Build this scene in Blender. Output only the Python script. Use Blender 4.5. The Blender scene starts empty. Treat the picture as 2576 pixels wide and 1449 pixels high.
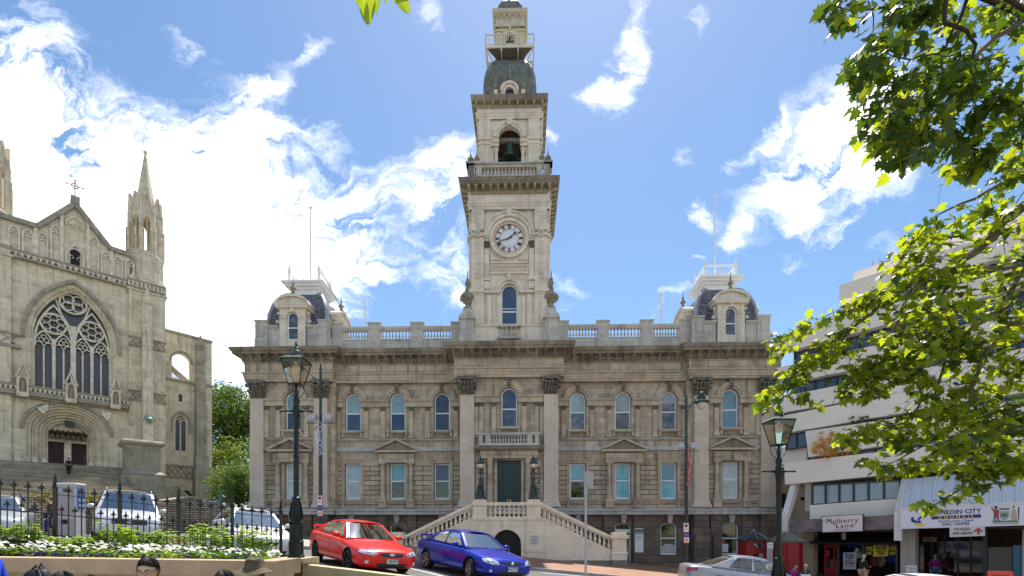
import bpy, bmesh, math, random
from mathutils import Vector, Matrix, noise
from mathutils.geometry import tessellate_polygon
R = math.radians
K = 1252.3; CX = 1288.0; HY = 1335.0; EYE = 2.2     # photograph units: 2576 wide, horizon row, eye height
scn = bpy.context.scene
COL = scn.collection
rnd = random.Random(7)
def W(x, y, d): return Vector(((x-CX)/K*d, d, EYE+(HY-y)/K*d))
def gz(x):      # the street falls from left to right
    return 0.6-0.093*max(-13.5, min(14.5, x))

# ---------------------------------------------------------------- materials
MATS = {}
def mat(name, col, rough=.7, metal=0., spec=.5, coat=0., emit=None, trans=0., alpha=1.):
    if name in MATS: return MATS[name]
    m = bpy.data.materials.new(name); m.use_nodes = True
    b = m.node_tree.nodes['Principled BSDF']
    b.inputs['Base Color'].default_value = (*col, 1); b.inputs['Roughness'].default_value = rough
    b.inputs['Metallic'].default_value = metal; b.inputs['Specular IOR Level'].default_value = spec
    b.inputs['Coat Weight'].default_value = coat; b.inputs['Coat Roughness'].default_value = .03
    if emit: b.inputs['Emission Color'].default_value = (*emit[0], 1); b.inputs['Emission Strength'].default_value = emit[1]
    MATS[name] = m; return m
def nd(m, t, **kw):
    n = m.node_tree.nodes.new(t)
    for k, v in kw.items(): setattr(n, k, v)
    return n
def lk(m, a, b): m.node_tree.links.new(a, b)
def grime(name, col, rough=.8, var=.25, scale=3., bump=.15, bscale=25., spec=.3, metal=0., coat=0., col2=None):
    """colour broken up by two sizes of noise, with a fine bump"""
    if name in MATS: return MATS[name]
    m = mat(name, col, rough, metal, spec, coat); b = m.node_tree.nodes['Principled BSDF']
    tc = nd(m, 'ShaderNodeTexCoord')
    n1 = nd(m, 'ShaderNodeTexNoise'); n1.inputs['Scale'].default_value = scale; n1.inputs['Detail'].default_value = 6; n1.inputs['Roughness'].default_value = .65
    cr = nd(m, 'ShaderNodeMix', data_type='RGBA')
    c2 = col2 or tuple(c*(1-var*1.6) for c in col)
    cr.inputs['A'].default_value = (*c2, 1); cr.inputs['B'].default_value = (*[min(1, c*(1+var*.5)) for c in col], 1)
    rp = nd(m, 'ShaderNodeMapRange'); rp.inputs['From Min'].default_value = .3; rp.inputs['From Max'].default_value = .7
    lk(m, tc.outputs['Object'], n1.inputs['Vector']); lk(m, n1.outputs['Fac'], rp.inputs['Value']); lk(m, rp.outputs['Result'], cr.inputs['Factor'])
    lk(m, cr.outputs['Result'], b.inputs['Base Color'])
    if bump:
        n2 = nd(m, 'ShaderNodeTexNoise'); n2.inputs['Scale'].default_value = bscale; n2.inputs['Detail'].default_value = 4
        bp = nd(m, 'ShaderNodeBump'); bp.inputs['Strength'].default_value = bump; bp.inputs['Distance'].default_value = .02
        lk(m, tc.outputs['Object'], n2.inputs['Vector']); lk(m, n2.outputs['Fac'], bp.inputs['Height']); lk(m, bp.outputs['Normal'], b.inputs['Normal'])
    return m
def stone(name, c1, c2, mortar, bw=.9, bh=.35, ms=.008, bump=.4, stain=(.1, .085, .07), stain_amt=.5, joint=.0, rough=.88, streak=.35, offs=.5):
    """coursed masonry: blocks of slightly different stone, joints, blotches and vertical rain streaks"""
    if name in MATS: return MATS[name]
    m = mat(name, c1, rough, spec=.2); b = m.node_tree.nodes['Principled BSDF']
    tc = nd(m, 'ShaderNodeTexCoord'); sp = nd(m, 'ShaderNodeSeparateXYZ'); lk(m, tc.outputs['Object'], sp.inputs[0])
    ad = nd(m, 'ShaderNodeMath', operation='ADD'); lk(m, sp.outputs['X'], ad.inputs[0]); lk(m, sp.outputs['Y'], ad.inputs[1])
    cb = nd(m, 'ShaderNodeCombineXYZ'); lk(m, ad.outputs[0], cb.inputs['X']); lk(m, sp.outputs['Z'], cb.inputs['Y'])
    br = nd(m, 'ShaderNodeTexBrick', offset=offs); lk(m, cb.outputs[0], br.inputs['Vector'])
    br.inputs['Scale'].default_value = 1; br.inputs['Brick Width'].default_value = bw; br.inputs['Row Height'].default_value = bh
    br.inputs['Mortar Size'].default_value = ms; br.inputs['Mortar Smooth'].default_value = .3; br.inputs['Bias'].default_value = joint
    br.inputs['Color1'].default_value = (*c1, 1); br.inputs['Color2'].default_value = (*c2, 1); br.inputs['Mortar'].default_value = (*mortar, 1)
    n1 = nd(m, 'ShaderNodeTexNoise'); n1.inputs['Scale'].default_value = 1.1; n1.inputs['Detail'].default_value = 9; n1.inputs['Roughness'].default_value = .7
    lk(m, tc.outputs['Object'], n1.inputs['Vector'])
    r1 = nd(m, 'ShaderNodeMapRange'); r1.inputs['From Min'].default_value = .5; r1.inputs['From Max'].default_value = .72; r1.inputs['To Max'].default_value = stain_amt
    lk(m, n1.outputs['Fac'], r1.inputs['Value'])
    mp = nd(m, 'ShaderNodeMapping'); mp.inputs['Scale'].default_value = (3.2, 3.2, .22); lk(m, tc.outputs['Object'], mp.inputs['Vector'])
    n2 = nd(m, 'ShaderNodeTexNoise'); n2.inputs['Scale'].default_value = 1.0; n2.inputs['Detail'].default_value = 7; lk(m, mp.outputs[0], n2.inputs['Vector'])
    r2 = nd(m, 'ShaderNodeMapRange'); r2.inputs['From Min'].default_value = .52; r2.inputs['From Max'].default_value = .75; r2.inputs['To Max'].default_value = streak
    lk(m, n2.outputs['Fac'], r2.inputs['Value'])
    mx = nd(m, 'ShaderNodeMath', operation='MAXIMUM'); lk(m, r1.outputs[0], mx.inputs[0]); lk(m, r2.outputs[0], mx.inputs[1])
    mc = nd(m, 'ShaderNodeMix', data_type='RGBA'); mc.inputs['B'].default_value = (*stain, 1)
    lk(m, mx.outputs[0], mc.inputs['Factor']); lk(m, br.outputs['Color'], mc.inputs['A'])
    n3 = nd(m, 'ShaderNodeTexNoise'); n3.inputs['Scale'].default_value = 14; n3.inputs['Detail'].default_value = 5; lk(m, tc.outputs['Object'], n3.inputs['Vector'])
    ml = nd(m, 'ShaderNodeMix', data_type='RGBA', blend_type='MULTIPLY'); ml.inputs['Factor'].default_value = .55
    r3 = nd(m, 'ShaderNodeMapRange'); r3.inputs['From Min'].default_value = .3; r3.inputs['From Max'].default_value = .7; r3.inputs['To Min'].default_value = .76; r3.inputs['To Max'].default_value = 1.18
    lk(m, n3.outputs['Fac'], r3.inputs['Value']); lk(m, mc.outputs['Result'], ml.inputs['A']); lk(m, r3.outputs[0], ml.inputs['B'])
    lk(m, ml.outputs['Result'], b.inputs['Base Color'])
    h = nd(m, 'ShaderNodeMath', operation='MULTIPLY_ADD'); h.inputs[1].default_value = -1.0
    h2 = nd(m, 'ShaderNodeMath', operation='MULTIPLY'); h2.inputs[1].default_value = .35; lk(m, n3.outputs['Fac'], h2.inputs[0])
    lk(m, br.outputs['Fac'], h.inputs[0]); lk(m, h2.outputs[0], h.inputs[2])
    bp = nd(m, 'ShaderNodeBump'); bp.inputs['Strength'].default_value = bump; bp.inputs['Distance'].default_value = .04
    lk(m, h.outputs[0], bp.inputs['Height']); lk(m, bp.outputs['Normal'], b.inputs['Normal'])
    return m
def leafmat(name, c1, c2, trans, glow=1.0, rough=.45):
    """leaf: two greens by position, light passing through"""
    if name in MATS: return MATS[name]
    m = bpy.data.materials.new(name); m.use_nodes = True; MATS[name] = m
    t = m.node_tree; b = t.nodes['Principled BSDF']; out = t.nodes['Material Output']
    tc = nd(m, 'ShaderNodeTexCoord'); n = nd(m, 'ShaderNodeTexNoise'); n.inputs['Scale'].default_value = 3.5; n.inputs['Detail'].default_value = 3
    lk(m, tc.outputs['Object'], n.inputs['Vector'])
    mx = nd(m, 'ShaderNodeMix', data_type='RGBA'); mx.inputs['A'].default_value = (*c1, 1); mx.inputs['B'].default_value = (*c2, 1)
    r = nd(m, 'ShaderNodeMapRange'); r.inputs['From Min'].default_value = .35; r.inputs['From Max'].default_value = .65
    lk(m, n.outputs['Fac'], r.inputs['Value']); lk(m, r.outputs[0], mx.inputs['Factor']); lk(m, mx.outputs['Result'], b.inputs['Base Color'])
    b.inputs['Roughness'].default_value = rough; b.inputs['Specular IOR Level'].default_value = .45
    tr = nd(m, 'ShaderNodeBsdfTranslucent'); tr.inputs['Color'].default_value = (*trans, 1)
    ad = nd(m, 'ShaderNodeMixShader'); ad.inputs[0].default_value = .5*glow
    lk(m, b.outputs[0], ad.inputs[1]); lk(m, tr.outputs[0], ad.inputs[2]); lk(m, ad.outputs[0], out.inputs['Surface'])
    return m
def glassmat(name, tint, mixv, rough=.02, dark=(.02, .03, .035)):
    """pane: part reflecting, part seen through, a tint of its own"""
    if name in MATS: return MATS[name]
    m = bpy.data.materials.new(name); m.use_nodes = True; MATS[name] = m
    t = m.node_tree; out = t.nodes['Material Output']; t.nodes.remove(t.nodes['Principled BSDF'])
    tr = nd(m, 'ShaderNodeBsdfTransparent'); tr.inputs[0].default_value = (*tint, 1)
    gl = nd(m, 'ShaderNodeBsdfGlossy'); gl.inputs['Roughness'].default_value = rough; gl.inputs['Color'].default_value = (.95, 1, 1, 1)
    fr = nd(m, 'ShaderNodeFresnel'); fr.inputs['IOR'].default_value = 1.5
    ad = nd(m, 'ShaderNodeMath', operation='MULTIPLY_ADD'); ad.inputs[1].default_value = 1.0; ad.inputs[2].default_value = mixv; ad.use_clamp = True
    lk(m, fr.outputs[0], ad.inputs[0])
    mx = nd(m, 'ShaderNodeMixShader'); lk(m, ad.outputs[0], mx.inputs[0]); lk(m, tr.outputs[0], mx.inputs[1]); lk(m, gl.outputs[0], mx.inputs[2]); lk(m, mx.outputs[0], out.inputs[0])
    return m

def vary(m, lo=.6, hi=1.2):
    """every pane that wears this material is a little lighter or darker than the next"""
    b = m.node_tree.nodes['Principled BSDF']; src = b.inputs['Base Color'].links[0].from_socket
    oi = nd(m, 'ShaderNodeObjectInfo'); r = nd(m, 'ShaderNodeMapRange'); r.inputs['To Min'].default_value = lo; r.inputs['To Max'].default_value = hi
    mx = nd(m, 'ShaderNodeMix', data_type='RGBA', blend_type='MULTIPLY'); mx.inputs['Factor'].default_value = 1
    lk(m, oi.outputs['Random'], r.inputs['Value']); lk(m, src, mx.inputs['A']); lk(m, r.outputs[0], mx.inputs['B']); lk(m, mx.outputs['Result'], b.inputs['Base Color'])
# ---------------------------------------------------------------- mesh builder
class MB:
    def __init__(s): s.v = []; s.f = []; s.m = Matrix.Identity(4)
    def add(s, vs, fs):
        o = len(s.v); M = s.m
        s.v += [tuple(M @ Vector(p)) for p in vs]; s.f += [tuple(o+i for i in f) for f in fs]
    def box(s, x0, x1, y0, y1, z0, z1):
        s.add([(x0,y0,z0),(x1,y0,z0),(x1,y1,z0),(x0,y1,z0),(x0,y0,z1),(x1,y0,z1),(x1,y1,z1),(x0,y1,z1)],
              [(0,3,2,1),(4,5,6,7),(0,1,5,4),(1,2,6,5),(2,3,7,6),(3,0,4,7)])
    def frust(s, cx, cy, z0, z1, a0, b0, a1, b1):   # tapered box, half sizes
        s.add([(cx-a0,cy-b0,z0),(cx+a0,cy-b0,z0),(cx+a0,cy+b0,z0),(cx-a0,cy+b0,z0),(cx-a1,cy-b1,z1),(cx+a1,cy-b1,z1),(cx+a1,cy+b1,z1),(cx-a1,cy+b1,z1)],
              [(0,3,2,1),(4,5,6,7),(0,1,5,4),(1,2,6,5),(2,3,7,6),(3,0,4,7)])
    def prism(s, pts, y0, y1):      # polygon in x-z pushed through y
        n = len(pts); s.add([(x,y0,z) for x,z in pts]+[(x,y1,z) for x,z in pts],
              [tuple(range(n)), tuple(range(2*n-1, n-1, -1))]+[(i, (i+1)%n+0, (i+1)%n+n, i+n)[::-1] for i in range(n)])
    def slab(s, pts, z0, z1):       # polygon in x-y between two heights
        n = len(pts); s.add([(x,y,z0) for x,y in pts]+[(x,y,z1) for x,y in pts],
              [tuple(range(n-1,-1,-1)), tuple(range(n, 2*n))]+[(i, (i+1)%n, (i+1)%n+n, i+n) for i in range(n)])
    def lathe(s, prof, cx=0, cy=0, cz=0, n=12, sx=1, sy=1, cap=True):
        vs = []
        for r, z in prof:
            for k in range(n):
                a = 2*math.pi*k/n; vs.append((cx+r*sx*math.cos(a), cy+r*sy*math.sin(a), cz+z))
        fs = [(i*n+k, i*n+(k+1)%n, (i+1)*n+(k+1)%n, (i+1)*n+k) for i in range(len(prof)-1) for k in range(n)]
        if cap: fs.append(tuple(range(n-1,-1,-1))); fs.append(tuple((len(prof)-1)*n+k for k in range(n)))
        s.add(vs, fs)
    def tube(s, pts, rad, n=6, cap=True):
        pts = [Vector(p) for p in pts]; rads = rad if isinstance(rad, (list, tuple)) else [rad]*len(pts)
        vs = []; prev = None
        for i, p in enumerate(pts):
            t = (pts[min(i+1, len(pts)-1)]-pts[max(i-1, 0)]).normalized()
            if prev is None:
                u = t.orthogonal().normalized()
            else:
                u = (prev-t*prev.dot(t))
                u = u.normalized() if u.length > 1e-6 else t.orthogonal().normalized()
            prev = u; w = t.cross(u)
            for k in range(n):
                a = 2*math.pi*k/n; vs.append(p+(u*math.cos(a)+w*math.sin(a))*rads[i])
        fs = [(i*n+k, i*n+(k+1)%n, (i+1)*n+(k+1)%n, (i+1)*n+k) for i in range(len(pts)-1) for k in range(n)]
        if cap: fs += [tuple(range(n-1,-1,-1)), tuple((len(pts)-1)*n+k for k in range(n))]
        s.add(vs, fs)
    def ell(s, c, r, n=10, m=7, rot=None):
        vs = []; fs = []
        Rm = rot or Matrix.Identity(3)
        for i in range(m+1):
            th = math.pi*i/m
            for k in range(n):
                a = 2*math.pi*k/n
                vs.append(Vector(c)+Rm@Vector((r[0]*math.sin(th)*math.cos(a), r[1]*math.sin(th)*math.sin(a), r[2]*math.cos(th))))
        for i in range(m):
            for k in range(n): fs.append((i*n+k, (i+1)*n+k, (i+1)*n+(k+1)%n, i*n+(k+1)%n))
        s.add(vs, fs)
    def wall(s, outer, holes, y, depth, back=False):      # polygon with openings in x-z, jambs running back
        loops = [[Vector((x, z, 0)) for x, z in outer]]+[[Vector((x, z, 0)) for x, z in h] for h in holes]
        tris = tessellate_polygon(loops); flat = [p for l in loops for p in l]
        vs = [(p.x, y, p.y) for p in flat]; fs = []
        for a, b, c in tris:
            A, B, C = flat[a], flat[b], flat[c]
            cr = (B.x-A.x)*(C.y-A.y)-(B.y-A.y)*(C.x-A.x)
            if abs(cr) < 1e-10: continue
            fs.append((a, b, c) if cr > 0 else (a, c, b))
        s.add(vs, fs)
        if back: s.add([(p.x, y+depth, p.y) for p in flat], [f[::-1] for f in fs])
        for l in loops:
            n = len(l); s.add([(p.x, y, p.y) for p in l]+[(p.x, y+depth, p.y) for p in l], [(i, (i+1)%n, (i+1)%n+n, i+n) for i in range(n)])
    def mould(s, path, prof, closed=False):      # run a profile [(out, z)] along a plan path; outward is to the right of travel
        n = len(path); dirs = []
        for i in range(n if closed else n-1):
            a = Vector(path[i]); b = Vector(path[(i+1)%n]); d = (b-a).normalized(); dirs.append(Vector((d.y, -d.x)))
        rings = []
        for i in range(n):
            if closed: n0, n1 = dirs[i-1], dirs[i]
            else: n0, n1 = dirs[max(0, i-1)], dirs[min(n-2, i)]
            mdir = n0+n1; mdir = mdir/ max(1e-6, mdir.dot(n1)) if mdir.length > 1e-6 else n1
            rings.append([(path[i][0]+mdir.x*o, path[i][1]+mdir.y*o, z) for o, z in prof])
        m = len(prof); vs = [p for r in rings for p in r]; fs = []
        for i in range(n if closed else n-1):
            j = (i+1)%n
            for k in range(m-1): fs.append((i*m+k, j*m+k, j*m+k+1, i*m+k+1))
        s.add(vs, fs)
    def build(s, name, m, parent=None, smooth=False, loc=None):
        me = bpy.data.meshes.new(name); me.from_pydata(s.v, [], s.f); me.validate(); me.update()
        for mm in (m if isinstance(m, (list, tuple)) else [m]): me.materials.append(mm)
        if smooth:
            for p in me.polygons: p.use_smooth = True
            if smooth != 'all':
                try: me.set_sharp_from_angle(angle=R(38))
                except Exception: pass
        o = bpy.data.objects.new(name, me); COL.objects.link(o)
        if parent: o.parent = parent
        if loc is not None: o.location = loc
        return o
def arch(cx, w, z0, zs, rise=None, n=12):      # opening outline: jambs from z0 to zs, arch over it (rise = w for a half circle)
    rise = w if rise is None else rise
    pts = [(cx-w, z0), (cx+w, z0)]
    for k in range(n+1):
        a = math.pi*k/n; pts.append((cx+w*math.cos(a), zs+rise*math.sin(a)))
    return pts
def parch(cx, w, z0, zs, h, n=8):      # pointed arch
    pts = [(cx-w, z0), (cx+w, z0)]
    c = (h*h-w*w)/(2*w); rr = w+c; a1 = math.atan2(h, c)
    for k in range(n+1): a = a1*k/n; pts.append((cx-c+rr*math.cos(a), zs+rr*math.sin(a)))
    for k in range(n-1, -1, -1): a = a1*k/n; pts.append((cx+c-rr*math.cos(a), zs+rr*math.sin(a)))
    return pts
def ringpts(fn_out, fn_in): return fn_out, fn_in
def band(mb, outer, inner, y0, y1):      # solid strip between two open outlines with equal point counts
    n = len(outer); vs = [(x,y0,z) for x,z in outer]+[(x,y0,z) for x,z in inner]+[(x,y1,z) for x,z in outer]+[(x,y1,z) for x,z in inner]
    fs = []
    for i in range(n-1):
        fs += [(i, i+n, i+1+n, i+1), (i, i+1, i+1+2*n, i+2*n), (i+n, i+3*n, i+1+3*n, i+1+n)]
    fs += [(0, 2*n, 3*n, n), (n-1, 2*n-1, 4*n-1, 3*n-1)]
    mb.add(vs, fs)
def arcpts(cx, cz, r, a0=0, a1=180, n=14, rz=None): return [(cx+r*math.cos(R(a0+(a1-a0)*k/n)), cz+(rz or r)*math.sin(R(a0+(a1-a0)*k/n))) for k in range(n+1)]
def archband(mb, cx, cz, ro, ri, y0, y1, n=14): band(mb, arcpts(cx, cz, ro, n=n), arcpts(cx, cz, ri, n=n), y0, y1)
def ring(mb, cx, cz, ro, ri, y0, y1, n=20, asp=1.): band(mb, arcpts(cx, cz, ro, 0, 360, n, ro*asp), arcpts(cx, cz, ri, 0, 360, n, ri*asp), y0, y1)
def rod(mb, a, b, w, y0, y1):      # straight bar in the x-z plane
    a = Vector(a); b = Vector(b); t = (b-a).normalized(); p = Vector((-t.y, t.x))*w/2
    mb.prism([tuple(a+p), tuple(a-p), tuple(b-p), tuple(b+p)], y0, y1)
def empty(name, loc=(0,0,0), rz=0, label=None, cat=None, group=None):
    o = bpy.data.objects.new(name, None); COL.objects.link(o); o.location = loc; o.rotation_euler = (0, 0, rz)
    if label: tag(o, label, cat, group)
    return o
def tag(o, label=None, cat=None, group=None, kind=None):
    if label: o['label'] = label
    if cat: o['category'] = cat
    if group: o['group'] = group
    if kind: o['kind'] = kind
    return o
def copy_tree(o, parent=None):
    c = o.copy(); COL.objects.link(c); c.parent = parent
    for ch in o.children: copy_tree(ch, c)
    return c
def text(name, s, size, m, parent, loc, rot=(R(90), 0, 0), ext=.004, align='CENTER', sx=1., shear=0., space=1., bold=0.):
    cu = bpy.data.curves.new(name, 'FONT'); cu.body = s; cu.size = size; cu.extrude = ext; cu.align_x = align; cu.align_y = 'CENTER'
    cu.shear = shear; cu.space_character = space; cu.offset = bold; cu.resolution_u = 2
    t = bpy.data.objects.new(name+'_c', cu); COL.objects.link(t)
    dg = bpy.context.evaluated_depsgraph_get(); me = bpy.data.meshes.new_from_object(t.evaluated_get(dg)); bpy.data.objects.remove(t)
    me.materials.clear(); me.materials.append(m)
    o = bpy.data.objects.new(name, me); COL.objects.link(o); o.parent = parent; o.location = loc; o.rotation_euler = rot; o.scale = (sx, 1, 1)
    return o
class Frame:
    """a vertical facade plane: local x along it, local y into the building; photo positions are turned into points on it"""
    def __init__(s, P, th): s.P = Vector(P); s.th = th; s.e = Vector((math.cos(th), math.sin(th))); s.n = Vector((-math.sin(th), math.cos(th)))
    def c(s, px, py, off=0.):
        a = (px-CX)/K; r = Vector((a, 1)); t = (s.P.dot(s.n)+off)/r.dot(s.n)
        return ((r*t-s.P).dot(s.e), EYE+(HY-py)/K*t)
def skin(name, chains, m, parent, sub=1, xform=None):
    """chains: list of [(point, radius), ...]; equal points are joined"""
    pts = []; idx = {}; rad = []; edges = set()
    def vi(p, r):
        k = tuple(round(c, 4) for c in p)
        if k not in idx: idx[k] = len(pts); pts.append(Vector(p)); rad.append(r)
        return idx[k]
    for ch in chains:
        ids = [vi(p, r) for p, r in ch]
        for a, b in zip(ids, ids[1:]):
            if a != b: edges.add((min(a, b), max(a, b)))
    me = bpy.data.meshes.new(name); me.from_pydata(pts, sorted(edges), []); o = bpy.data.objects.new(name+'_s', me); COL.objects.link(o)
    mo = o.modifiers.new('s', 'SKIN'); mo.use_smooth_shade = True
    sl = me.skin_vertices[0].data if me.skin_vertices else None
    if sl is None:
        bm = bmesh.new(); bm.from_mesh(me); bm.verts.layers.skin.verify(); bm.to_mesh(me); bm.free(); sl = me.skin_vertices[0].data
    for i, r in enumerate(rad):
        sl[i].radius = (r if isinstance(r, tuple) else (r, r)); sl[i].use_root = (i == 0)
    if sub: su = o.modifiers.new('u', 'SUBSURF'); su.levels = sub; su.render_levels = sub
    dg = bpy.context.evaluated_depsgraph_get(); m2 = bpy.data.meshes.new_from_object(o.evaluated_get(dg)); bpy.data.objects.remove(o)
    m2.name = name; m2.materials.clear(); m2.materials.append(m)
    for p in m2.polygons: p.use_smooth = True
    ob = bpy.data.objects.new(name, m2); COL.objects.link(ob)
    if parent: ob.parent = parent
    return ob

# ---------------------------------------------------------------- camera, sun, sky
cam = bpy.data.cameras.new('camera'); co = bpy.data.objects.new('camera', cam); COL.objects.link(co); scn.camera = co
co.location = (0, 0, EYE); co.rotation_euler = (R(90), 0, 0); cam.sensor_width = 36; cam.lens = 17.5; cam.shift_y = .2370; cam.clip_start = .05; cam.clip_end = 3000
SUN_EL = 64; SUN_AZ = 8      # high, ahead of the camera and a little to the right
scn.view_settings.view_transform = 'Standard'; scn.view_settings.look = 'None'; scn.view_settings.exposure = 1.0; scn.view_settings.gamma = 1
sl = bpy.data.lights.new('sun', 'SUN'); so = bpy.data.objects.new('sun', sl); COL.objects.link(so)
sl.energy = 4.2; sl.angle = R(.53); sl.color = (1, .95, .87)
so.rotation_euler = (R(-(90-SUN_EL)), 0, R(-SUN_AZ))
w = bpy.data.worlds.new('World'); scn.world = w; w.use_nodes = True
t = w.node_tree; bg = t.nodes['Background']
def wn(ty, **kw):
    n = t.nodes.new(ty)
    for k, v in kw.items(): setattr(n, k, v)
    return n
sky = wn('ShaderNodeTexSky', sky_type='NISHITA', sun_disc=False); sky.sun_elevation = R(SUN_EL); sky.sun_rotation = R(SUN_AZ); sky.air_density = 1.0; sky.dust_density = .35; sky.ozone_density = 1.6
tc = wn('ShaderNodeTexCoord')
gam = wn('ShaderNodeHueSaturation'); gam.inputs['Saturation'].default_value = 1.12; gam.inputs['Value'].default_value = .86; gam.inputs['Hue'].default_value = .497
t.links.new(sky.outputs[0], gam.inputs['Color'])
# clouds: soft banks in fixed compass directions, broken up by noise
def dirv(px, py): return Vector(((px-CX)/K, 1, (HY-py)/K))
def vm(op, a, b=None):
    n = wn('ShaderNodeVectorMath', operation=op)
    t.links.new(a, n.inputs[0])
    if b is not None:
        if isinstance(b, (tuple, Vector)): n.inputs[1].default_value = tuple(b)
        else: t.links.new(b, n.inputs[1])
    return n
def mth(op, a, b=None, c=None, clamp=False):
    n = wn('ShaderNodeMath', operation=op); n.use_clamp = clamp
    for i, v in enumerate((a, b, c)):
        if v is None: continue
        if isinstance(v, (int, float)): n.inputs[i].default_value = v
        else: t.links.new(v, n.inputs[i])
    return n.outputs[0]
# gnomonic sky coordinates (direction divided by its northward part), valid in the northern half of the sky
sep = wn('ShaderNodeSeparateXYZ'); t.links.new(tc.outputs['Generated'], sep.inputs[0])
ypos = mth('MAXIMUM', sep.outputs['Y'], .08)
gx = mth('DIVIDE', sep.outputs['X'], ypos); gzz = mth('DIVIDE', sep.outputs['Z'], ypos)
gv = wn('ShaderNodeCombineXYZ'); t.links.new(gx, gv.inputs[0]); t.links.new(gzz, gv.inputs[1])
wr = wn('ShaderNodeTexNoise'); wr.inputs['Scale'].default_value = 3.2; wr.inputs['Detail'].default_value = 7; wr.inputs['Roughness'].default_value = .6
t.links.new(gv.outputs[0], wr.inputs['Vector'])
wsub = vm('SUBTRACT', wr.outputs['Color'], (.5, .5, .5)); wsc = vm('MULTIPLY', wsub.outputs[0], (.34, .34, 0)); gw = vm('ADD', gv.outputs[0], wsc.outputs[0])
BANKS = [(60,600,360,280,2.4,0),(330,480,260,170,1.7,0),(560,620,230,230,2.0,0),(620,330,120,130,.85,-30),(640,850,190,130,1.4,0),(470,60,80,50,.42,-20),(640,200,60,60,.42,0),
 (880,440,70,130,.62,15),(700,180,60,50,.45,0),(1060,520,95,105,.85,20),(1130,430,60,120,.62,0),(900,640,95,75,.62,0),(1130,700,80,85,.8,0),(590,880,120,110,.75,0),(1380,780,50,45,.6,0),(1060,10,55,32,.7,0),
 (1570,110,45,85,.85,-25),(1530,230,40,60,.7,-10),(2090,330,240,80,1.15,42),(2190,400,140,95,1.35,30),(2080,575,85,40,.8,28),(2040,520,50,30,.62,0),(1830,560,50,30,.8,30),(1760,505,30,40,.62,0),(1750,380,35,30,.6,0),(1640,755,50,20,.7,28),(1870,360,45,20,.45,40),(1710,650,35,16,.45,0),(2240,630,55,20,.55,25),(1960,290,90,22,.42,50),
 (2500,180,120,60,.6,30),(1790,20,60,30,.36,0),(800,112,50,26,.45,10),(1430,740,60,40,.5,0),(1420,570,35,50,.36,0),(1390,330,30,26,.42,0),(30,230,100,170,1.1,-20),(190,190,90,80,.4,-30)]
tot = None
for (px, py, sx_, sy_, amp, rot) in BANKS:
    c = ((px-CX)/K, (HY-py)/K, 0)
    mp = wn('ShaderNodeMapping', vector_type='TEXTURE'); mp.inputs['Location'].default_value = c; mp.inputs['Rotation'].default_value = (0, 0, R(rot)); mp.inputs['Scale'].default_value = (sx_/K, sy_/K, 1)
    t.links.new(gw.outputs[0], mp.inputs['Vector'])
    ln = vm('DOT_PRODUCT', mp.outputs[0], mp.outputs[0])
    g = mth('EXPONENT', mth('MULTIPLY', ln.outputs['Value'], -1.0)); g = mth('MULTIPLY', g, amp)
    tot = g if tot is None else mth('ADD', tot, g)
front = mth('MULTIPLY_ADD', sep.outputs['Y'], 8.0, -.4, True)
tot = mth('MULTIPLY', tot, front)
# elsewhere: scattered clouds all round the sky
rest = wn('ShaderNodeTexNoise'); rest.inputs['Scale'].default_value = 1.6; rest.inputs['Detail'].default_value = 8; rest.inputs['Roughness'].default_value = .55; t.links.new(tc.outputs['Generated'], rest.inputs['Vector'])
back = mth('MULTIPLY', mth('SUBTRACT', 1.0, front), mth('MULTIPLY_ADD', rest.outputs['Fac'], 4.0, -1.5, True))
tot = mth('ADD', tot, mth('MULTIPLY', back, 1.0))
mp2 = wn('ShaderNodeMapping'); mp2.inputs['Rotation'].default_value = (0, 0, R(-52)); mp2.inputs['Scale'].default_value = (1.0, 2.3, 1.0); t.links.new(gw.outputs[0], mp2.inputs['Vector'])
fin = wn('ShaderNodeTexNoise'); fin.inputs['Scale'].default_value = 4.6; fin.inputs['Detail'].default_value = 12; fin.inputs['Roughness'].default_value = .62; fin.inputs['Distortion'].default_value = .6; t.links.new(mp2.outputs[0], fin.inputs['Vector'])
fin2 = wn('ShaderNodeTexNoise'); fin2.inputs['Scale'].default_value = 15; fin2.inputs['Detail'].default_value = 9; fin2.inputs['Roughness'].default_value = .6; fin2.inputs['Distortion'].default_value = .8; t.links.new(mp2.outputs[0], fin2.inputs['Vector'])
nz = mth('ADD', mth('MULTIPLY', fin.outputs['Fac'], 2.9), mth('MULTIPLY_ADD', fin2.outputs['Fac'], 1.1, -1.55))
den = mth('MULTIPLY', tot, nz)
core = mth('MULTIPLY', mth('MAXIMUM', mth('SUBTRACT', tot, 1.0), 0.0), .6)
den = mth('ADD', mth('MULTIPLY_ADD', den, 1.75, -.17), core); den = mth('MULTIPLY', den, 1.0, None, True)
den = mth('POWER', den, 1.25)
shade = wn('ShaderNodeMapRange'); shade.inputs['From Min'].default_value = .3; shade.inputs['From Max'].default_value = .7; shade.inputs['To Min'].default_value = .78; shade.inputs['To Max'].default_value = 1.08; t.links.new(fin2.outputs['Fac'], shade.inputs['Value'])
cm = wn('ShaderNodeMix', data_type='RGBA'); t.links.new(den, cm.inputs['Factor']); t.links.new(gam.outputs[0], cm.inputs['A'])
CLB = 10.0
cc = wn('ShaderNodeMix', data_type='RGBA', blend_type='MULTIPLY'); cc.inputs['Factor'].default_value = 1; cc.inputs['A'].default_value = (CLB, CLB*1.0, CLB*1.02, 1); t.links.new(shade.outputs[0], cc.inputs['B']); t.links.new(cc.outputs['Result'], cm.inputs['B'])
t.links.new(cm.outputs['Result'], bg.inputs[0]); bg.inputs[1].default_value = 0.10
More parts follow.
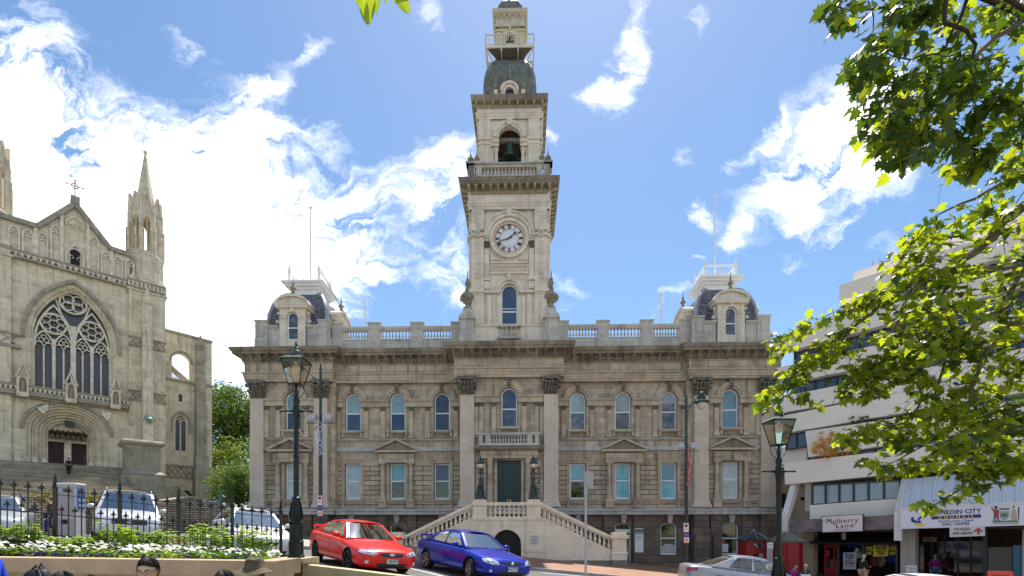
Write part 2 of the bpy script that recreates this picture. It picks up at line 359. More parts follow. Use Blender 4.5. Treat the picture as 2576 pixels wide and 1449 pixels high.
# ---------------------------------------------------------------- town hall
M_ash = stone('hall_ashlar', (.56,.46,.34), (.40,.325,.24), (.13,.105,.075), .95, .40, .007, .45, stain=(.085,.072,.056), stain_amt=.7, streak=.75)
M_rust = stone('hall_rusticated_stone', (.55,.45,.33), (.37,.30,.22), (.06,.05,.035), 1.25, .335, .022, 1.0, stain=(.09,.076,.06), stain_amt=.6, streak=.55)
M_trim = stone('hall_trim_stone', (.56,.465,.345), (.42,.345,.255), (.22,.18,.13), 1.4, .6, .004, .25, stain=(.1,.085,.065), stain_amt=.6, streak=.45)
M_pil = stone('hall_pilaster_stone', (.63,.54,.44), (.53,.448,.358), (.36,.3,.22), 2.6, .95, .005, .2, stain=(.3,.26,.2), stain_amt=.4, streak=.25)
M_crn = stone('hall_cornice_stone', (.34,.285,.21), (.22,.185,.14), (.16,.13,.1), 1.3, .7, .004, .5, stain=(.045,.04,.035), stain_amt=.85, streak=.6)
M_par = stone('hall_parapet_stone', (.58,.545,.48), (.47,.44,.39), (.24,.22,.2), 1.2, .45, .006, .3, stain=(.15,.14,.13), stain_amt=.75, streak=.55)
M_twr = stone('hall_tower_stone', (.79,.70,.57), (.69,.605,.49), (.36,.32,.26), 1.1, .55, .005, .25, stain=(.22,.19,.15), stain_amt=.55, streak=.45)
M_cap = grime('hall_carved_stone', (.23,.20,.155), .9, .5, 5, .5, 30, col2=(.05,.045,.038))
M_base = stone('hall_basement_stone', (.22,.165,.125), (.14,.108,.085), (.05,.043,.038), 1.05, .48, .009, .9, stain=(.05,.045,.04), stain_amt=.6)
M_urn = grime('hall_urn_stone', (.36,.30,.22), .9, .4, 4, .4, 25, col2=(.1,.085,.065))
M_stair = stone('hall_stair_stone', (.86,.745,.58), (.80,.69,.53), (.5,.42,.33), 1.5, .62, .003, .12, stain=(.4,.34,.27), stain_amt=.5, streak=.35)
M_slate = None
def slate():
    m = mat('hall_slate', (.1,.11,.125), .75, spec=.2); b = m.node_tree.nodes['Principled BSDF']
    tc = nd(m, 'ShaderNodeTexCoord'); sp = nd(m, 'ShaderNodeSeparateXYZ'); lk(m, tc.outputs['Object'], sp.inputs[0])
    ad = nd(m, 'ShaderNodeMath', operation='ADD'); lk(m, sp.outputs['X'], ad.inputs[0]); lk(m, sp.outputs['Y'], ad.inputs[1])
    cb = nd(m, 'ShaderNodeCombineXYZ'); lk(m, ad.outputs[0], cb.inputs['X']); lk(m, sp.outputs['Z'], cb.inputs['Y'])
    br = nd(m, 'ShaderNodeTexBrick'); br.inputs['Scale'].default_value = 1; br.inputs['Brick Width'].default_value = .26; br.inputs['Row Height'].default_value = .2; br.inputs['Mortar Size'].default_value = .012
    br.inputs['Color1'].default_value = (.20,.215,.24,1); br.inputs['Color2'].default_value = (.10,.11,.135,1); br.inputs['Mortar'].default_value = (.02,.02,.025,1)
    lk(m, cb.outputs[0], br.inputs['Vector']); lk(m, br.outputs['Color'], b.inputs['Base Color'])
    bp = nd(m, 'ShaderNodeBump'); bp.inputs['Strength'].default_value = .8; bp.inputs['Distance'].default_value = .03; bp.invert = True
    lk(m, br.outputs['Fac'], bp.inputs['Height']); lk(m, bp.outputs['Normal'], b.inputs['Normal'])
    return m
M_slate = slate()
M_lead = grime('hall_lead', (.33,.35,.37), .5, .3, 2, .1, 20, metal=.2, spec=.4)
M_white = grime('white_paint', (.80,.80,.78), .45, .06, 3, .03, 60)
M_wframe = grime('window_paint', (.78,.80,.83), .4, .05, 3, 0)
M_gdark = grime('glass_dark', (.014,.026,.06), .03, .5, 1.3, .04, 1.2, spec=.9)
M_gblind = grime('glass_over_blind', (.33,.46,.50), .06, .22, 1.1, .03, 1.2, spec=.8)
M_gpale = grime('glass_over_pale_blind', (.50,.57,.58), .06, .25, 1.2, .03, 1.2, spec=.8)
M_gcyan = grime('glass_over_blue_blind', (.15,.40,.50), .05, .2, 1.2, .03, 1.2, spec=.8)
M_ggrn = grime('glass_painted_trees', (.035,.045,.015), .03, .8, 3.5, .05, 1.5, spec=.9)  # green tone paints the reflection of trees into the panes
for m_ in (M_gblind, M_gpale, M_gcyan): vary(m_, .55, 1.12)
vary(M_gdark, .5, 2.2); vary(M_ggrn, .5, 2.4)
M_dark = mat('dark_interior', (.012,.012,.014), .9)
M_door = grime('dark_green_door', (.007,.035,.03), .35, .3, 6, .05, 30, spec=.5)
M_brass = mat('brass', (.75,.55,.22), .3, 1.)
M_bell = grime('bell_bronze', (.09,.15,.14), .5, .4, 8, .1, 20, metal=.5)
TH = empty('town_hall', (-.19, 33.5, 0), R(-1.4), 'long Victorian town hall of sandy stone with a tall clock tower over its middle', 'town hall')
XR, XP, XC = 17.81, 12.41, 3.31; YR, YP, YC = .5, 1.0, -.1
BACK = 20
PATH = [(-XR,BACK),(-XR,YR),(-XP,YR),(-XP,YP),(-XC,YP),(-XC,YC),(XC,YC),(XC,YP),(XP,YP),(XP,YR),(XR,YR),(XR,BACK)]
def U(o, dy): return o/K*(33.5+dy)
ZB = 3.4      # basement top
WX = [U(171,1.), U(284,1.), U(398,1.)]; PX = U(551,.5)
lanes = [(-PX,YR,'p'),(-WX[2],YP,'w'),(-WX[1],YP,'g'),(-WX[0],YP,'w'),(0,YC,'c'),(WX[0],YP,'w'),(WX[1],YP,'g'),(WX[2],YP,'w'),(PX,YR,'p')]
HW = .56
# walls: one per bay section, openings cut through
def sect(x0, x1, y, xs, centre=False):
    mb = MB(); holes = [arch(x, HW, 9.12, 11.26, n=14) for x in xs]
    mb.wall([(x0, 7.0),(x1, 7.0),(x1, 12.5),(x0, 12.5)], holes, y, .35)
    mb.box(x0, x1, y+.36, y+.5, 12.5, 14.4); mb.build('wall', M_ash, TH)
    mb = MB()
    holes = [arch(0, .82, 2.9, 6.95, 0.001, 2)] if centre else [[(x-HW,4.36),(x+HW,4.36),(x+HW,6.88),(x-HW,6.88)] for x in xs]
    mb.wall([(x0, ZB-.02),(x1, ZB-.02),(x1, 7.0),(x0, 7.0)], holes, y, .35)
    mb.build('wall', M_rust, TH)
sect(-XR, -XP, YR, [-PX]); sect(-XP, -XC, YP, [-x for x in WX]); sect(-XC, XC, YC, [0], True); sect(XC, XP, YP, WX); sect(XP, XR, YR, [PX])
mb = MB()
for sx in (-1, 1):
    mb.box(min(sx*XR, sx*(XR-.5)), max(sx*XR, sx*(XR-.5)), YR+.36, BACK, ZB, 14.4)
    mb.box(min(sx*XP, sx*(XP-.4)), max(sx*XP, sx*(XP-.4)), YR+.01, YP+.3, ZB, 14.4)
    mb.box(min(sx*XC, sx*(XC-.4)), max(sx*XC, sx*(XC-.4)), YC+.36, YP+.3, ZB, 14.4)
mb.box(-XR+.5, XR-.5, BACK-.5, BACK, -1.5, 14.4)
mb.build('side_wall', M_ash, TH)
mb = MB(); mb.box(-XR+.3, XR-.3, 1.6, BACK-.5, 14.3, 14.45); mb.build('flat_roof', M_lead, TH)
mb = MB()
for y in (1.45,): mb.box(-XR+.5, XR-.5, y+.3, y+.4, -1, 14.3)
mb.build('inner_wall', M_dark, TH)
# basement
mb = MB(); BW = .58
bp = {YR: [(-XR,-XP,[-PX]),(XP,XR,[PX])], YP: [(-XP,-XC,[-x for x in WX]),(XC,XP,WX)]}
for y, ss in bp.items():
    for x0, x1, xs in ss:
        mb.wall([(x0,-2),(x1,-2),(x1,ZB-.1),(x0,ZB-.1)], [arch(x, BW, (.55 if x > 0 else 1.5) if abs(x-WX[1]) > .1 else -.4, 2.45, .3, 8) for x in xs], y-.02, .4)
mb.box(-XC, XC, YC, YP, -2, ZB-.1)
for sx in (-1, 1):
    mb.box(min(sx*XR, sx*(XR-.5))-.02, max(sx*XR, sx*(XR-.5))+.02, YR+.36, BACK, -2, ZB-.1)
    for a in (12.42, 16.86): mb.box(*sorted((sx*a, sx*(a+.98))), YR-.32, YR+.02, -2, ZB-.1); mb.box(*sorted((sx*(a-.06), sx*(a+1.04))), YR-.4, YR+.02, -2, 2.3)
    for a in (WX[1],):
        for dx in (-1, 1):
            c = sx*a+dx*1.02; mb.box(c-.34, c+.34, YP-.2, YP+.02, -2, ZB-.1); mb.box(c-.42, c+.42, YP-.28, YP+.02, 2.15, 2.3)
    for dx in (-1, 1):
        c = sx*PX+dx*1.05; mb.box(c-.34, c+.34, YR-.2, YR+.02, -2, ZB-.1); mb.box(c-.42, c+.42, YR-.28, YR+.02, 2.15, 2.3)
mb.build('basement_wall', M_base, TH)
mb = MB()
for x, y, k in lanes:
    if k == 'c': continue
    mb.prism([(x-.13, 2.72),(x+.13, 2.72),(x+.2, 3.28),(x-.2, 3.28)], y-.3, y+.02)
mbk_=mb; mbk_.build('keystone', grime('pale_keystone', (.4,.36,.33), .9, .3, 5, .3, 25), TH)
for sx, xs in ((1, (12.3, 13.6, 16.7)), (-1, (12.3, 13.6))):
    for x in xs: mb = MB(); mb.tube([(sx*x, YR-.46, -1.5), (sx*x, YR-.46, 1.9)], .05, 6); mb.build('drain_pipe', mat('pipe_black', (.015,.02,.02), .5), TH)
# long mouldings that follow every break of the front
PP = .34
def longm(name, prof, m, path=PATH): b = MB(); b.mould(path, prof); return b.build(name, m, TH)
longm('water_table', [(0,3.3),(.42,3.3),(.44,3.42),(.36,3.46),(.36,3.5),(.42,3.53),(.44,3.62),(.36,3.7),(.06,3.76),(0,3.76)], M_par)
longm('architrave', [(0,12.42),(PP,12.42),(PP,12.56),(PP+.04,12.58),(PP+.04,12.74),(PP+.08,12.76),(PP+.08,12.9),(PP+.18,12.96),(PP+.18,13.02),(PP,13.06)], M_trim)
longm('frieze', [(PP,13.06),(PP,13.6),(PP+.05,13.64),(PP+.06,13.68)], M_ash)
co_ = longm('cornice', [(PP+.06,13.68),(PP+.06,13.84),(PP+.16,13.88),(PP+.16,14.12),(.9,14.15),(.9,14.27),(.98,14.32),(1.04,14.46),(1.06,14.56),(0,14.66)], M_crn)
mbd = MB(); mbk = MB()
for i in range(1, len(PATH)-2):
    a = Vector(PATH[i]); b = Vector(PATH[i+1]); d = (b-a).normalized(); nrm = Vector((d.y, -d.x))
    L = (b-a).length; conv0 = 1 if i in (1, 5, 9) else -1
    a2 = a-d*0; 
    def place(mb, s, w, o0, o1, z0, z1, taper=0):
        p = a+d*s; c = [p+d*(-w)+nrm*o0, p+d*w+nrm*o0, p+d*w+nrm*o1, p+d*(-w)+nrm*o1]
        c2 = [p+d*(-w)+nrm*o0, p+d*w+nrm*o0, p+d*w+nrm*(o1-taper), p+d*(-w)+nrm*(o1-taper)]
        mb.add([(q.x, q.y, z0) for q in c2]+[(q.x, q.y, z1) for q in c], [(0,3,2,1),(4,5,6,7),(0,1,5,4),(1,2,6,5),(2,3,7,6),(3,0,4,7)])
    s0, s1 = (-PP if d.x > .5 and i in (1, 5, 9) else .5), L+(PP if i in (1, 5, 9) else -.5)
    if abs(d.x) < .5: s0, s1 = .4, L-.4
    n = max(1, round((s1-s0)/.6))
    for k in range(n+1 if s1 > s0 else 0): 
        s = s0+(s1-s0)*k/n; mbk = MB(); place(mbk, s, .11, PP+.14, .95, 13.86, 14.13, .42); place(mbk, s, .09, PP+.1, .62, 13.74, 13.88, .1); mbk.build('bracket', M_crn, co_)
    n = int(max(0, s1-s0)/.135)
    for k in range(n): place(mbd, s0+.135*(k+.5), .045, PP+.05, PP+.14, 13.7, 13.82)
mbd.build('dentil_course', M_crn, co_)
# string courses between the big pilasters
for nm, prof, m in (('string_course', [(0,8.42),(.05,8.44),(.16,8.5),(.17,8.56),(.02,8.6),(0,8.6)], M_par), ('storey_cornice', [(0,7.52),(.05,7.55),(.08,7.66),(.26,7.70),(.28,7.78),(.22,7.83),(.02,8.02),(0,8.02)], M_par), ('sill_band', [(0,4.24),(.1,4.25),(.1,4.34),(0,4.36)], M_trim)):
    b = MB()
    for x0, x1, y in ((-XR+1, -XP-.95, YR), (-XP, -XC, YP), (XC, XP, YP), (XP+.95, XR-1, YR)) + (((-XC+.9, XC-.9, YC),) if nm != 'sill_band' else ()):
        b.mould([(x0, y), (x1, y)], prof)
    b.build(nm, m, TH)
# giant pilasters with leafy capitals
def capital(mb, x, w, y, d, z0, z1, big=True):
    h = z1-z0; hw = w/2
    mb.frust(x, y, z0, z1-.16*h, hw*.96, d*.96, hw*1.08, d*1.1)
    rows = ((.02, .38, 5), (.33, .72, 4)) if big else ((.1, .6, 3),)
    for a, b, n in rows:
        for k in range(n):
            c = x-hw+(k+.5)*w/n*(1 if n != 4 else 1); lw = w/n*.5
            zz0, zz1 = z0+a*h, z0+b*h
            mb.add([(c-lw*.7,y-d,zz0),(c+lw*.7,y-d,zz0),(c+lw,y-d-.1*h,zz1-.1*h),(c-lw,y-d-.1*h,zz1-.1*h),(c+lw*.7,y-d-.26*h,zz1),(c-lw*.7,y-d-.26*h,zz1),(c+lw*.5,y-d-.27*h,zz1-.1*h),(c-lw*.5,y-d-.27*h,zz1-.1*h)],
                   [(0,1,2,3),(3,2,4,5),(5,4,6,7),(7,6,1,0)])
            mb.ell((c, y-d-.2*h, zz1-.03*h), (lw*.85, .09*h, .07*h), 6, 4)
    if big:
        for sgn in (-1, 1):
            mb.ell((x+sgn*hw*1.18, y-d-.12*h, z0+.74*h), (.15*h, .16*h, .13*h), 8, 6); mb.ell((x+sgn*hw*1.16, y-d+.05, z0+.45*h), (.12*h, .2*h, .1*h), 7, 5)
        mb.ell((x, y-d-.2*h, z0+.86*h), (.12*h, .1*h, .1*h), 7, 5)
    mb.frust(x, y, z1-.15*h, z1, hw*1.2, d+.18*h, hw*1.42, d+.26*h)
def pilaster(x, w, y, z0, z1, m, capm, d=.3, ch=1.15, ped=.5):
    b = MB(); b.frust(x, y-d/2+.02, z0+ped, z1-ch, w/2, d/2+.02, w/2*.95, d/2+.0)
    b.box(x-w/2-.14, x+w/2+.14, y-d-.14, y, z0, z0+.16); b.frust(x, y-d/2, z0+.16, z0+.3, w/2+.12, d/2+.12, w/2+.06, d/2+.06); b.box(x-w/2-.07, x+w/2+.07, y-d-.07, y, z0+.3, z0+.38); b.frust(x, y-d/2, z0+.38, z0+ped+.01, w/2+.05, d/2+.05, w/2, d/2+.021)
    o = b.build('pilaster', m, TH); b = MB(); capital(b, x, w*.95, y-d/2+.02, d/2+.03, z1-ch, z1)
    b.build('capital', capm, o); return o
for sx in (-1, 1):
    pilaster(sx*12.92, .96, YR, 3.76, 12.42, M_pil, M_cap); pilaster(sx*17.34, .96, YR, 3.76, 12.42, M_pil, M_cap); pilaster(sx*2.80, .98, YC, 3.76, 12.42, M_pil, M_cap)
# windows
def window_round(x, y, style, hw=.535, z0=9.14, zs=11.26):
    b = MB(); o_ = arch(x, hw, z0, zs, n=14); i_ = arch(x, hw-.075, z0+.1, zs, n=14)
    b.wall(o_, [i_], y+.2, .08); b.box(x-hw+.02, x+hw-.02, y+.21, y+.29, 10.36, 10.44)
    f = b.build('window', M_wframe, TH)
    ze = zs
    up = {'blind': M_gblind, 'dark': M_gdark, 'cyan': M_gcyan, 'pale': M_gpale, 'half': M_gdark}[style]; lo = {'blind': M_gdark, 'dark': M_gdark, 'cyan': M_gcyan, 'pale': M_gpale, 'half': M_gdark}[style]
    g = MB(); pts = [p for p in i_ if p[1] > 10.3]; pts = [(x-hw+.075, 10.4), (x+hw-.075, 10.4)]+i_[2:]
    g.add([(a, y+.25, c) for a, c in pts], [tuple(range(len(pts)))]); p1 = g.build('pane', up, f)
    g = MB(); g.add([(x-hw+.07, y+.23, z0+.08), (x+hw-.07, y+.23, z0+.08), (x+hw-.07, y+.23, 10.39), (x-hw+.07, y+.23, 10.39)], [(0,1,2,3)]); g.build('pane', lo, f)
    if style in ('half', 'blind'):
        bz = 10.95 if style == 'half' else 10.3; g = MB()
        if style == 'half':
            pts = [(x-hw+.08, 11.0), (x+hw-.08, 11.0)]+[(a, c) for a, c in i_[2:]]; g.add([(a, y+.245, c) for a, c in pts], [tuple(range(len(pts)))]); g.build('blind', M_gblind, f)
    return f
def window_sq(x, y, top, low, hw=.535, z0=4.38, z1=6.86, mid=5.66, extra=0):
    b = MB(); b.wall([(x-hw,z0),(x+hw,z0),(x+hw,z1),(x-hw,z1)], [[(x-hw+.085,z0+.12),(x+hw-.085,z0+.12),(x+hw-.085,z1-.07),(x-hw+.085,z1-.07)]], y+.2, .08)
    b.box(x-hw+.04, x+hw-.04, y+.21, y+.29, mid-.04, mid+.04); f = b.build('window', M_wframe, TH)
    for za, zb, m, yy in ((mid, z1-.06, top, .25), (z0+.1, mid-.02, low, .235)):
        g = MB(); g.add([(x-hw+.08, y+yy, za), (x+hw-.08, y+yy, za), (x+hw-.08, y+yy, zb), (x-hw+.08, y+yy, zb)], [(0,1,2,3)]); g.build('pane', m, f)
    return f
UP = ['blind','blind','blind','dark','dark','blind','blind','half','cyan']
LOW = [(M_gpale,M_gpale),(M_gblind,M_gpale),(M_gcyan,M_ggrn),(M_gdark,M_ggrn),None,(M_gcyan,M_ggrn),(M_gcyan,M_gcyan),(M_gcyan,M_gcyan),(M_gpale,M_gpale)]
for i, (x, y, k) in enumerate(lanes):
    window_round(x, y, UP[i])
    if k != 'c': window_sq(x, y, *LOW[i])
    # arch trim, imposts, little pilasters
    s = MB(); archband(s, x, 11.26, .97, .72, y-.14, y+.02); archband(s, x, 11.26, .80, HW+.02, y-.07, y+.02); archband(s, x, 11.26, 1.0, .93, y-.18, y+.02)
    sm = s.build('arch_moulding', M_trim, TH)
    s = MB(); s.prism([(x-.1, 11.86),(x+.1, 11.86),(x+.15, 12.3),(x-.15, 12.3)], y-.26, y+.02); s.box(x-.2, x+.2, y-.29, y+.02, 12.28, 12.36); s.ell((x, y-.26, 12.05), (.09,.08,.14), 6, 5); s.build('keystone', M_cap, TH)
    lim = {'p': 1.9, 'c': 2.3}.get(k, 1.56)
    for sg in (-1, 1):
        s = MB(); a, b_ = sorted((x+sg*.6, x+sg*lim)); s.box(a, b_, y-.16, y+.01, 10.84, 11.12); s.box(a-.02 if sg > 0 else a, b_ if sg > 0 else b_+.02, y-.22, y+.01, 11.12, 11.18); s.box(a-.04 if sg > 0 else a, b_ if sg > 0 else b_+.04, y-.27, y+.01, 11.18, 11.28); s.box(a, b_, y-.18, y+.01, 10.78, 10.84)
        s.build('impost_band', M_trim, TH)
    offs = (.98, 1.78) if k == 'p' else ((1.02, 1.86, 2.2) if k == 'c' else (.98,))
    for sg in (-1, 1):
        for of in offs:
            c = x+sg*of; s = MB(); s.frust(c, y-.07, 8.82, 10.5, .15, .08, .135, .07); s.box(c-.2, c+.2, y-.2, y, 8.6, 8.72); s.frust(c, y-.07, 8.72, 8.84, .19, .12, .15, .085)
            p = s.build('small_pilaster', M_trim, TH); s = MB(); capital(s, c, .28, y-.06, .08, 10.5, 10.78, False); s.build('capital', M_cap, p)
    # sill with brackets and a sunk apron
    s = MB(); s.box(x-.74, x+.74, y-.24, y+.2, 9.04, 9.13); s.box(x-.7, x+.7, y-.18, y+.01, 8.98, 9.04)
    for sg in (-1, 1): s.box(x+sg*.66-.07, x+sg*.66+.07, y-.16, y+.01, 8.72, 8.98)
    s.build('window_sill', M_trim, TH)
    s = MB(); s.box(x-.5, x+.5, y-.03, y+.01, 8.66, 8.94); s.build('apron', M_crn, TH)
    if k in 'gp':      # pedimented ground window with columns
        s = MB(); hw = 1.44
        s.box(x-1.22, x+1.22, y-.3, y+.01, 6.98, 7.52); s.box(x-1.26, x+1.26, y-.34, y+.01, 6.9, 6.98)
        for q in (-.95, -.85, -.75, .75, .85, .95): s.box(x+q-.03, x+q+.03, y-.33, y-.29, 7.1, 7.42)
        s.build('entablature', M_ash, TH)
        s = MB(); s.prism([(x-hw,7.72),(x+hw,7.72),(x+hw,7.82),(x,8.44),(x-hw,7.82)], y-.3, y+.01)
        s.build('tympanum', M_crn, TH)
        s = MB(); s.prism([(x-hw-.08,7.60),(x+hw+.08,7.60),(x+hw+.08,7.74),(x-hw-.08,7.74)], y-.5, y+.01); rod(s, (x-hw-.06,7.8), (x+.02,8.5), .13, y-.5, y+.01); rod(s, (x+hw+.06,7.8), (x-.02,8.5), .13, y-.496, y+.01)
        s.build('pediment', M_trim, TH)
        for sg in (-1, 1):
            c = x+sg*.98; s = MB(); s.lathe([(.21,4.36),(.21,4.44),(.19,4.5),(.2,4.56),(.165,4.64),(.165,5.3),(.14,6.66),(.16,6.68),(.14,6.72),(.19,6.8),(.2,6.82)], c, y-.15, 0, 12); s.box(c-.24, c+.24, y-.38, y+.01, 4.26, 4.37); s.box(c-.22, c+.22, y-.36, y+.01, 6.82, 6.9)
            s.build('column', M_trim, TH, smooth=True); s = MB(); s.box(c-.26, c+.26, y-.36, y+.01, 3.76, 4.24); s.box(c-.3, c+.3, y-.4, y+.01, 3.76, 3.88); s.box(c-.3, c+.3, y-.42, y+.01, 4.16, 4.26); s.build('pedestal', M_trim, TH)
    if k != 'c':
        s = MB(); hw = .76
        s.wall([(x-hw,4.36),(x+hw,4.36),(x+hw,7.06),(x-hw,7.06)], [[(x-HW,4.37),(x+HW,4.37),(x+HW,6.88),(x-HW,6.88)]], y-.05, .06); s.box(x-hw-.04, x+hw+.04, y-.12, y, 7.06, 7.12)
        s.build('architrave', M_trim, TH)
        s = MB(); s.wall([(x-.74,3.78),(x+.74,3.78),(x+.74,4.22),(x-.74,4.22)], [[(x-.6,3.86),(x+.6,3.86),(x+.6,4.14),(x-.6,4.14)]], y-.08, .09); s.build('apron', M_trim, TH)
        # basement window
        xx = x; isdoor = (k == 'g' and x > 0); zb = -.4 if isdoor else (.55 if x > 0 else 1.5)
        if x > 0 or k == 'g':
            b = MB(); zi = .12 if not isdoor else .02
            b.wall(arch(xx, BW-.02, zb, 2.45, .3, 8), [arch(xx, BW-.1, zb+zi, 2.43, .24, 8)], y+.2, .08); b.box(xx-BW+.05, xx+BW-.05, y+.21, y+.29, 1.64 if not isdoor else 2.06, 1.72 if not isdoor else 2.3)
            f = b.build('basement_window' if not isdoor else 'side_door', M_wframe, TH)
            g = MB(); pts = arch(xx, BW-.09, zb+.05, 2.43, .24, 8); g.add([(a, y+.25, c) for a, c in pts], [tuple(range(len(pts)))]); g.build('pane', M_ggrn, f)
            if not isdoor and x > PX-1:
                g = MB(); g.box(xx-.48, xx-.08, y+.22, y+.24, .75, 1.3); g.build('notice', mat('paper', (.75,.77,.78), .7), f)
                g = MB(); g.lathe([(.14,0),(.14,.01)], 0, 0, 0, 14); g.m = Matrix.Identity(4); o = g.build('round_sticker', mat('sticker_red', (.5,.02,.02), .5), f); o.rotation_euler = (R(90), 0, 0); o.location = (xx-.37, y+.235, 1.45)
            elif not isdoor and x > WX[1]+1:
                g = MB(); g.add([(xx-.46, y+.235, .7)]+[(xx-.46+.92*k_/8, y+.235, 1.12+.18*math.sin(k_/8*math.pi*.9)) for k_ in range(9)][::1]+[(xx+.46, y+.235, .7)], [tuple([0]+list(range(1, 10))+[10])][0:1]); g.build('blind', mat('grey_blind', (.45,.46,.47), .6), f)
# centre door, columns, niche, little balcony
s = MB(); s.wall([(-1.0,2.9),(1.0,2.9),(1.0,7.12),(-1.0,7.12)], [[(-.8,2.95),(.8,2.95),(.8,6.93),(-.8,6.93)]], YC-.08, .3); s.build('door_surround', M_trim, TH)
s = MB(); s.box(-.84, .84, YC+.2, YC+.27, 2.9, 6.96)
for sg in (-1, 1):
    for z0, z1 in ((3.0,3.9),(4.0,4.35),(4.45,5.5),(5.6,6.8)):
        for a, b_ in ((.06,.36),(.42,.74)): s.box(*sorted((sg*a, sg*b_)), YC+.15, YC+.2, z0, z1)
d = s.build('front_door', M_door, TH); s = MB()
for sg in (-1, 1): s.box(sg*.1-.02, sg*.1+.02, YC+.08, YC+.15, 3.85, 4.3)
s.build('door_handle', M_brass, d)
s = MB(); s.box(-1.9, 1.9, YC-.45, YC+.01, 7.1, 7.5); s.box(-1.95, 1.95, YC-.5, YC+.01, 7.0, 7.1)
for q in range(9): s.box(-1.6+q*.4-.09, -1.6+q*.4+.09, YC-.49, YC-.44, 7.16, 7.42)
s.build('entablature', M_ash, TH)
s = MB(); s.mould([(-2.1,YC),(-2.1,YC-.5),(2.1,YC-.5),(2.1,YC)], [(0,7.5),(.06,7.52),(.2,7.62),(.24,7.72),(.1,7.8),(0,7.8)]); s.box(-2.1, 2.1, YC-.5, YC, 7.5, 7.8); s.build('balcony_slab', M_crn, TH)
for sg in (-1, 1):
    for c in (1.26,): s = MB(); s.lathe([(.27,2.95),(.27,3.2),(.22,3.3),(.2,3.4),(.17,6.6),(.2,6.64),(.17,6.7),(.24,6.9),(.25,7.0)], sg*c, YC-.25, 0, 14); s.build('column', M_trim, TH, smooth=True)
    s = MB(); s.wall([(sg*1.9-.36,3.76),(sg*1.9+.36,3.76),(sg*1.9+.36,6.95),(sg*1.9-.36,6.95)], [arch(sg*1.9, .2, 4.3, 6.3, n=8)], YC-.1, .11); s.build('niche', M_ash, TH)
BALP = [(.04,0),(.062,.02),(.062,.09),(.035,.13),(.05,.2),(.082,.32),(.085,.38),(.06,.5),(.035,.66),(.034,.78),(.05,.84),(.04,.87),(.062,.91),(.062,1.)]
def balusters(mb, x0, x1, y, z0, z1, n, rs=1., seg=8, slope=0.):
    h = z1-z0
    for k in range(n):
        x = x0+(x1-x0)*(k+.5)/n; mb.lathe([(r*rs*h/.6, z*h) for r, z in BALP], x, y, z0+slope*(x-x0), seg)
s = MB(); balusters(s, -1.3, 1.3, YC-.62, 7.96, 8.5, 13); 
for sg in (-1, 1): balusters(s, *sorted((sg*1.42, sg*1.62)), YC-.62, 7.96, 8.5, 1)
bal = MB(); bal.box(-2.0, 2.0, YC-.74, YC-.5, 7.8, 7.95); bal.box(-2.02, 2.02, YC-.76, YC-.48, 8.5, 8.64)
for c in (-1.85, -1.36, 1.36, 1.85): bal.box(c-.12, c+.12, YC-.73, YC-.51, 7.95, 8.5)
o = bal.build('balcony', M_par, TH); s.build('balustrade', M_par, o, smooth=True)
# parapet with balustrades
def baypar(x0, x1, y, name='parapet'):
    s = MB(); s.box(x0, x1, y, y+.3, 14.56, 15.52); s.box(x0, x1, y-.04, y+.34, 15.52, 15.6); s.mould([(x0, y+.02),(x1, y+.02)], [(-.02,16.18),(.03,16.18),(.06,16.28),(.1,16.32),(.1,16.46),(-.4,16.5)]); s.box(x0, x1, y+.02, y+.28, 16.19, 16.48)
    return s
def pier(s, c, y, w=.42, z1=16.74): s.box(c-w, c+w, y-.06, y+.36, 14.56, z1-.12); s.frust(c, y+.15, z1-.14, z1, w+.02, .24, w+.07, .29); s.box(c-w-.03, c+w+.03, y-.1, y+.38, 14.56, 15.56)
PY = YP+.1
for sx in (-1, 1):
    x0, x1 = sorted((sx*3.3, sx*12.5)); s = baypar(x0, x1, PY)
    pc = [U(132,1.2), U(233.7,1.2), U(342,1.2), U(440,1.)]
    for c in pc: pier(s, sx*c, PY)
    o = s.build('parapet', M_par, TH)
    for a, b_ in zip(pc, pc[1:]):
        q = MB(); a2, b2 = sorted((sx*(a+.45), sx*(b_-.45))); balusters(q, a2, b2, PY+.15, 15.6, 16.19, 9); q.build('balustrade', M_par, o, smooth=True)
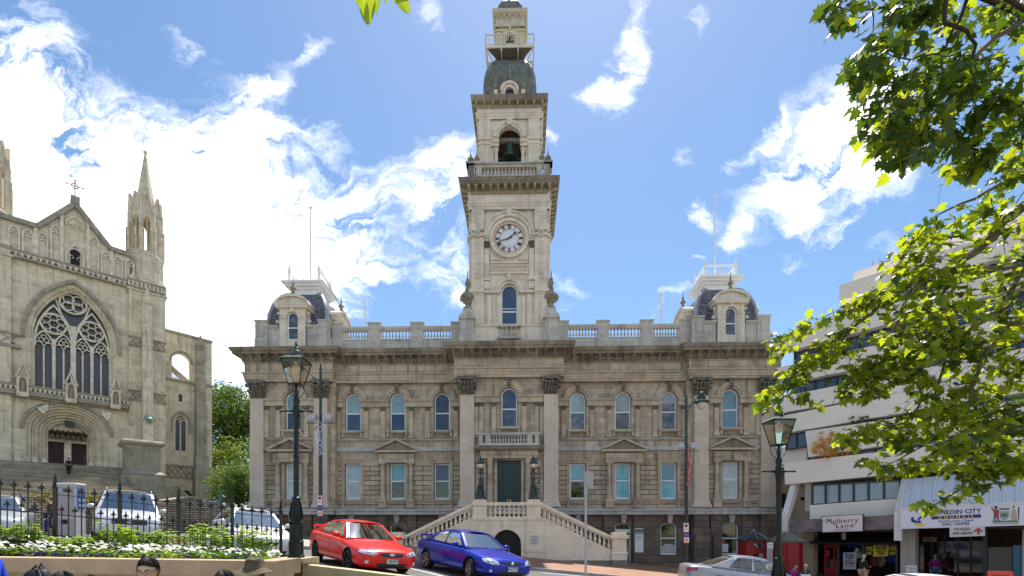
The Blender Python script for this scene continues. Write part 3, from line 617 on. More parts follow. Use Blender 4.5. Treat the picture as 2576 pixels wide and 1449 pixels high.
for sx in (-1, 1):      # pavilion parapet, dormers, curved slate roof, white lookout
    cx = sx*15.0; s = MB(); yf = YR+.1
    x0, x1 = cx-2.62, cx+2.62
    for lo, hi in ((x0, cx-.99), (cx+.99, x1)):
        s.box(lo, hi, yf, yf+.3, 14.56, 15.4); s.box(lo, hi, yf+.03, yf+.3, 15.4, 16.3); s.mould([(lo, yf+.03),(hi, yf+.03)], [(0,16.2),(.1,16.3),(.14,16.34),(.14,16.42),(-.3,16.46)])
    s.box(x0, x1, yf+4.9, yf+5.2, 14.56, 16.4); s.box(x0-.001, x0+.3, yf+.31, yf+5.1, 14.56, 16.4); s.box(x1-.3, x1+.001, yf+.31, yf+5.1, 14.56, 16.4)
    for c in (x0+.42, x1-.42):
        pier(s, c, yf, .42, 16.78); s.box(c-.2, c+.2, yf-.1, yf-.05, 15.65, 16.45)
    s.build('parapet', M_par, TH)
    # mansard: rounded profile
    cy = YR+.6+2.03+.3; prof = [(2.12,16.2),(2.1,16.9),(2.02,17.6),(1.88,18.2),(1.68,18.7),(1.42,19.1),(1.18,19.32),(1.0,19.4)]; LZ = .44
    s = MB(); n = len(prof); vs = []
    for r_, z in prof: vs += [(cx-r_,cy-r_,z),(cx+r_,cy-r_,z),(cx+r_,cy+r_,z),(cx-r_,cy+r_,z)]
    s.add(vs, [(i*4+k, i*4+(k+1)%4, (i+1)*4+(k+1)%4, (i+1)*4+k) for i in range(n-1) for k in range(4)]+[tuple(4*(n-1)+k for k in range(4))])
    rf = s.build('mansard_roof', M_slate, TH, smooth=True)
    s = MB()
    for a in (-1, 1):
        for b_ in (-1, 1): s.tube([(cx+a*r_, cy+b_*r_, z) for r_, z in prof], .13, 6)
    s.mould([(cx-2.05,cy-2.05),(cx+2.05,cy-2.05),(cx+2.05,cy+2.05),(cx-2.05,cy+2.05)], [(0,16.5),(.1,16.4),(.12,16.3)], True); s.build('roof_ridge', M_lead, rf, smooth=True)
    s = MB(); sq = [(cx-1,cy-1),(cx+1,cy-1),(cx+1,cy+1),(cx-1,cy+1)]
    s.mould(sq, [(0,19.34),(.04,19.34),(.04,19.69),(.16,19.76),(.16,19.86),(.34,19.94),(.34,20.04),(.5,20.12),(.52,20.24),(-.2,20.30)], True); s.slab([(cx-1.05,cy-1.05),(cx+1.05,cy-1.05),(cx+1.05,cy+1.05),(cx-1.05,cy+1.05)], 20.04, 20.27)
    lk_ = s.build('lookout_platform', M_white, TH)
    s = MB(); q = 1.08
    for a, b_ in ((-1,-1),(1,-1),(1,1),(-1,1)): s.box(cx+a*q-.07, cx+a*q+.07, cy+b_*q-.07, cy+b_*q+.07, 20.24, 21.29); s.lathe([(.05,0),(.09,.06),(.03,.14),(.05,.2),(.008,.42)], cx+a*q, cy+b_*q, 21.29, 8)
    for (ax, ay), (bx, by) in (((-q,-q),(q,-q)),((q,-q),(q,q)),((q,q),(-q,q)),((-q,q),(-q,-q))):
        A = Vector((cx+ax, cy+ay, 0)); B = Vector((cx+bx, cy+by, 0))
        for z in (20.39, 21.06, 21.16): s.tube([A+Vector((0,0,z)), B+Vector((0,0,z))], .028, 4)
        for k in range(1, 14):
            p = A.lerp(B, k/14); s.tube([p+Vector((0,0,20.34)), p+Vector((0,0,21.09))], .014, 4)
            if k % 2: s.tube([p+(B-A)/14*math.cos(a)*.9+Vector((0,0,20.59+.12*math.sin(a))) for a in [R(36*j) for j in range(11)]], .01, 3)
    s.build('railing', M_white, lk_)
    s = MB(); s.tube([(cx+.0, cy, 20.24), (cx, cy, 26.30 if sx < 0 else 26.70)], [.07, .04], 8); s.ell((cx, cy, 26.40 if sx < 0 else 26.80), (.13,.13,.06), 8, 5); s.build('flagpole', M_white, lk_)
    if sx < 0: s = MB(); s.tube([(cx+1.1, cy-1.0, 21.34), (cx+1.75, cy+.2, 19.84), (cx+2.6, cy+1.0, 18.34)], .035, 5); s.build('ladder_rail', M_lead, lk_)
    # dormers on three sides
    for ang in (0, 90, -90):
        M4 = Matrix.Translation((cx, cy, 0)) @ Matrix.Rotation(R(ang), 4, 'Z'); f = -(cy-yf)-.06 if ang == 0 else -2.42
        zo = 0
        s = MB(); s.m = M4; hw = .9
        zb = 14.58
        s.wall([(-hw,zb),(hw,zb),(hw,17.55),(-hw,17.55)], [arch(0,.38,15.4,16.95,n=10)], f, .3)
        s.box(-hw, -hw+.3, f+.3, f+2.0, zb, 17.55); s.box(hw-.3, hw, f+.3, f+2.0, zb, 17.55); s.box(-hw-.02, -hw+.5, f-.06, f+.01, zb, 15.4); s.box(hw-.5, hw+.02, f-.06, f+.01, zb, 15.4)
        s.box(-hw, hw, f+.3, f+.5, 17.35, 17.55)
        for sg in (-1, 1):
            s.box(*sorted((sg*.42, sg*hw)), f-.1, f+.01, 16.85, 16.97); s.box(*sorted((sg*.52, sg*.9)), f-.05, f+.01, 15.4, 16.85)
            s.ell((sg*1.12, f+.15, 16.72), (.14,.08,.14), 8, 5); s.ell((sg*1.06, f+.15, 17.3), (.1,.08,.12), 8, 5)
        archband(s, 0, 16.95, .56, .40, f-.07, f+.01, 10); s.prism([(-.06,17.3),(.06,17.3),(.1,17.56),(-.1,17.56)], f-.14, f+.01)
        o = s.build('dormer', M_twr, TH)
        s = MB(); s.m = M4; pts = [(-1.25,17.78),(1.25,17.78)]+[(1.25*math.cos(R(a)), 17.86+.62*math.sin(R(a))) for a in range(0, 181, 15)]
        s.box(-1.12, 1.12, f-.22, f+1.3, 17.55, 17.78); s.prism([(x_, z_) for x_, z_ in [(-1.05,17.78),(1.05,17.78)]+[(1.05*math.cos(R(a)), 17.8+.5*math.sin(R(a))) for a in range(0, 181, 15)]], f-.08, f+1.5)
        band(s, [(1.2*math.cos(R(a)), 17.8+.66*math.sin(R(a))) for a in range(0, 181, 12)], [(1.04*math.cos(R(a)), 17.8+.52*math.sin(R(a))) for a in range(0, 181, 12)], f-.25, f+1.2)
        s.box(-1.2, 1.2, f-.25, f, 17.72, 17.82); s.build('dormer_pediment', M_twr, o)
        s = MB(); s.m = M4; s.lathe([(.24,18.4),(.2,18.55),(.1,18.7),(.08,18.8),(.2,18.95),(.2,19.02),(.07,19.15),(.05,19.25),(.09,19.32),(.03,19.4),(.015,19.75)], 0, f+.1, 0, 10); s.build('finial', M_urn, o, smooth=True)
        s = MB(); s.m = M4; i_ = arch(0,.31,15.5,16.95,n=10); s.wall(arch(0,.38,15.4,16.95,n=10), [i_], f+.12, .08); s.box(-.34,.34,f+.13,f+.18,16.22,16.3); fr = s.build('dormer_window', M_wframe, o)
        s = MB(); s.m = M4; s.add([(a, f+.18, c) for a, c in i_], [tuple(range(len(i_)))]); s.build('pane', M_gdark, fr) if False else s.build('pane', M_gdark, o)
# roof stub poles
for o_, y0_ in ((-372, 748), (373, 740)):
    s = MB(); s.tube([(U(o_,6), 6, 14.4), (U(o_,6), 6, 2.2+(HY-y0_)/K*39.5)], .06, 6); s.ell((U(o_,6), 6, 2.2+(HY-y0_)/K*39.5), (.1,.1,.05), 6, 4); s.build('roof_pole', M_white, TH)
# urns on pedestals beside the tower
URN = [(.3,0),(.3,.12),(.16,.2),(.13,.32),(.22,.42),(.48,.72),(.5,.84),(.44,.96),(.2,1.2),(.13,1.4),(.11,1.62),(.17,1.72),(.17,1.8),(.1,1.9),(.12,2.0),(.05,2.15),(.02,2.6)]
for sx in (-1, 1):
    c = sx*2.84; s = MB(); y = YC-.05
    s.box(c-.52, c+.52, y-.12, y+.9, 14.56, 15.35); s.box(c-.45, c+.45, y-.05, y+.85, 15.35, 16.4); s.box(c-.55, c+.55, y-.15, y+.95, 16.4, 16.52); s.prism([(c-.5,16.52),(c+.5,16.52)]+[(c+.5*math.cos(R(a)), 16.56+.3*math.sin(R(a))) for a in range(0,181,20)], y-.12, y+.9); s.frust(c, y+.4, 16.84, 17.25, .34, .34, .26, .26)
    o = s.build('urn_pedestal', M_par, TH); s = MB(); s.lathe(URN, c, y+.4, 17.2, 14)
    for k in range(8): a = k*R(45); s.ell((c+.42*math.cos(a), y+.4+.42*math.sin(a), 17.95), (.1,.1,.2), 6, 5)
    s.build('urn', M_urn, o, smooth=True)
# ------------- clock tower
TY = 2.85
TW = empty('clock_tower'); TW.parent = TH
def sqp(h): return [(-h,TY-h),(h,TY-h),(h,TY+h),(-h,TY+h)]
H1 = 2.55; F1 = TY-H1; M_t2 = M_twr
def four(fn, m, name, par=TW, smooth=False, angs=(0,90,180,270)):
    s = MB()
    for a in angs: s.m = Matrix.Translation((0,TY,0)) @ Matrix.Rotation(R(a), 4, 'Z'); fn(s)
    s.m = Matrix.Identity(4); return s.build(name, m, par, smooth)
def shaft(s):
    f = -H1
    s.wall([(-H1,14.5),(H1,14.5),(H1,25.3),(-H1,25.3)], [arch(0,.56,16.1,18.4,n=12)], f, .5)
    s.box(-H1, -.75, f-.06, f, 14.56, 16.05); s.box(.75, H1, f-.06, f, 14.56, 16.05); s.box(-H1, H1, f-.12, f+.01, 16.05, 16.2); s.box(-.8, .8, f-.05, f+.01, 14.56, 15.3)
    for sg in (-1, 1):
        for a, b_ in ((1.72, 2.551), (1.2, 1.5), (.86, 1.1)): s.box(*sorted((sg*a, sg*b_)), f-(.18 if a > 1.5 else .1), f+.01, 16.2, 18.2 if a > 1. else 18.1)
        s.box(*sorted((sg*1.7, sg*2.7)), f-.3, f+.01, 18.3, 18.52); s.box(*sorted((sg*.66, sg*1.7)), f-.22, f+.01, 18.28, 18.44); s.box(*sorted((sg*1.7, sg*2.62)), f-.22, f+.01, 18.18, 18.3)
        s.wall([(sg*2.13-.42,18.52),(sg*2.13+.42,18.52),(sg*2.13+.42,22.05),(sg*2.13-.42,22.05)], [[(sg*2.13-.2,18.9),(sg*2.13+.2,18.9),(sg*2.13+.2,21.75),(sg*2.13-.2,21.75)]], f-.2, .2); s.box(sg*2.13-.22, sg*2.13+.22, f-.16, f, 18.85, 21.8); s.box(sg*2.13-.22, sg*2.13+.22, f-.16, f, 22.6, 23.8)
        s.wall([(sg*2.13-.42,22.5),(sg*2.13+.42,22.5),(sg*2.13+.42,23.95),(sg*2.13-.42,23.95)], [[(sg*2.13-.2,22.65),(sg*2.13+.2,22.65),(sg*2.13+.2,23.75),(sg*2.13-.2,23.75)]], f-.2, .2)
        s.box(sg*2.13-.46, sg*2.13+.46, f-.26, f+.01, 22.1, 22.32); s.m = s.m; 
        ring(s, sg*2.13, 22.2, .24, .17, f-.34, f, 14); s.box(sg*2.13-.03, sg*2.13+.03, f-.31, f-.2, 22.05, 22.35); s.box(sg*2.13-.15, sg*2.13+.15, f-.31, f-.2, 22.17, 22.23)
        s.box(*sorted((sg*1.36, sg*1.68)), f-.14, f+.01, 19.35, 21.3); s.box(*sorted((sg*1.28, sg*1.72)), f-.2, f+.01, 19.15, 19.35); s.box(*sorted((sg*1.34, sg*1.7)), f-.12, f+.01, 18.6, 19.1)
        s.box(*sorted((sg*1.1, sg*1.7)), f-.2, f+.01, 22.0, 22.2); s.box(*sorted((sg*1.15, sg*1.7)), f-.14, f+.01, 21.75, 22.0)
        s.prism([(sg*1.28,20.55),(sg*.55,20.55),(sg*1.28,20.95)] if sg > 0 else [(sg*1.28,20.55),(sg*1.28,20.95),(sg*.55,20.55)], f-.09, f)
    s.box(-1.3, 1.3, f-.1, f+.01, 20.32, 20.46); s.box(-1.3, 1.3, f-.14, f+.01, 19.6, 19.72); s.box(-1.3, 1.3, f-.05, f+.01, 19.86, 19.92)
    for k in range(20): ring(s, -1.14+k*.12, 20.1, .09, .045, f-.06, f, 8)
    archband(s, 0, 18.4, .98, .74, f-.16, f+.01, 14); archband(s, 0, 18.4, .74, .57, f-.08, f+.01, 14); s.prism([(-.09,19.1),(.09,19.1),(.14,19.5),(-.14,19.5)], f-.28, f+.01)
    archband(s, 0, 22.1, 1.66, 1.34, f-.2, f+.01, 18); archband(s, 0, 22.1, 1.72, 1.6, f-.28, f+.01, 18); s.prism([(-.12,23.4),(.12,23.4),(.17,23.9),(-.17,23.9)], f-.36, f+.01)
    ring(s, 0, 22.0, 1.34, 1.12, f-.22, f, 32)
four(shaft, M_twr, 'tower_shaft')
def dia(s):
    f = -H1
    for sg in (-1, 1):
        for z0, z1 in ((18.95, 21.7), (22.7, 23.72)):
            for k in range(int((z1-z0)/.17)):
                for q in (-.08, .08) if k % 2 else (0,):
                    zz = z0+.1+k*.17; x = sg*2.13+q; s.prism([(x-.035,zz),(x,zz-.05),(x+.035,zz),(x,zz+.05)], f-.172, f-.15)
four(dia, mat('painted_hole_shade', (.22,.19,.15), .9), 'pilaster_shade_marks')  # dark diamonds paint the shade of carved holes
four(lambda s: capitals_t(s), M_cap, 'carved_capital') if False else None
def cap_t(s):
    for sg in (-1, 1): capital(s, sg*1.52, .3, -H1-.04, .1, 21.3, 21.75, False)
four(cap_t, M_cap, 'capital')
s = MB(); s.mould(sqp(H1), [(.18,23.9),(.2,23.92),(.2,24.1),(.24,24.12),(.24,24.26),(.3,24.32),(.3,24.38),(.2,24.4),(.2,24.98),(.26,25.02),(.26,25.12)], True); s.build('tower_frieze', M_twr, TW)
s = MB(); s.mould(sqp(H1), [(.26,25.02),(.3,25.1),(.3,25.22),(.34,25.3),(.72,25.33),(.72,25.42),(.8,25.5),(.82,25.64),(.84,25.7),(-.1,25.8)], True); s.slab(sqp(H1+.3), 25.5, 25.74)
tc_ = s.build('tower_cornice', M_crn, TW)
M_soff = grime('tower_bracket_stone', (.48,.40,.27), .9, .35, 5, .3, 25)
def brk(h, z0, z1, o0, o1, n, w, dn, dz0, dz1):
    def fn(s):
        f = -h
        for k in range(n): x = -h-.15+(2*h+.3)*k/(n-1); s.add([(x-w,f-o0,z0),(x+w,f-o0,z0),(x+w,f-o1,z1-.1),(x-w,f-o1,z1-.1),(x-w,f-o0,z1),(x+w,f-o0,z1),(x+w,f-o1,z1),(x-w,f-o1,z1)], [(0,1,2,3),(3,2,6,7),(0,3,7,4),(1,5,6,2),(0,4,5,1)])
        for k in range(dn): x = -h-.1+(2*h+.2)*(k+.5)/dn; s.box(x-.035, x+.035, f-o0-.08, f-o0+.02, dz0, dz1)
    return fn
four(brk(H1, 25.1, 25.33, .26, .68, 12, .09, 44, 24.9, 25.03), M_soff, 'tower_bracket')
# clock
M_dial = grime('clock_dial', (.75,.76,.76), .5, .05, 4, 0); M_blk = mat('black_paint', (.01,.01,.012), .5)
g = MB(); g.lathe([(.96,0),(.96,.04)], 0, 0, 0, 40); ck = g.build('clock_face', M_dial, TW); ck.rotation_euler = (R(90), 0, 0); ck.location = (0, F1-.02, 22.0)
# the three-level limit: numerals, hands and dial ring are one mesh each beside the dial
g = MB(); ring(g, 0, 22.0, 1.12, .95, F1-.12, F1, 40); g.build('clock_ring', mat('clock_gilding', (.66,.47,.33), .45), TW)
g = MB()
for k in range(72): a = R(5*k); g.ell((1.03*math.sin(a), F1-.13, 22+1.03*math.cos(a)), (.025,.02,.025), 5, 4)
g.build('dial_beading', mat('gilt_beads', (.8,.55,.38), .4), TW)
NUM = ['XII','I','II','III','IIII','V','VI','VII','VIII','IX','X','XI']
g = MB()
for k, s_ in enumerate(NUM):
    M0 = Matrix.Translation((0, F1-.1, 22)) @ Matrix.Rotation(-R(-30*k), 4, 'Y')
    wd = {'I': .05, 'V': .13, 'X': .13}; tot_ = sum(wd[c] for c in s_); x = -tot_/2
    for c in s_:
        cx_ = x+wd[c]/2; x += wd[c]
        if c == 'I': ss = [((cx_,.68),(cx_,.9),.026)]
        elif c == 'V': ss = [((cx_-.045,.9),(cx_,.68),.028),((cx_+.045,.9),(cx_,.68),.014)]
        else: ss = [((cx_-.045,.9),(cx_+.045,.68),.028),((cx_+.045,.9),(cx_-.045,.68),.014)]
        g.m = M0
        for a, b_, w_ in ss: rod(g, a, b_, w_, -.012, .012)
    rod(g, (-tot_/2,.9), (tot_/2,.9), .012, -.012, .012); rod(g, (-tot_/2,.68), (tot_/2,.68), .012, -.012, .012)
g.m = Matrix.Identity(4); ring(g, 0, 22, .945, .925, F1-.11, F1-.09, 40); ring(g, 0, 22, .62, .612, F1-.11, F1-.09, 32)
g.build('clock_numerals', M_blk, TW)
g = MB(); c0 = Vector((0, 22.0))
def hand(g, ang, L, w0, w1, y):
    d_ = Vector((math.sin(R(ang)), math.cos(R(ang)))); n_ = Vector((d_.y, -d_.x))
    g.prism([tuple(c0-d_*.2+n_*w0), tuple(c0-d_*.2-n_*w0), tuple(c0+d_*L*.7-n_*w0*.6), tuple(c0+d_*L-n_*w1), tuple(c0+d_*L+n_*w1), tuple(c0+d_*L*.7+n_*w0*.6)], y, y+.012); return d_, n_
hand(g, 252, .92, .035, .008, F1-.15); d_, n_ = hand(g, 51, .62, .04, .01, F1-.17)
g.prism([tuple(c0+d_*.38), tuple(c0+d_*.46-n_*.1), tuple(c0+d_*.56-n_*.03), tuple(c0+d_*.66), tuple(c0+d_*.56+n_*.03), tuple(c0+d_*.46+n_*.1)], F1-.171, F1-.157); g.lathe([(.05,F1-.175),(.05,F1-.13)], 0, 0, 0, 10) if False else g.ell((0,F1-.16,22),(.06,.02,.06),10,5)
g.build('clock_hands', M_blk, TW)
# tower window
s = MB(); i_ = arch(0,.48,16.2,18.4,n=12); s.wall(arch(0,.56,16.1,18.4,n=12), [i_], F1+.2, .08); s.box(-.5,.5,F1+.21,F1+.27,17.1,17.2); s.box(-.5,.5,F1+.21,F1+.27,17.34,17.38); fr = s.build('tower_window', M_wframe, TW)
s = MB(); s.add([(a, F1+.26, c) for a, c in i_], [tuple(range(len(i_)))]); s.build('window_pane', mat('glass_tower', (.05,.08,.14), .05, spec=.8), TW)
s = MB(); balusters(s, -.62, .62, F1-.2, 15.3, 15.95, 4); s.box(-.8,.8,F1-.32,F1-.07,15.95,16.06); s.box(-.8,.8,F1-.32,F1-.07,15.15,15.3); s.build('window_balustrade', M_par, TW)
# balustraded stage
H2 = 2.72
def st2(s):
    f = -H2
    s.box(-H2, H2, f, f+.25, 25.75, 26.3); s.box(-H2, H2, f, f+.3, 26.78, 26.95); s.box(-H2-.12, H2+.12, f-.12, f+.36, 26.95, 27.03)
    for sg in (-1, 1): s.box(*sorted((sg*1.85, sg*2.22)), f-.03, f+.28, 25.75, 26.95); s.box(*sorted((sg*2.3, sg*2.75)), f-.03, f+.32, 25.75, 26.95); s.box(*sorted((sg*1.75, sg*2.92)), f-.2, f+.4, 26.93, 27.08)
    s.box(-1.85, 1.85, f+.28, f+.4, 26.2, 26.9)
four(st2, M_par, 'stage_parapet')
four(lambda s: balusters(s, -1.8, 1.8, -H2+.12, 26.3, 26.78, 15, .85), M_white if False else M_twr, 'balustrade', smooth=True)
def fin_(s):
    for x in (-2.62, -2.2, 2.2, 2.62): s.lathe([(.12,0),(.1,.08),(.06,.14),(.2,.3),(.2,.4),(.12,.5),(.05,.56),(.07,.62),(.03,.7),(.012,1.1)], x, -H2+.1, 27.05, 9)
four(fin_, M_urn, 'stage_finial', smooth=True, angs=(0, 180))
# belfry
H3 = 2.10; zs3 = 29.27
def bel(s):
    f = -H3; big = 1.28
    hole = [(-big,27.0),(big,27.0),(big,28.6),(.76,28.6),(.76,zs3)]+arcpts(0, zs3, .76, 0, 180, 12)[1:-1]+[(-.76,zs3),(-.76,28.6),(-big,28.6)]
    s.wall([(-H3,25.7),(H3,25.7),(H3,31.6),(-H3,31.6)], [hole], f, .35, True)
    for sg in (-1, 1):
        s.box(*sorted((sg*1.3, sg*(H3+.005))), f-.12, f+.01, 27.2, 30.44); s.box(*sorted((sg*1.22, sg*2.2)), f-.22, f+.01, 29.0, 29.12); s.box(*sorted((sg*1.26, sg*2.16)), f-.17, f+.01, 28.7, 28.8)
        s.box(*sorted((sg*.72, sg*1.3)), f-.1, f+.3, 28.6, 28.72); s.box(*sorted((sg*.7, sg*1.32)), f-.14, f+.3, 28.88, 29.0); s.box(*sorted((sg*.76, sg*1.3)), f-.05, f+.25, 28.7, 28.9)
        for x in (.93,): s.lathe([(.17,27.05),(.17,27.2),(.14,27.3),(.125,28.3),(.16,28.4),(.18,28.6)], sg*x, f+.12, 0, 10)
        for x in (1.2,): s.lathe([(.12,27.05),(.1,28.3),(.14,28.6)], sg*x, f+.12, 0, 8)
    archband(s, 0, zs3, 1.14, .92, f-.13, f+.01, 14); archband(s, 0, zs3, .94, .76, f-.06, f+.01, 14); s.prism([(-.14,30.0),(.14,30.0),(.2,30.48),(-.2,30.48)], f-.22, f+.01)
four(bel, M_twr, 'belfry')
s = MB(); s.mould(sqp(H3), [(.12,30.44),(.14,30.46),(.14,30.6),(.18,30.62),(.18,30.72),(.24,30.78),(.24,30.84),(.12,30.86),(.12,31.26),(.18,31.3),(.18,31.38)], True); s.build('belfry_frieze', M_twr, TW)
s = MB(); s.mould(sqp(H3), [(.18,31.3),(.22,31.4),(.46,31.46),(.46,31.54),(.52,31.66),(.54,31.8),(-.2,31.9)], True); s.slab(sqp(H3), 31.6, 31.86); s.build('belfry_cornice', M_crn, TW)
four(brk(H3, 31.24, 31.46, .18, .44, 9, .07, 34, 31.16, 31.25), M_soff, 'belfry_bracket')
s = MB(); s.lathe([(.08,29.62),(.16,29.5),(.28,29.46),(.3,29.3),(.33,28.95),(.4,28.68),(.5,28.54),(.49,28.48),(.4,28.5)], 0, TY-1.2, 0, 20); s.build('bell', M_bell, TW, smooth=True)
s = MB(); s.box(-H3+.3, H3-.3, TY-1.3, TY-1.05, 29.62, 29.86); s.box(-H3+.3, H3-.3, TY+.6, TY+.8, 29.2, 29.4); s.build('bell_beam', mat('timber_pale', (.4,.36,.3), .8), TW)
s = MB(); s.slab(sqp(H3-.3), 27.0, 27.06); 
s.m = Matrix.Translation((0,TY,0)); rod(s, (-1.5,29.6), (-.2,28.1), .16, -.4, -.2); s.m = Matrix.Identity(4); s.box(-1.7,1.7,TY+1.0,TY+1.2,27.1,30.0); s.box(-1.75,1.75,TY-1.7,TY+1.7,30.75,30.85); s.build('belfry_floor', mat('timber_brown', (.1,.06,.04), .85), TW)
# dome, dormer, deck, lantern
prof = [(1.82,31.8),(1.84,32.5),(1.84,33.2),(1.8,33.8),(1.7,34.3),(1.55,34.8),(1.35,35.2),(1.12,35.55)]
def sqloft(s, prof, ch=.12):
    vs = []
    for r_, z in prof:
        c = r_*ch; vs += [(-r_+c,TY-r_,z),(r_-c,TY-r_,z),(r_,TY-r_+c,z),(r_,TY+r_-c,z),(r_-c,TY+r_,z),(-r_+c,TY+r_,z),(-r_,TY+r_-c,z),(-r_,TY-r_+c,z)]
    n = len(prof); s.add(vs, [(i*8+k, i*8+(k+1)%8, (i+1)*8+(k+1)%8, (i+1)*8+k) for i in range(n-1) for k in range(8)]+[tuple(8*(n-1)+k for k in range(8))])
M_dome = grime('dome_lead', (.17,.18,.16), .6, .5, 2.5, .15, 12, col2=(.09,.10,.075))
s = MB(); sqloft(s, prof); s.build('tower_dome', M_dome, TW, smooth=True)
def dd(s):
    f = -1.98
    s.wall([(-.58,31.8)]+[(.58,31.8),(.58,32.6)]+[(.58*math.cos(R(a)), 32.6+.58*math.sin(R(a))) for a in range(10,180,10)]+[(-.58,32.6)], [arch(0,.3,31.95,32.5,n=10)], f, .6)
    archband(s, 0, 32.55, .66, .5, f-.1, f+.5, 12); archband(s, 0, 32.5, .42, .31, f-.05, f+.05, 10)
    for sg in (-1, 1): s.box(sg*.95-.14, sg*.95+.14, f+.02, f+.35, 31.8, 32.7); s.box(*sorted((sg*.6, sg*.85)), f+.1, f+.4, 31.8, 32.5)
four(dd, M_twr, 'dome_dormer')
def df(s):
    f = -1.98
    s.lathe([(.16,0),(.1,.15),(.18,.35),(.12,.5),(.05,.6),(.08,.9),(.03,1.0),(.015,1.5)], 0, f+.1, 33.15, 9)
    for sg in (-1, 1): s.lathe([(.16,0),(.16,.06),(.08,.14),(.18,.3),(.17,.42),(.07,.6),(.05,.7),(.08,.76),(.015,1.15)], sg*.95, f+.18, 32.7, 9)
four(df, M_urn, 'dormer_finial', smooth=True)
s = MB(); pts = arch(0,.3,31.95,32.5,n=10); s.add([(a, TY-1.85, c) for a, c in pts], [tuple(range(len(pts)))]); s.build('dormer_pane', M_gdark, TW)
s = MB(); q = 1.69
for a in range(4):
    s.m = Matrix.Translation((0,TY,0)) @ Matrix.Rotation(R(90*a), 4, 'Z')
    if a % 2 == 0: s.add([(-q,-q,35.9),(q,-q,35.9),(.95,-.95,35.7),(-.95,-.95,35.7),(-q,-q,35.98),(q,-q,35.98),(.95,-.95,35.98),(-.95,-.95,35.98)], [(0,3,2,1),(4,5,6,7),(0,1,5,4),(1,2,6,5),(2,3,7,6),(3,0,4,7)])
s.m = Matrix.Identity(4); s.build('balcony_deck', mat('deck_timber', (.13,.11,.09), .8), TW)
s = MB()
for a in range(4):
    s.m = Matrix.Translation((0,TY,0)) @ Matrix.Rotation(R(90*a), 4, 'Z')
    s.box(-q, q, -q-.02, -q+.04, 35.84, 36.0); s.box(-q, q, -q-.02, -q+.04, 36.74, 36.8); s.box(-q, q, -q, -q+.02, 36.08, 36.12)
    for x in (-q, -.58, .58, q): s.box(x-.03, x+.03, -q-.01, -q+.05, 35.9, 36.8)
    for k in range(22):
        x = -q+2*q*(k+.5)/22; s.box(x-.012, x+.012, -q, -q+.02, 35.95, 36.75)
        if k % 2: ring(s, x+.077, 36.42, .07, .045, -q, -q+.02, 8)
    s.tube([(-q,-q+.02,35.86),(-.9,-1.0,35.1)], .05, 4)
    for x in (-.58, .58): s.box(x-.04, x+.04, -q, -.9, 35.62, 35.88)
s.m = Matrix.Identity(4); s.build('balcony_railing', grime('cream_paint', (.72,.66,.56), .5, .1, 4, .05), TW)
M_lant = grime('lantern_paint', (.70,.60,.38), .6, .15, 3, .08)
def lan(s):
    f = -.96; s.wall([(-.96,35.5),(.96,35.5),(.96,38.9),(-.96,38.9)], [arch(0,.3,35.6,37.15,n=8)], f, .2)
    for sg in (-1, 1): s.box(*sorted((sg*.66, sg*.962)), f-.08, f+.01, 35.9, 37.6); s.box(*sorted((sg*.6, sg*1.02)), f-.14, f+.01, 37.6, 37.75)
    archband(s, 0, 37.15, .6, .4, f-.08, f+.01, 10); s.prism([(-.06,37.7),(.06,37.7),(.1,37.95),(-.1,37.95)], f-.14, f+.01)
    for k in range(5): x = -.8+.4*k; s.box(x-.04, x+.04, f-.22, f+.01, 38.55, 38.78)
four(lan, M_lant, 'lantern_stage')
s = MB(); s.mould(sqp(.96), [(.08,37.95),(.12,38.0),(.12,38.15),(.04,38.2),(.04,38.75),(.24,38.85),(.24,38.92),(.3,39.05),(-.2,39.12)], True); s.slab(sqp(.96), 38.9, 39.1); s.build('lantern_cornice', grime('cornice_paint', (.6,.54,.42), .6, .15, 3, .08), TW)
s = MB(); s.box(-.28,.28,TY-.86,TY-.84,35.6,36.95); s.box(-.3,-.0,TY-.88,TY-.86,35.7,36.9) if False else None; s.build('lantern_door', M_white, TW)
s = MB(); sqloft(s, [(.9,39.1),(.92,39.5),(.85,39.9),(.65,40.3),(.35,40.6),(.15,40.8),(.12,41.4),(.03,42.6)], .25); s.build('lantern_dome', M_dome, TW, smooth=True)
# ------------- double staircase
ST = empty('staircase'); ST.parent = TH
SY = -4.5; s_ = 29.0/K
def X4(o): return o*s_
s = MB(); s.wall([(-1.14,-1.5),(1.14,-1.5),(1.14,2.95),(-1.14,2.95)], [arch(0,.83,-1.49,1.42,n=14)], SY, .5)
s.box(-1.14,1.14,SY+.5,SY+.55,2.4,2.95) ; s.box(-1.99, 1.99, SY+.3, -.1, 2.7, 2.9)
for sg in (-1, 1):
    s.box(*sorted((sg*1.14, sg*2.0)), SY-.1, SY+.6, -1.5, 3.0); s.box(*sorted((sg*1.08, sg*2.05)), SY-.16, SY+.66, .98, 1.16) if sg > 0 else s.box(-2.05,-1.08,SY-.16,SY+.66,.98,1.16)
    s.box(*sorted((sg*1.17, sg*1.97)), SY-.06, SY+.56, 3.0, 3.66); s.box(*sorted((sg*1.98, sg*2.0)), SY+.6, -.1, -1.5, 2.9)
archband(s, 0, 1.42, .97, .83, SY-.04, SY+.01, 14); s.prism([(-.16,2.3),(.16,2.3),(.24,2.78),(-.24,2.78)], SY-.1, SY+.01)
s.mould([(-2.0,SY-.1),(-1.14,SY-.1),(-1.14,SY),(1.14,SY),(1.14,SY-.1),(2.0,SY-.1)], [(0,2.78),(.05,2.8),(.07,2.94),(0,2.98)])
zt, zb_, xo, xi = 3.0, 1.0, X4(263), 2.0
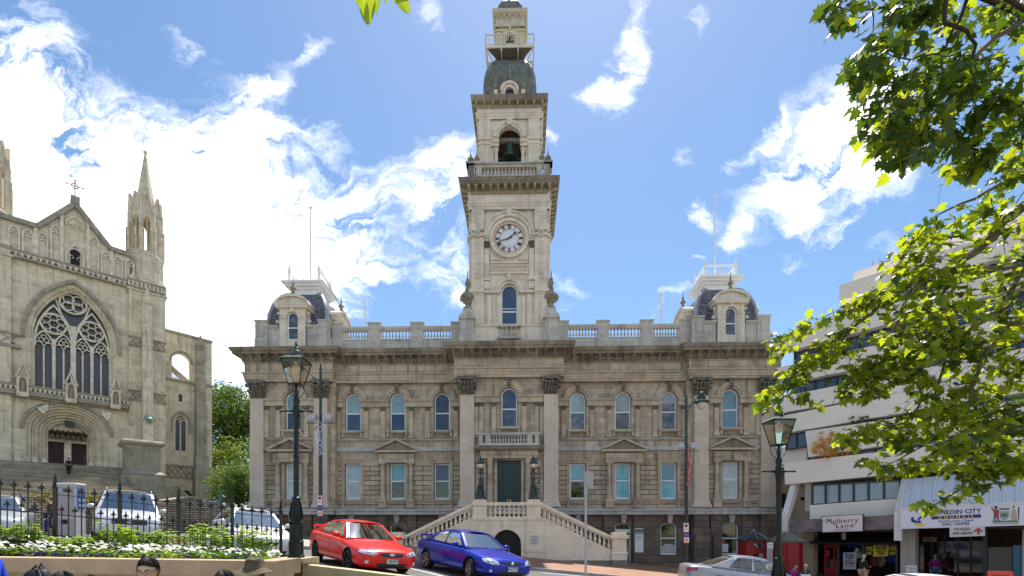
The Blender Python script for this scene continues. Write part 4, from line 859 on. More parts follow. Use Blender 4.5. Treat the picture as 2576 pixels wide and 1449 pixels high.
for sg in (-1, 1):
    for yy in (SY, SY+1.9):
        pts = [(sg*xi,-1.5),(sg*xo,-1.5),(sg*xo,zb_-.06),(sg*xi,zt-.08)]; pts = pts if sg > 0 else pts[::-1]
        s.prism(pts, yy, yy+.3)
    n = 16
    for k in range(n):
        a, b_ = xi+(xo-xi)*k/n, xi+(xo-xi)*(k+1)/n; z = 2.9-(2.9-.15)*(k+1)/n; s.box(*sorted((sg*a, sg*b_)), SY+.3, SY+1.9, -1.5, z+.17)
    c = sg*(xo+.42); g0 = -.1
    s.box(c-.44, c+.44, SY-.16, SY+.72, g0, 1.0); s.box(c-.4, c+.4, SY-.1, SY+.66, 1.0, 1.75); s.box(c-.52, c+.52, SY-.22, SY+.78, 1.75, 1.95); s.box(c-.4, c+.4, SY-.08, SY+.64, 1.95, 2.12); s.frust(c, SY+.28, .86, 1.0, .5, .5, .44, .44)
o = s.build('stair_block', M_stair, ST)
s = MB()
def slrail(s, sg, y0, y1, za, zb2, h0, h1):
    pts = [(sg*1.97, za+h0),(sg*(xo+.05), zb2+h0),(sg*(xo+.05), zb2+h1),(sg*1.97, za+h1)]
    s.prism(pts if sg > 0 else pts[::-1], y0, y1)
for sg in (-1, 1):
    for yy in (SY, SY+1.9): slrail(s, sg, yy-.03, yy+.33, 3.0, 1.0, .66, .86); slrail(s, sg, yy-.02, yy+.32, 3.0, 1.0, -.1, .03)
    s.box(*sorted((sg*1.12, sg*2.03)), SY-.15, SY+.65, 3.66, 3.87)
s.box(-1.14, 1.14, SY-.03, SY+.33, 3.66, 3.86); s.box(-1.14, 1.14, SY-.02, SY+.32, 2.94, 3.02)
s.build('stair_handrail', M_stair, ST)
s = MB(); balusters(s, -1.1, 1.1, SY+.15, 3.02, 3.66, 8, 1.1)
for sg in (-1, 1):
    for yy in (SY+.15, SY+2.05):
        n = 15
        for k in range(n):
            x = 2.08+(xo-2.1)*(k+.5)/n; z = 3.0+(1.0-3.0)*(x-1.97)/(xo-1.97); h = .64
            s.lathe([(r_*1.1, q_*h) for r_, q_ in BALP], sg*x, yy, z+.02, 8)
s.build('balustrade', M_stair, ST, smooth=True)
s = MB(); s.box(-1.14,1.14,SY-.02,SY+.48,-1.5,.3) if False else s.box(1.15,1.99,SY-.14,SY-.1,-.5,.48)
s.box(-1.99,-1.15,SY-.14,SY-.1,-.5,.48)
for sg in (-1, 1):
    s.box(*sorted((sg*2.0, sg*xo)), SY-.03, SY, -.8, .48); s.box(*sorted((sg*(xo-.03), sg*(xo+.88))), SY-.2, SY-.14, -.8, .5)
s.build('stair_plinth', stone('plinth_stone', (.24,.2,.18), (.2,.17,.15), (.1,.09,.08), 1.2, .5, .006, .4), ST)
s = MB(); s.box(-.83,.83,SY+.7,SY+.75,-1.4,2.3); s.build('undercroft_door', mat('undercroft_door', (.006,.008,.007), .4), ST)
s = MB()
for sg in (-1, 1): s.box(sg*.1-.02, sg*.1+.02, SY+.62, SY+.7, .62, 1.25)
s.build('door_handle', M_brass, ST)
s = MB(); s.box(1.33, 1.85, SY-.125, SY-.1, 1.42, 1.95); pl = s.build('wall_plaque', mat('plaque_marble', (.62,.57,.55), .5), ST)
M_ink = mat('plaque_ink', (.1,.08,.12), .6)
for k, (tx, sz) in enumerate((('TOWN HALL', .07), ('AND', .05), ('DUNEDIN CITY', .06), ('COUNCIL', .06), ('CHAMBERS', .06))): text('plaque_lettering', tx, sz, M_ink, ST, (1.59, SY-.13, 1.86-k*.095))
# notices by the side door
s = MB(); x = U(1606-1281, .7); s.box(x-.29, x+.29, YP-.22, YP-.2, .72, 2.35); s.m = Matrix.Identity(4); nt = s.build('notice_board', mat('notice_white', (.72,.74,.74), .5), TH)
s = MB(); s.box(x-.26, x+.26, YP-.235, YP-.22, 1.95, 2.22); s.build('notice_picture', mat('notice_teal', (.12,.38,.42), .5), nt)
M_txt = mat('sign_grey_text', (.2,.22,.25), .6)
text('notice_lettering', 'Ratepayer', .12, M_txt, nt, (x-.02, YP-.235, 1.8)); text('notice_lettering', 'Services', .12, M_txt, nt, (x-.05, YP-.235, 1.66))
# standard lamps on the stair piers
M_iron = grime('dark_green_iron', (.012,.035,.032), .35, .3, 8, .15, 40, spec=.6, coat=.3)
for sg, lab in ((-1, 'ornate dark iron globe lamp on the left pier of the stair landing'), (1, 'ornate dark iron globe lamp on the right pier of the stair landing')):
    p = TH.matrix_basis if False else None
    rz = R(-1.4); lx, ly = sg*1.56, SY+.25; wx = -.19+lx*math.cos(rz)-ly*math.sin(rz); wy = 33.5+lx*math.sin(rz)+ly*math.cos(rz)
    L = empty('standard_lamp', (wx, wy, 3.87), rz, lab, 'street lamp', 'globe lamps on the stair landing')
    s = MB(); s.box(-.36,.36,-.36,.36,0,.14); s.build('lamp_base', M_stair, L)
    s = MB(); s.lathe([(.3,.14),(.3,.3),(.2,.4),(.17,.85),(.22,.95),(.1,1.05),(.075,1.3),(.11,1.36),(.06,1.42),(.05,1.78),(.09,1.84),(.06,1.9),(.1,1.96)], 0, 0, 0, 12)
    for k in range(4): a = R(45+90*k); s.tube([(.28*math.cos(a),.28*math.sin(a),.2),(.34*math.cos(a),.34*math.sin(a),.5),(.2*math.cos(a),.2*math.sin(a),.85)], .05, 5)
    s.tube([(-.2,0,1.72),(.2,0,1.72)], .02, 5); s.build('lamp_column', M_iron, L, smooth=True)
    s = MB(); s.ell((0,0,2.2), (.25,.25,.24), 16, 10); s.build('lamp_globe', mat('opal_globe', (.75,.66,.5), .15, spec=.6), L, smooth=True)
    s = MB(); s.lathe([(.26,2.22),(.27,2.26),(.2,2.4),(.1,2.48),(.05,2.52),(.06,2.6),(.015,2.75)], 0, 0, 0, 14)
    for k in range(6): a = R(60*k); s.tube([(.26*math.cos(R(t_))*math.cos(a),.26*math.cos(R(t_))*math.sin(a),2.2+.25*math.sin(R(t_))) for t_ in range(-80,10,20)], .012, 4)
    s.build('lamp_cap', M_iron, L, smooth=True)
# ---------------------------------------------------------------- cathedral
F = Frame((-44.5, 50), math.atan2(.686, .727))
CA = empty('cathedral', (-44.5, 50, 0), F.th, 'pale stone Gothic cathedral with a huge traceried window, steep gable and slim spire', 'cathedral')
M_cs = stone('cathedral_oamaru_stone', (.78,.68,.50), (.64,.56,.41), (.38,.32,.23), 1.15, .5, .008, .3, stain=(.17,.145,.11), stain_amt=.65, streak=.6)
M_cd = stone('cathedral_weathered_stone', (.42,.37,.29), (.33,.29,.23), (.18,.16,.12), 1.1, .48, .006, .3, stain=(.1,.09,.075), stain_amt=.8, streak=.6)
M_ct = grime('cathedral_tracery', (.78,.71,.56), .85, .25, 3, .2, 18)
M_cg = grime('cathedral_leaded_glass', (.018,.026,.05), .22, .9, 9, .6, 30, spec=.7)
M_lou = mat('louvre_dark', (.03,.02,.03), .7)
M_redd = grime('red_doors', (.055,.014,.010), .5, .4, 5, .1, 20)
c = F.c
def cx0(px, off=0.): return c(px, 1335, off)[0]
def cz(py, px=190, off=0.): return c(px, py, off)[1]
# levels read near the middle of the front
WL, WR = cx0(0)-9, cx0(326)
gl = c(89, 576); ga = c(189, 516); gr = c(279.7, 626); pr = c(327, 640); pl = c(30, 562)
gz_mid = (gl[1]+gr[1])/2; pz = (pl[1]+pr[1])/2
GX = ga[0]; GW = (gr[0]-gl[0])/2
wa = c(186, 716); wl = c(66, 860); wr_ = c(293, 860)
WCX = (wl[0]+wr_[0])/2; WHW = (wr_[0]-wl[0])/2; WZS = (c(61,848)[1]+c(298,868)[1])/2; WZT = wa[1]; WZB = (c(81,973)[1]+c(287,997)[1])/2
PCX = cx0(172); PHW = (cx0(282)-cx0(64))/2; PZB = (c(141,1168)[1]+c(230,1174)[1])/2-.1; PZT = c(178,1018)[1]; PZS = PZT-PHW*.86
base = 3.6
def mirror_outline(): return [(WL, base),(WR, base),(WR, pz),(GX+GW, gz_mid),(GX, ga[1]),(GX-GW, gz_mid),(WL, pz)]
mb = MB(); whole = parch(WCX, WHW, WZB, WZS, WZT-WZS, 10); porch = arch(PCX, PHW, PZB, PZS, PHW*.86, 16)
slit = parch(GX, .36, (c(187,673)[1]), c(187,641)[1], .4, 3)
mb.wall([(WL, base),(WR, base),(WR, pz-.4),(WL, pz-.4)], [whole, porch], 0, 1.4); mb.wall([(WL, pz-.4),(WR, pz-.4),(WR, pz),(GX+GW, gz_mid),(GX, ga[1]),(GX-GW, gz_mid),(WL, pz)], [slit] if slit[0][1] > pz-.3 else [], 0, 1.2)
mb.build('front_wall', M_cs, CA)
mb = MB(); mb.prism([(WL-2, base),(WR, base),(WR, pz-.3),(GX, ga[1]-1.5),(WL-2, pz-.3)], 3.2, 40); mb.build('nave', M_cs, CA)
# gable: coping, blind arcading, cross
mb = MB()
for a, b in (((WR, pz+.1), (GX+GW-.1, gz_mid+.1)), ((GX+GW-.1, gz_mid+.05), (GX, ga[1]+.05)), ((GX, ga[1]+.05), (GX-GW+.1, gz_mid+.05)), ((GX-GW+.1, gz_mid+.1), (WL, pz+.1))):
    rod(mb, a, b, .42, -.35, 1.3)
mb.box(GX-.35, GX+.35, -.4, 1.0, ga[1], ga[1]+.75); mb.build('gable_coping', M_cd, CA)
zb0 = c(150, 655)[1]
mb = MB()
def lancet_blind(mb, x, w, z0, z1, y=-.16):
    pts_o = parch(x, w, z0, z1-w*1.3, w*1.3, 5)[2:]; pts_i = parch(x, w-.14, z0, z1-w*1.3, w*1.3-.14, 5)[2:]
    band(mb, [(x+w, z0)]+pts_o+[(x-w, z0)], [(x+w-.14, z0)]+pts_i+[(x-w+.14, z0)], y, .01)
    for s_ in (-1, 1): ring(mb, x+s_*w*.42, z1-w*1.35, .22, .13, y+.04, .01, 8)
wz0 = (c(187,687)[1])+.1
nn = 6; span = GW*2
for k in range(nn):
    x = GX-GW+span*(k+.5)/nn; top = gz_mid+(ga[1]-gz_mid)*(1-abs(x-GX)/GW)-.9
    if k in (2, 3): continue
    lancet_blind(mb, x, span/nn*.44, wz0, top)
lancet_blind(mb, GX, .75, gz_mid+1.2, ga[1]-1.2); lancet_blind(mb, GX, .75, c(187,673)[1]-.2, c(187,632)[1]+.3)
for k in range(2):
    for sg, x0 in ((-1, GX-GW), (1, GX+GW)):
        lancet_blind(mb, x0+sg*(.55+k*.95), .42, wz0, pz-.35)
for x in (GX-1.0, GX+1.0, GX-GW, GX+GW): mb.box(x-.13, x+.13, -.24, .01, wz0, gz_mid if abs(x-GX) > 2 else gz_mid+(ga[1]-gz_mid)*.62)
mb.build('blind_arcade', M_ct, CA)
mb = MB(); 
for k in range(8): z = slit[0][1]+.12+k*.21; mb.box(GX-.34, GX+.34, -.16, -.02, z, z+.07)
mb.box(GX-.36, GX+.36, -.04, .0, slit[0][1], slit[0][1]+1.75); mb.prism([(GX-.36,slit[0][1]+1.75),(GX+.36,slit[0][1]+1.75),(GX,slit[0][1]+2.15)], -.04, 0); mb.build('louvre_window', M_lou, CA)
mb = MB(); zc = ga[1]+.75; mb.tube([(GX,.3,zc),(GX,.3,zc+1.85)], .05, 5); mb.tube([(GX-.62,.3,zc+1.35),(GX+.62,.3,zc+1.35)], .045, 5); ring(mb, GX, zc+1.35, .3, .23, .26, .34, 14)
for p in ((GX-.64,zc+1.35),(GX+.64,zc+1.35),(GX,zc+1.9)): mb.ell((p[0],.3,p[1]), (.09,.06,.09), 6, 4)
mb.build('roof_cross', mat('rusty_iron', (.16,.10,.09), .7), CA)
# little gallery of arches under the gable
def gallery(x0, x1, z0, z1, y, step, m=M_ct, mcap=M_cd, name='arcade_gallery', parent=None, back=True):
    g = MB(); g.box(x0, x1, y-.16, y+.3, z1-.2, z1); g.box(x0, x1, y-.16, y+.3, z0, z0+.16)
    o = g.build(name, mcap, parent or CA); g = MB(); n = max(2, int((x1-x0)/step))
    for k in range(n+1): x = x0+(x1-x0)*k/n; g.box(x-.07, x+.07, y-.1, y+.06, z0+.16, z1-.2)
    for k in range(n): x = x0+(x1-x0)*(k+.5)/n; w_ = (x1-x0)/n/2; band(g, [(x+w_, z1-.2-w_*1.1+.0),(x+w_, z1-.19),(x-w_, z1-.19),(x-w_, z1-.2-w_*1.1)], [(x+w_-.06, z1-.2-w_*1.2),(x+.02, z1-.27),(x-.02, z1-.27),(x-w_+.06, z1-.2-w_*1.2)], y-.06, y+.04)
    g.build('gallery_colonnette', m, o); return o
zg1 = (c(33,634)[1]+c(325,702)[1])/2; zg0 = (c(33,653)[1]+c(325,722)[1])/2
gallery(WL+4, WR, zg0, zg1, -.25, .42)
# great window
mb = MB()
def pband(mb, x, w, z0, zs, h, t_, y0, y1, n=10):
    o_ = parch(x, w, z0, zs, h, n); i_ = parch(x, w-t_, z0, zs, h-t_*1.15, n)
    band(mb, [o_[1]]+o_[2:]+[o_[0]], [i_[1]]+i_[2:]+[i_[0]], y0, y1)
hh = WZT-WZS
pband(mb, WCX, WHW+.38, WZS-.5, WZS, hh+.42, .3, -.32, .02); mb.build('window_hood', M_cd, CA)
mb = MB(); pband(mb, WCX, WHW, WZB, WZS, hh, .28, .05, .5); pband(mb, WCX, WHW-.28, WZB, WZS, hh-.32, .22, .3, .9); GWN = mb.build('great_window', M_cs, CA)
iw = WHW-.5; mb = MB(); y0, y1 = .6, .85
lw = 2*iw/4
zl = c(100, 862)[1]*.5+c(260, 880)[1]*.5      # top of the lancet pairs
for k in range(5):
    x = WCX-iw+k*lw; tw = .2 if k in (0, 4) else (.42 if k == 2 else .26); mb.box(x-tw/2, x+tw/2, y0-.1, y1, WZB, zl+(.5 if k != 2 else 2.2))
for k in range(4):
    x = WCX-iw+(k+.5)*lw; mb.box(x-.07, x+.07, y0, y1, WZB, zl-.3)
    for sg in (-1, 1): pband(mb, x+sg*lw/4, lw/4, zl-.5, zl-.35, .45, .07, y0, y1, 4)
    pband(mb, x, lw/2-.02, zl-.4, zl-.1, 1.35, .13, y0-.03, y1, 6)
    for a in (90, 210, 330): ring(mb, x+.2*math.cos(R(a)), zl+.38+.2*math.sin(R(a)), .24, .17, y0+.02, y1, 10)
for sg in (-1, 1):
    x = WCX+sg*iw/2; zc_ = zl+2.05; rr = iw/2*.73
    ring(mb, x, zc_, rr, rr-.16, y0-.06, y1, 24); ring(mb, x, zc_, .42, .34, y0, y1, 14)
    for k in range(6): a = R(60*k+30); ring(mb, x+.78*math.cos(a)*rr/1.35, zc_+.78*math.sin(a)*rr/1.35, .42*rr/1.35, .33*rr/1.35, y0, y1, 12)
    pband(mb, x, iw/2, zl-.4, zl+.1, 3.9, .18, y0-.08, y1, 10)
zc_ = WZT-hh*.30; rr = 1.12; ring(mb, WCX, zc_, rr, rr-.16, y0-.06, y1, 24)
for k in range(4): a = R(90*k+45); ring(mb, WCX+.5*math.cos(a), zc_+.5*math.sin(a), .48, .38, y0, y1, 14)
for sg in (-1, 1): mb.tube([(WCX, y0+.1, zl+1.6), (WCX+sg*.9, y0+.1, zl+3.2), (WCX+sg*1.35, y0+.1, WZT-1.5)], .09, 5)
mb.build('tracery', M_ct, GWN)
mb = MB(); pts = parch(WCX, iw+.1, WZB, WZS, hh-.45, 10); mb.add([(a, .95, b) for a, b in pts], [tuple(range(len(pts)))]); mb.build('leaded_glass', M_cg, GWN)
# gallery with niches below the window
zn1 = (c(71,976)[1]+c(275,997)[1])/2; zn0 = (c(71,993)[1]+c(275,1015)[1])/2
gallery(WL+4, WR-.2, zn0, zn1, -.55, .33)
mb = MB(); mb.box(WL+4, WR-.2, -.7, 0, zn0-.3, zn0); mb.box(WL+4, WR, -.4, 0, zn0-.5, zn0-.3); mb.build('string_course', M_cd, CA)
for px in (58, 178, 289):
    x = cx0(px); mb = MB(); mb.wall([(x-.42, zn0-.5),(x+.42, zn0-.5),(x+.42, zn1+.7),(x-.42, zn1+.7)], [parch(x, .25, zn0-.1, zn1+.2, .4, 4)], -1.0, .5)
    mb.prism([(x-.56, zn1+.5),(x, zn1+2.1),(x+.56, zn1+.5),(x+.42, zn1+.5),(x, zn1+1.7),(x-.42, zn1+.5)], -1.1, -.5); mb.lathe([(.06,0),(.12,.1),(.04,.25),(.02,.4)], x, -.8, zn1+2.0, 6); mb.box(x-.3, x+.3, -.72, -.6, zn0-.1, zn1+.7)
    o = mb.build('niche', M_cs, CA); mb = MB(); mb.lathe([(.17,zn0-.1),(.15,zn0+.5),(.17,zn0+.85),(.07,zn0+1.0),(.1,zn0+1.12),(.03,zn0+1.28)], x, -.82, 0, 8); mb.build('statue', mat('statue_stone', (.3,.24,.19), .9), o, smooth=True)
# portal
mb = MB(); yy = 0; w_ = PHW; nst = 7; wi = (cx0(236)-cx0(138))/2
for k in range(nst):
    w2 = PHW-(PHW-wi)*(k+1)/nst; y_ = .02+k*.26
    zs_ = PZS-.02*k; rz1 = (PZT-PZS)*w_/PHW; rz2 = (PZT-PZS)*w2/PHW
    A = [(PCX+w_, PZB)]+arcpts(PCX, zs_, w_, 0, 180, 18, rz1)+[(PCX-w_, PZB)]; B = [(PCX+w2, PZB)]+arcpts(PCX, zs_, w2, 0, 180, 18, rz2)+[(PCX-w2, PZB)]
    band(mb, A, B, y_, y_+.3); 
    if k % 2 == 0:
        for sg in (-1, 1): mb.lathe([(.1,PZB),(.07,PZB+.3),(.07,zs_-.1),(.11,zs_)], PCX+sg*(w2+.08), y_-.03, 0, 8)
        mb.tube([(PCX+(w2+.06)*math.cos(R(a)), y_-.03, zs_+(rz2+.06)*math.sin(R(a))) for a in range(0, 181, 12)], .08, 5)
    w_ = w2
mb.box(PCX-wi-.1, PCX+wi+.1, nst*.26+.1, nst*.26+.4, (c(186,1109)[1]), PZT); mb.build('portal', M_cs, CA)
mb = MB(); archband(mb, PCX, PZS, PHW+.3, PHW, -.25, .02, 18) if False else band(mb, arcpts(PCX, PZS, PHW+.28, 0, 180, 18, PZT-PZS+.28), arcpts(PCX, PZS, PHW, 0, 180, 18, PZT-PZS), -.25, .02)
mb.build('portal_hood', M_cd, CA)
yd = nst*.26+.1; dz1 = c(186,1109.5)[1]
mb = MB()
for k in range(7): lancet_blind(mb, PCX-wi+.3+k*(2*wi-.6)/6, .24, dz1+.35, dz1+1.0, yd-.1)
mb.box(PCX-wi, PCX+wi, yd-.2, yd, dz1, dz1+.25); mb.box(PCX-.28, PCX+.28, yd-.15, yd+.2, PZB, dz1); mb.build('tympanum', M_ct, CA)
for sg in (-1, 1):
    mb = MB(); a, b = sorted((PCX+sg*.28, PCX+sg*(wi-.2))); mb.box(a, b, yd+.15, yd+.22, PZB, dz1); 
    for q in range(3): mb.box(a+.12+q*(b-a-.1)/3, a+(q+1)*(b-a-.1)/3, yd+.1, yd+.15, PZB+.2, dz1-.3)
    mb.build('portal_door', M_redd, CA)
mb = MB(); mb.frust(PCX+.1, -.2+yd-.5, PZS+.75, PZS+1.3, .3, .25, .38, .3); mb.build('hanging_lantern', mat('lantern_black', (.03,.035,.035), .5), CA)
for sg in (-1, 1):
    for k in range(4): mb = MB(); mb.frust(PCX+sg*(wi+.3+k*.62), .9-k*.32, PZB-.2, PZB+.75, .32, .3, .12, .12); mb.build('base_block', M_ct, CA)
mb = MB()
for px, py in ((108, 1027), (267, 1047)): x, z = c(px, py); mb.prism([(x-.4,z+.4),(x+.4,z+.4),(x+.36,z-.15),(x,z-.6),(x-.36,z-.15)][::-1], -.25, .01)
mb.build('carved_shield', M_ct, CA)
# right stair turret: square tower, octagon, open lantern, spire
def octo(mb, cx, cy, r0, r1, z0, z1, n=8): 
    vs = [(cx+r0*math.cos(R(45*k+22.5)), cy+r0*math.sin(R(45*k+22.5)), z0) for k in range(n)]+[(cx+r1*math.cos(R(45*k+22.5)), cy+r1*math.sin(R(45*k+22.5)), z1) for k in range(n)]
    mb.add(vs, [tuple(range(n-1,-1,-1)), tuple(range(n,2*n))]+[(k, (k+1)%n, (k+1)%n+n, k+n) for k in range(n)])
TL, TR = cx0(323), cx0(415); tcx = (TL+TR)/2; thw = (TR-TL)/2; tcy = thw-.35
def turret(tcx, thw, tcy, zsq, z8, zlan, ztip, mir=1):
    z_b = base
    T = MB(); T.box(tcx-thw, tcx+thw, tcy-thw, tcy+thw, z_b, zsq-1.0); T.mould([(tcx-thw,tcy-thw),(tcx+thw,tcy-thw),(tcx+thw,tcy+thw),(tcx-thw,tcy+thw)], [(0,zsq-1.05),(.16,zsq-.95),(.16,zsq-.8),(0,zsq-.75)], True); T.box(tcx-thw+.05, tcx+thw-.05, tcy-thw+.05, tcy+thw-.05, zsq-1.0, zsq+.1)
    r8 = thw/math.cos(R(22.5))*.97; octo(T, tcx, tcy, r8, r8, zsq, z8-.3); octo(T, tcx, tcy, r8, r8+.1, z8-.3, z8-.15); octo(T, tcx, tcy, r8+.1, r8*.92, z8-.15, z8+.15)
    for sx in (-1, 1): T.frust(tcx+sx*thw*.78, tcy-thw*.78, zsq+.1, zsq+1.0, .42, .42, .02, .02)
    o = T.build('stair_turret', M_cs, CA)
    gallery(tcx-thw-.04, tcx+thw+.04, zsq-.8, zsq+.12, tcy-thw-.05, .33, parent=o) if False else None
    L = MB(); rl = r8*.88; h = zlan-z8
    for k in range(8):
        a0, a1 = R(45*k+22.5), R(45*(k+1)+22.5); p0 = Vector((rl*math.cos(a0), rl*math.sin(a0))); p1 = Vector((rl*math.cos(a1), rl*math.sin(a1))); d = (p1-p0); ln = d.length; d.normalize()
        ang = math.atan2(d.y, d.x); L.m = Matrix.Translation((tcx+p0.x, tcy+p0.y, 0)) @ Matrix.Rotation(ang, 4, 'Z')
        L.wall([(0,z8),(ln,z8),(ln,z8+h*.78),(ln/2,zlan+.9),(0,z8+h*.78)], [parch(ln/2, ln*.29, z8+.35, z8+h*.62, ln*.55, 5)], 0, .22, True)
        L.box(ln/2-.05, ln/2+.05, .05, .15, z8+.35, z8+h*.7); pband(L, ln/2, ln*.3, z8+h*.62, z8+h*.62, ln*.58, .07, .04, .16, 5); ring(L, ln/2, z8+h*.82, .16, .1, -.03, .1, 8)
        L.box(-.14, .14, -.14, .3, z8, z8+h*.86); L.frust(0, .05, z8+h*.86, z8+h*1.08, .15, .17, .02, .02); L.box(-.12, .12, -.3, .1, z8, z8+h*.55)
        rod(L, (-.02, z8+h*.76), (ln/2, zlan+.95), .16, -.12, .1); rod(L, (ln+.02, z8+h*.76), (ln/2, zlan+.95), .16, -.115, .1)
    L.m = Matrix.Identity(4); L.build('turret_lantern', M_cs, o)
    S = MB(); octo(S, tcx, tcy, rl*.72, .09, z8+h*.85, ztip); S.lathe([(.12,0),(.2,.12),(.2,.3),(.1,.4)], tcx, tcy, ztip-.1, 8); S.build('spire', M_cs, o); return o
ztq = (c(323,697)[1]+c(414,716)[1])/2-.5
TO = turret(tcx, thw, tcy, ztq, c(372,640)[1], c(372,497)[1]-.6, c(375,372)[1])
gallery(TL-.02, TR+.02, ztq-.75, ztq+.15, tcy-thw-.05, .33, name='turret_gallery')
hwL = thw; tlx = cx0(28, -.0)-hwL
turret(tlx, hwL, tcy, ztq, c(372,640)[1], c(372,497)[1]-.6, c(375,372)[1])
# stepped buttresses on the turret front
mb = MB(); bx0, bx1 = cx0(357, -1.), cx0(383, -1.); bc = (bx0+bx1)/2; bw = (bx1-bx0)/2
yb = tcy-thw
lv = [c(370,1110)[1]-4, c(370,965)[1], c(370,850)[1], c(370,752)[1]]
for k in range(3):
    d_ = 1.5-.45*k; zt_ = lv[k+1]; mb.box(bc-bw, bc+bw, yb-d_, yb+.02, lv[k]-.5, zt_-.8); mb.prism([(bc-bw-.05, zt_-.85),(bc+bw+.05, zt_-.85),(bc, zt_+1.0)], yb-d_-.08, yb+.02)
mb.build('buttress', M_cs, CA)
for py, sg in ((880, 1), (1013, 1)):
    z = c(370, py)[1]; mb = MB()
    for a, b in ((TL-.05, TR+.05),): mb.box(a, b, yb-.14, yb+.02, z, z+.18); mb.box(a, b, yb-.14, yb+.02, z+.95, z+1.1)
    for k in range(6):
        x = TL+.3+k*(2*thw-.6)/5; rod(mb, (x-.28, z+.25), (x+.28, z+.9), .09, yb-.1, yb+.01); rod(mb, (x-.28, z+.9), (x+.28, z+.25), .09, yb-.095, yb+.01)
    mb.build('carved_band', M_cd, CA)
for px, py in ((20, 850),):
    x, z = c(px, py); mb = MB(); mb.box(x-2.6, x+.9, -.5, .02, z-.9, z-.6); mb.box(x-2.6, x+.9, -.5, .02, z+.3, z+.5); rod(mb, (x-.5, z-.5), (x+.5, z+.3), .1, -.4, 0); rod(mb, (x-.5, z+.3), (x+.5, z-.5), .1, -.39, 0); mb.build('carved_band', M_cd, CA)
mb = MB(); x, z = c(368, 1066); yl = yb-1.5; mb.lathe([(.05,-.3),(.2,-.2),(.28,.1),(.36,.16),(.1,.4),(.04,.55)], x, yl-.35, z, 8); mb.tube([(x-.5,yl-.35,z-.1),(x-.42,yl-.35,z+.4),(x+.42,yl-.35,z+.4),(x+.5,yl-.35,z-.1)], .05, 5); mb.box(x-.1, x+.1, yl-.3, yl, z+.2, z+.35); mb.build('wall_lantern', mat('verdigris', (.10,.26,.2), .6), CA)
# side aisle with open gable arch, set back
AO = 3.0
def ca(px, py): return c(px, py, AO)
al, ar = ca(418, 1000)[0], ca(533, 1000)[0]; az = (ca(418,838)[1]+ca(533,858)[1])/2
mb = MB(); o1 = ca(455.5, 954)[1]; ox = ca(456, 1000)[0]; ow = (ca(479,1000)[0]-ca(432,1000)[0])/2; ot = ca(455.5, 887)[1]
wx = ca(455,1100)[0]; ww = (ca(472,1100)[0]-ca(438,1100)[0])/2; wz0_ = ca(455,1134)[1]; wzt = ca(455,1040)[1]
lx, lz0, lz1 = ca(454,1009)[0], ca(454,1010)[1], ca(454,990)[1]
cxz = ca(458, 1252); 
mb.wall([(al-1, base-1),(ar, base-1),(ar, az),(al-1, az+.3)], [parch(ox, ow, o1, ot-ow*1.1, ow*1.1, 6), parch(wx, ww, wz0_, wzt-ww*1.5, ww*1.5, 6), parch(lx, .2, lz0, lz1-.3, .3, 4), parch(cxz[0], 1.1, cxz[1]-1.2, cxz[1], .9, 6)], AO, .9, True)
mb.box(al-1, ar, AO+4.6, AO+5, base, o1-.3); mb.box(ar-1, ar, AO+.9, AO+4.9, base, o1-.2)
AW = mb.build('aisle_wall', M_cs, CA)
mb = MB(); rod(mb, (al-1, az+.2), (ar+.05, az+.0), .3, AO-.15, AO+1.0); rod(mb, (al-.5, o1+2.6), (ox+ow+.6, o1-.3), .5, AO+1.5, AO+2.0); mb.box(al-1, ar+.05, AO-.18, AO, o1-.35, o1-.12); pband(mb, wx, ww+.28, wz0_+2.2, wzt-ww*1.5, ww*1.5+.3, .18, AO-.2, AO+.01, 6); pband(mb, ox, ow+.2, ot-ow*1.1-.1, ot-ow*1.1, ow*1.1+.2, .14, AO-.12, AO+.01, 6)
z = ca(455,1187)[1]; mb.box(al-1, ar+.05, AO-.2, AO, z+.6, z+.75); mb.box(al-1, ar+.05, AO-.2, AO, z-.75, z-.6)
for k in range(9): x = al+k*(ar-al)/8; rod(mb, (x-.4, z-.5), (x+.4, z+.5), .1, AO-.14, AO); rod(mb, (x-.4, z+.5), (x+.4, z-.5), .1, AO-.135, AO)
mb.build('aisle_moulding', M_cd, CA)
mb = MB(); pband(mb, wx, ww, wz0_, wzt-ww*1.5, ww*1.5, .16, AO+.2, AO+.5, 6); mb.box(wx-.07, wx+.07, AO+.25, AO+.45, wz0_, wzt-ww*1.3)
for sg in (-1, 1): pband(mb, wx+sg*ww/2, ww/2, wzt-ww*1.9, wzt-ww*1.7, .55, .08, AO+.25, AO+.45, 4)
for k in range(4): a = R(90*k); ring(mb, wx+.22*math.cos(a), wzt-ww*.85+.22*math.sin(a), .22, .15, AO+.25, AO+.45, 10)
mb.build('aisle_tracery', M_ct, CA)
mb = MB(); mb.add([(wx-ww,AO+.4,wz0_),(wx+ww,AO+.4,wz0_),(wx+ww,AO+.4,wzt),(wx-ww,AO+.4,wzt)], [(0,1,2,3)]); mb.add([(lx-.25,AO+.4,lz0),(lx+.25,AO+.4,lz0),(lx+.25,AO+.4,lz1),(lx-.25,AO+.4,lz1)], [(0,1,2,3)]); mb.add([(cxz[0]-1.2,AO+.4,cxz[1]-1.3),(cxz[0]+1.2,AO+.4,cxz[1]-1.3),(cxz[0]+1.2,AO+.4,cxz[1]+1),(cxz[0]-1.2,AO+.4,cxz[1]+1)], [(0,1,2,3)]); mb.build('aisle_glass', M_cg, CA)
mb = MB(); pc_ = ca(502, 1000)[0]; z1_ = ca(500,858)[1]; z2_ = ca(500,955)[1]; z3_ = ca(500,1020)[1]; z4_ = ca(500,1150)[1]
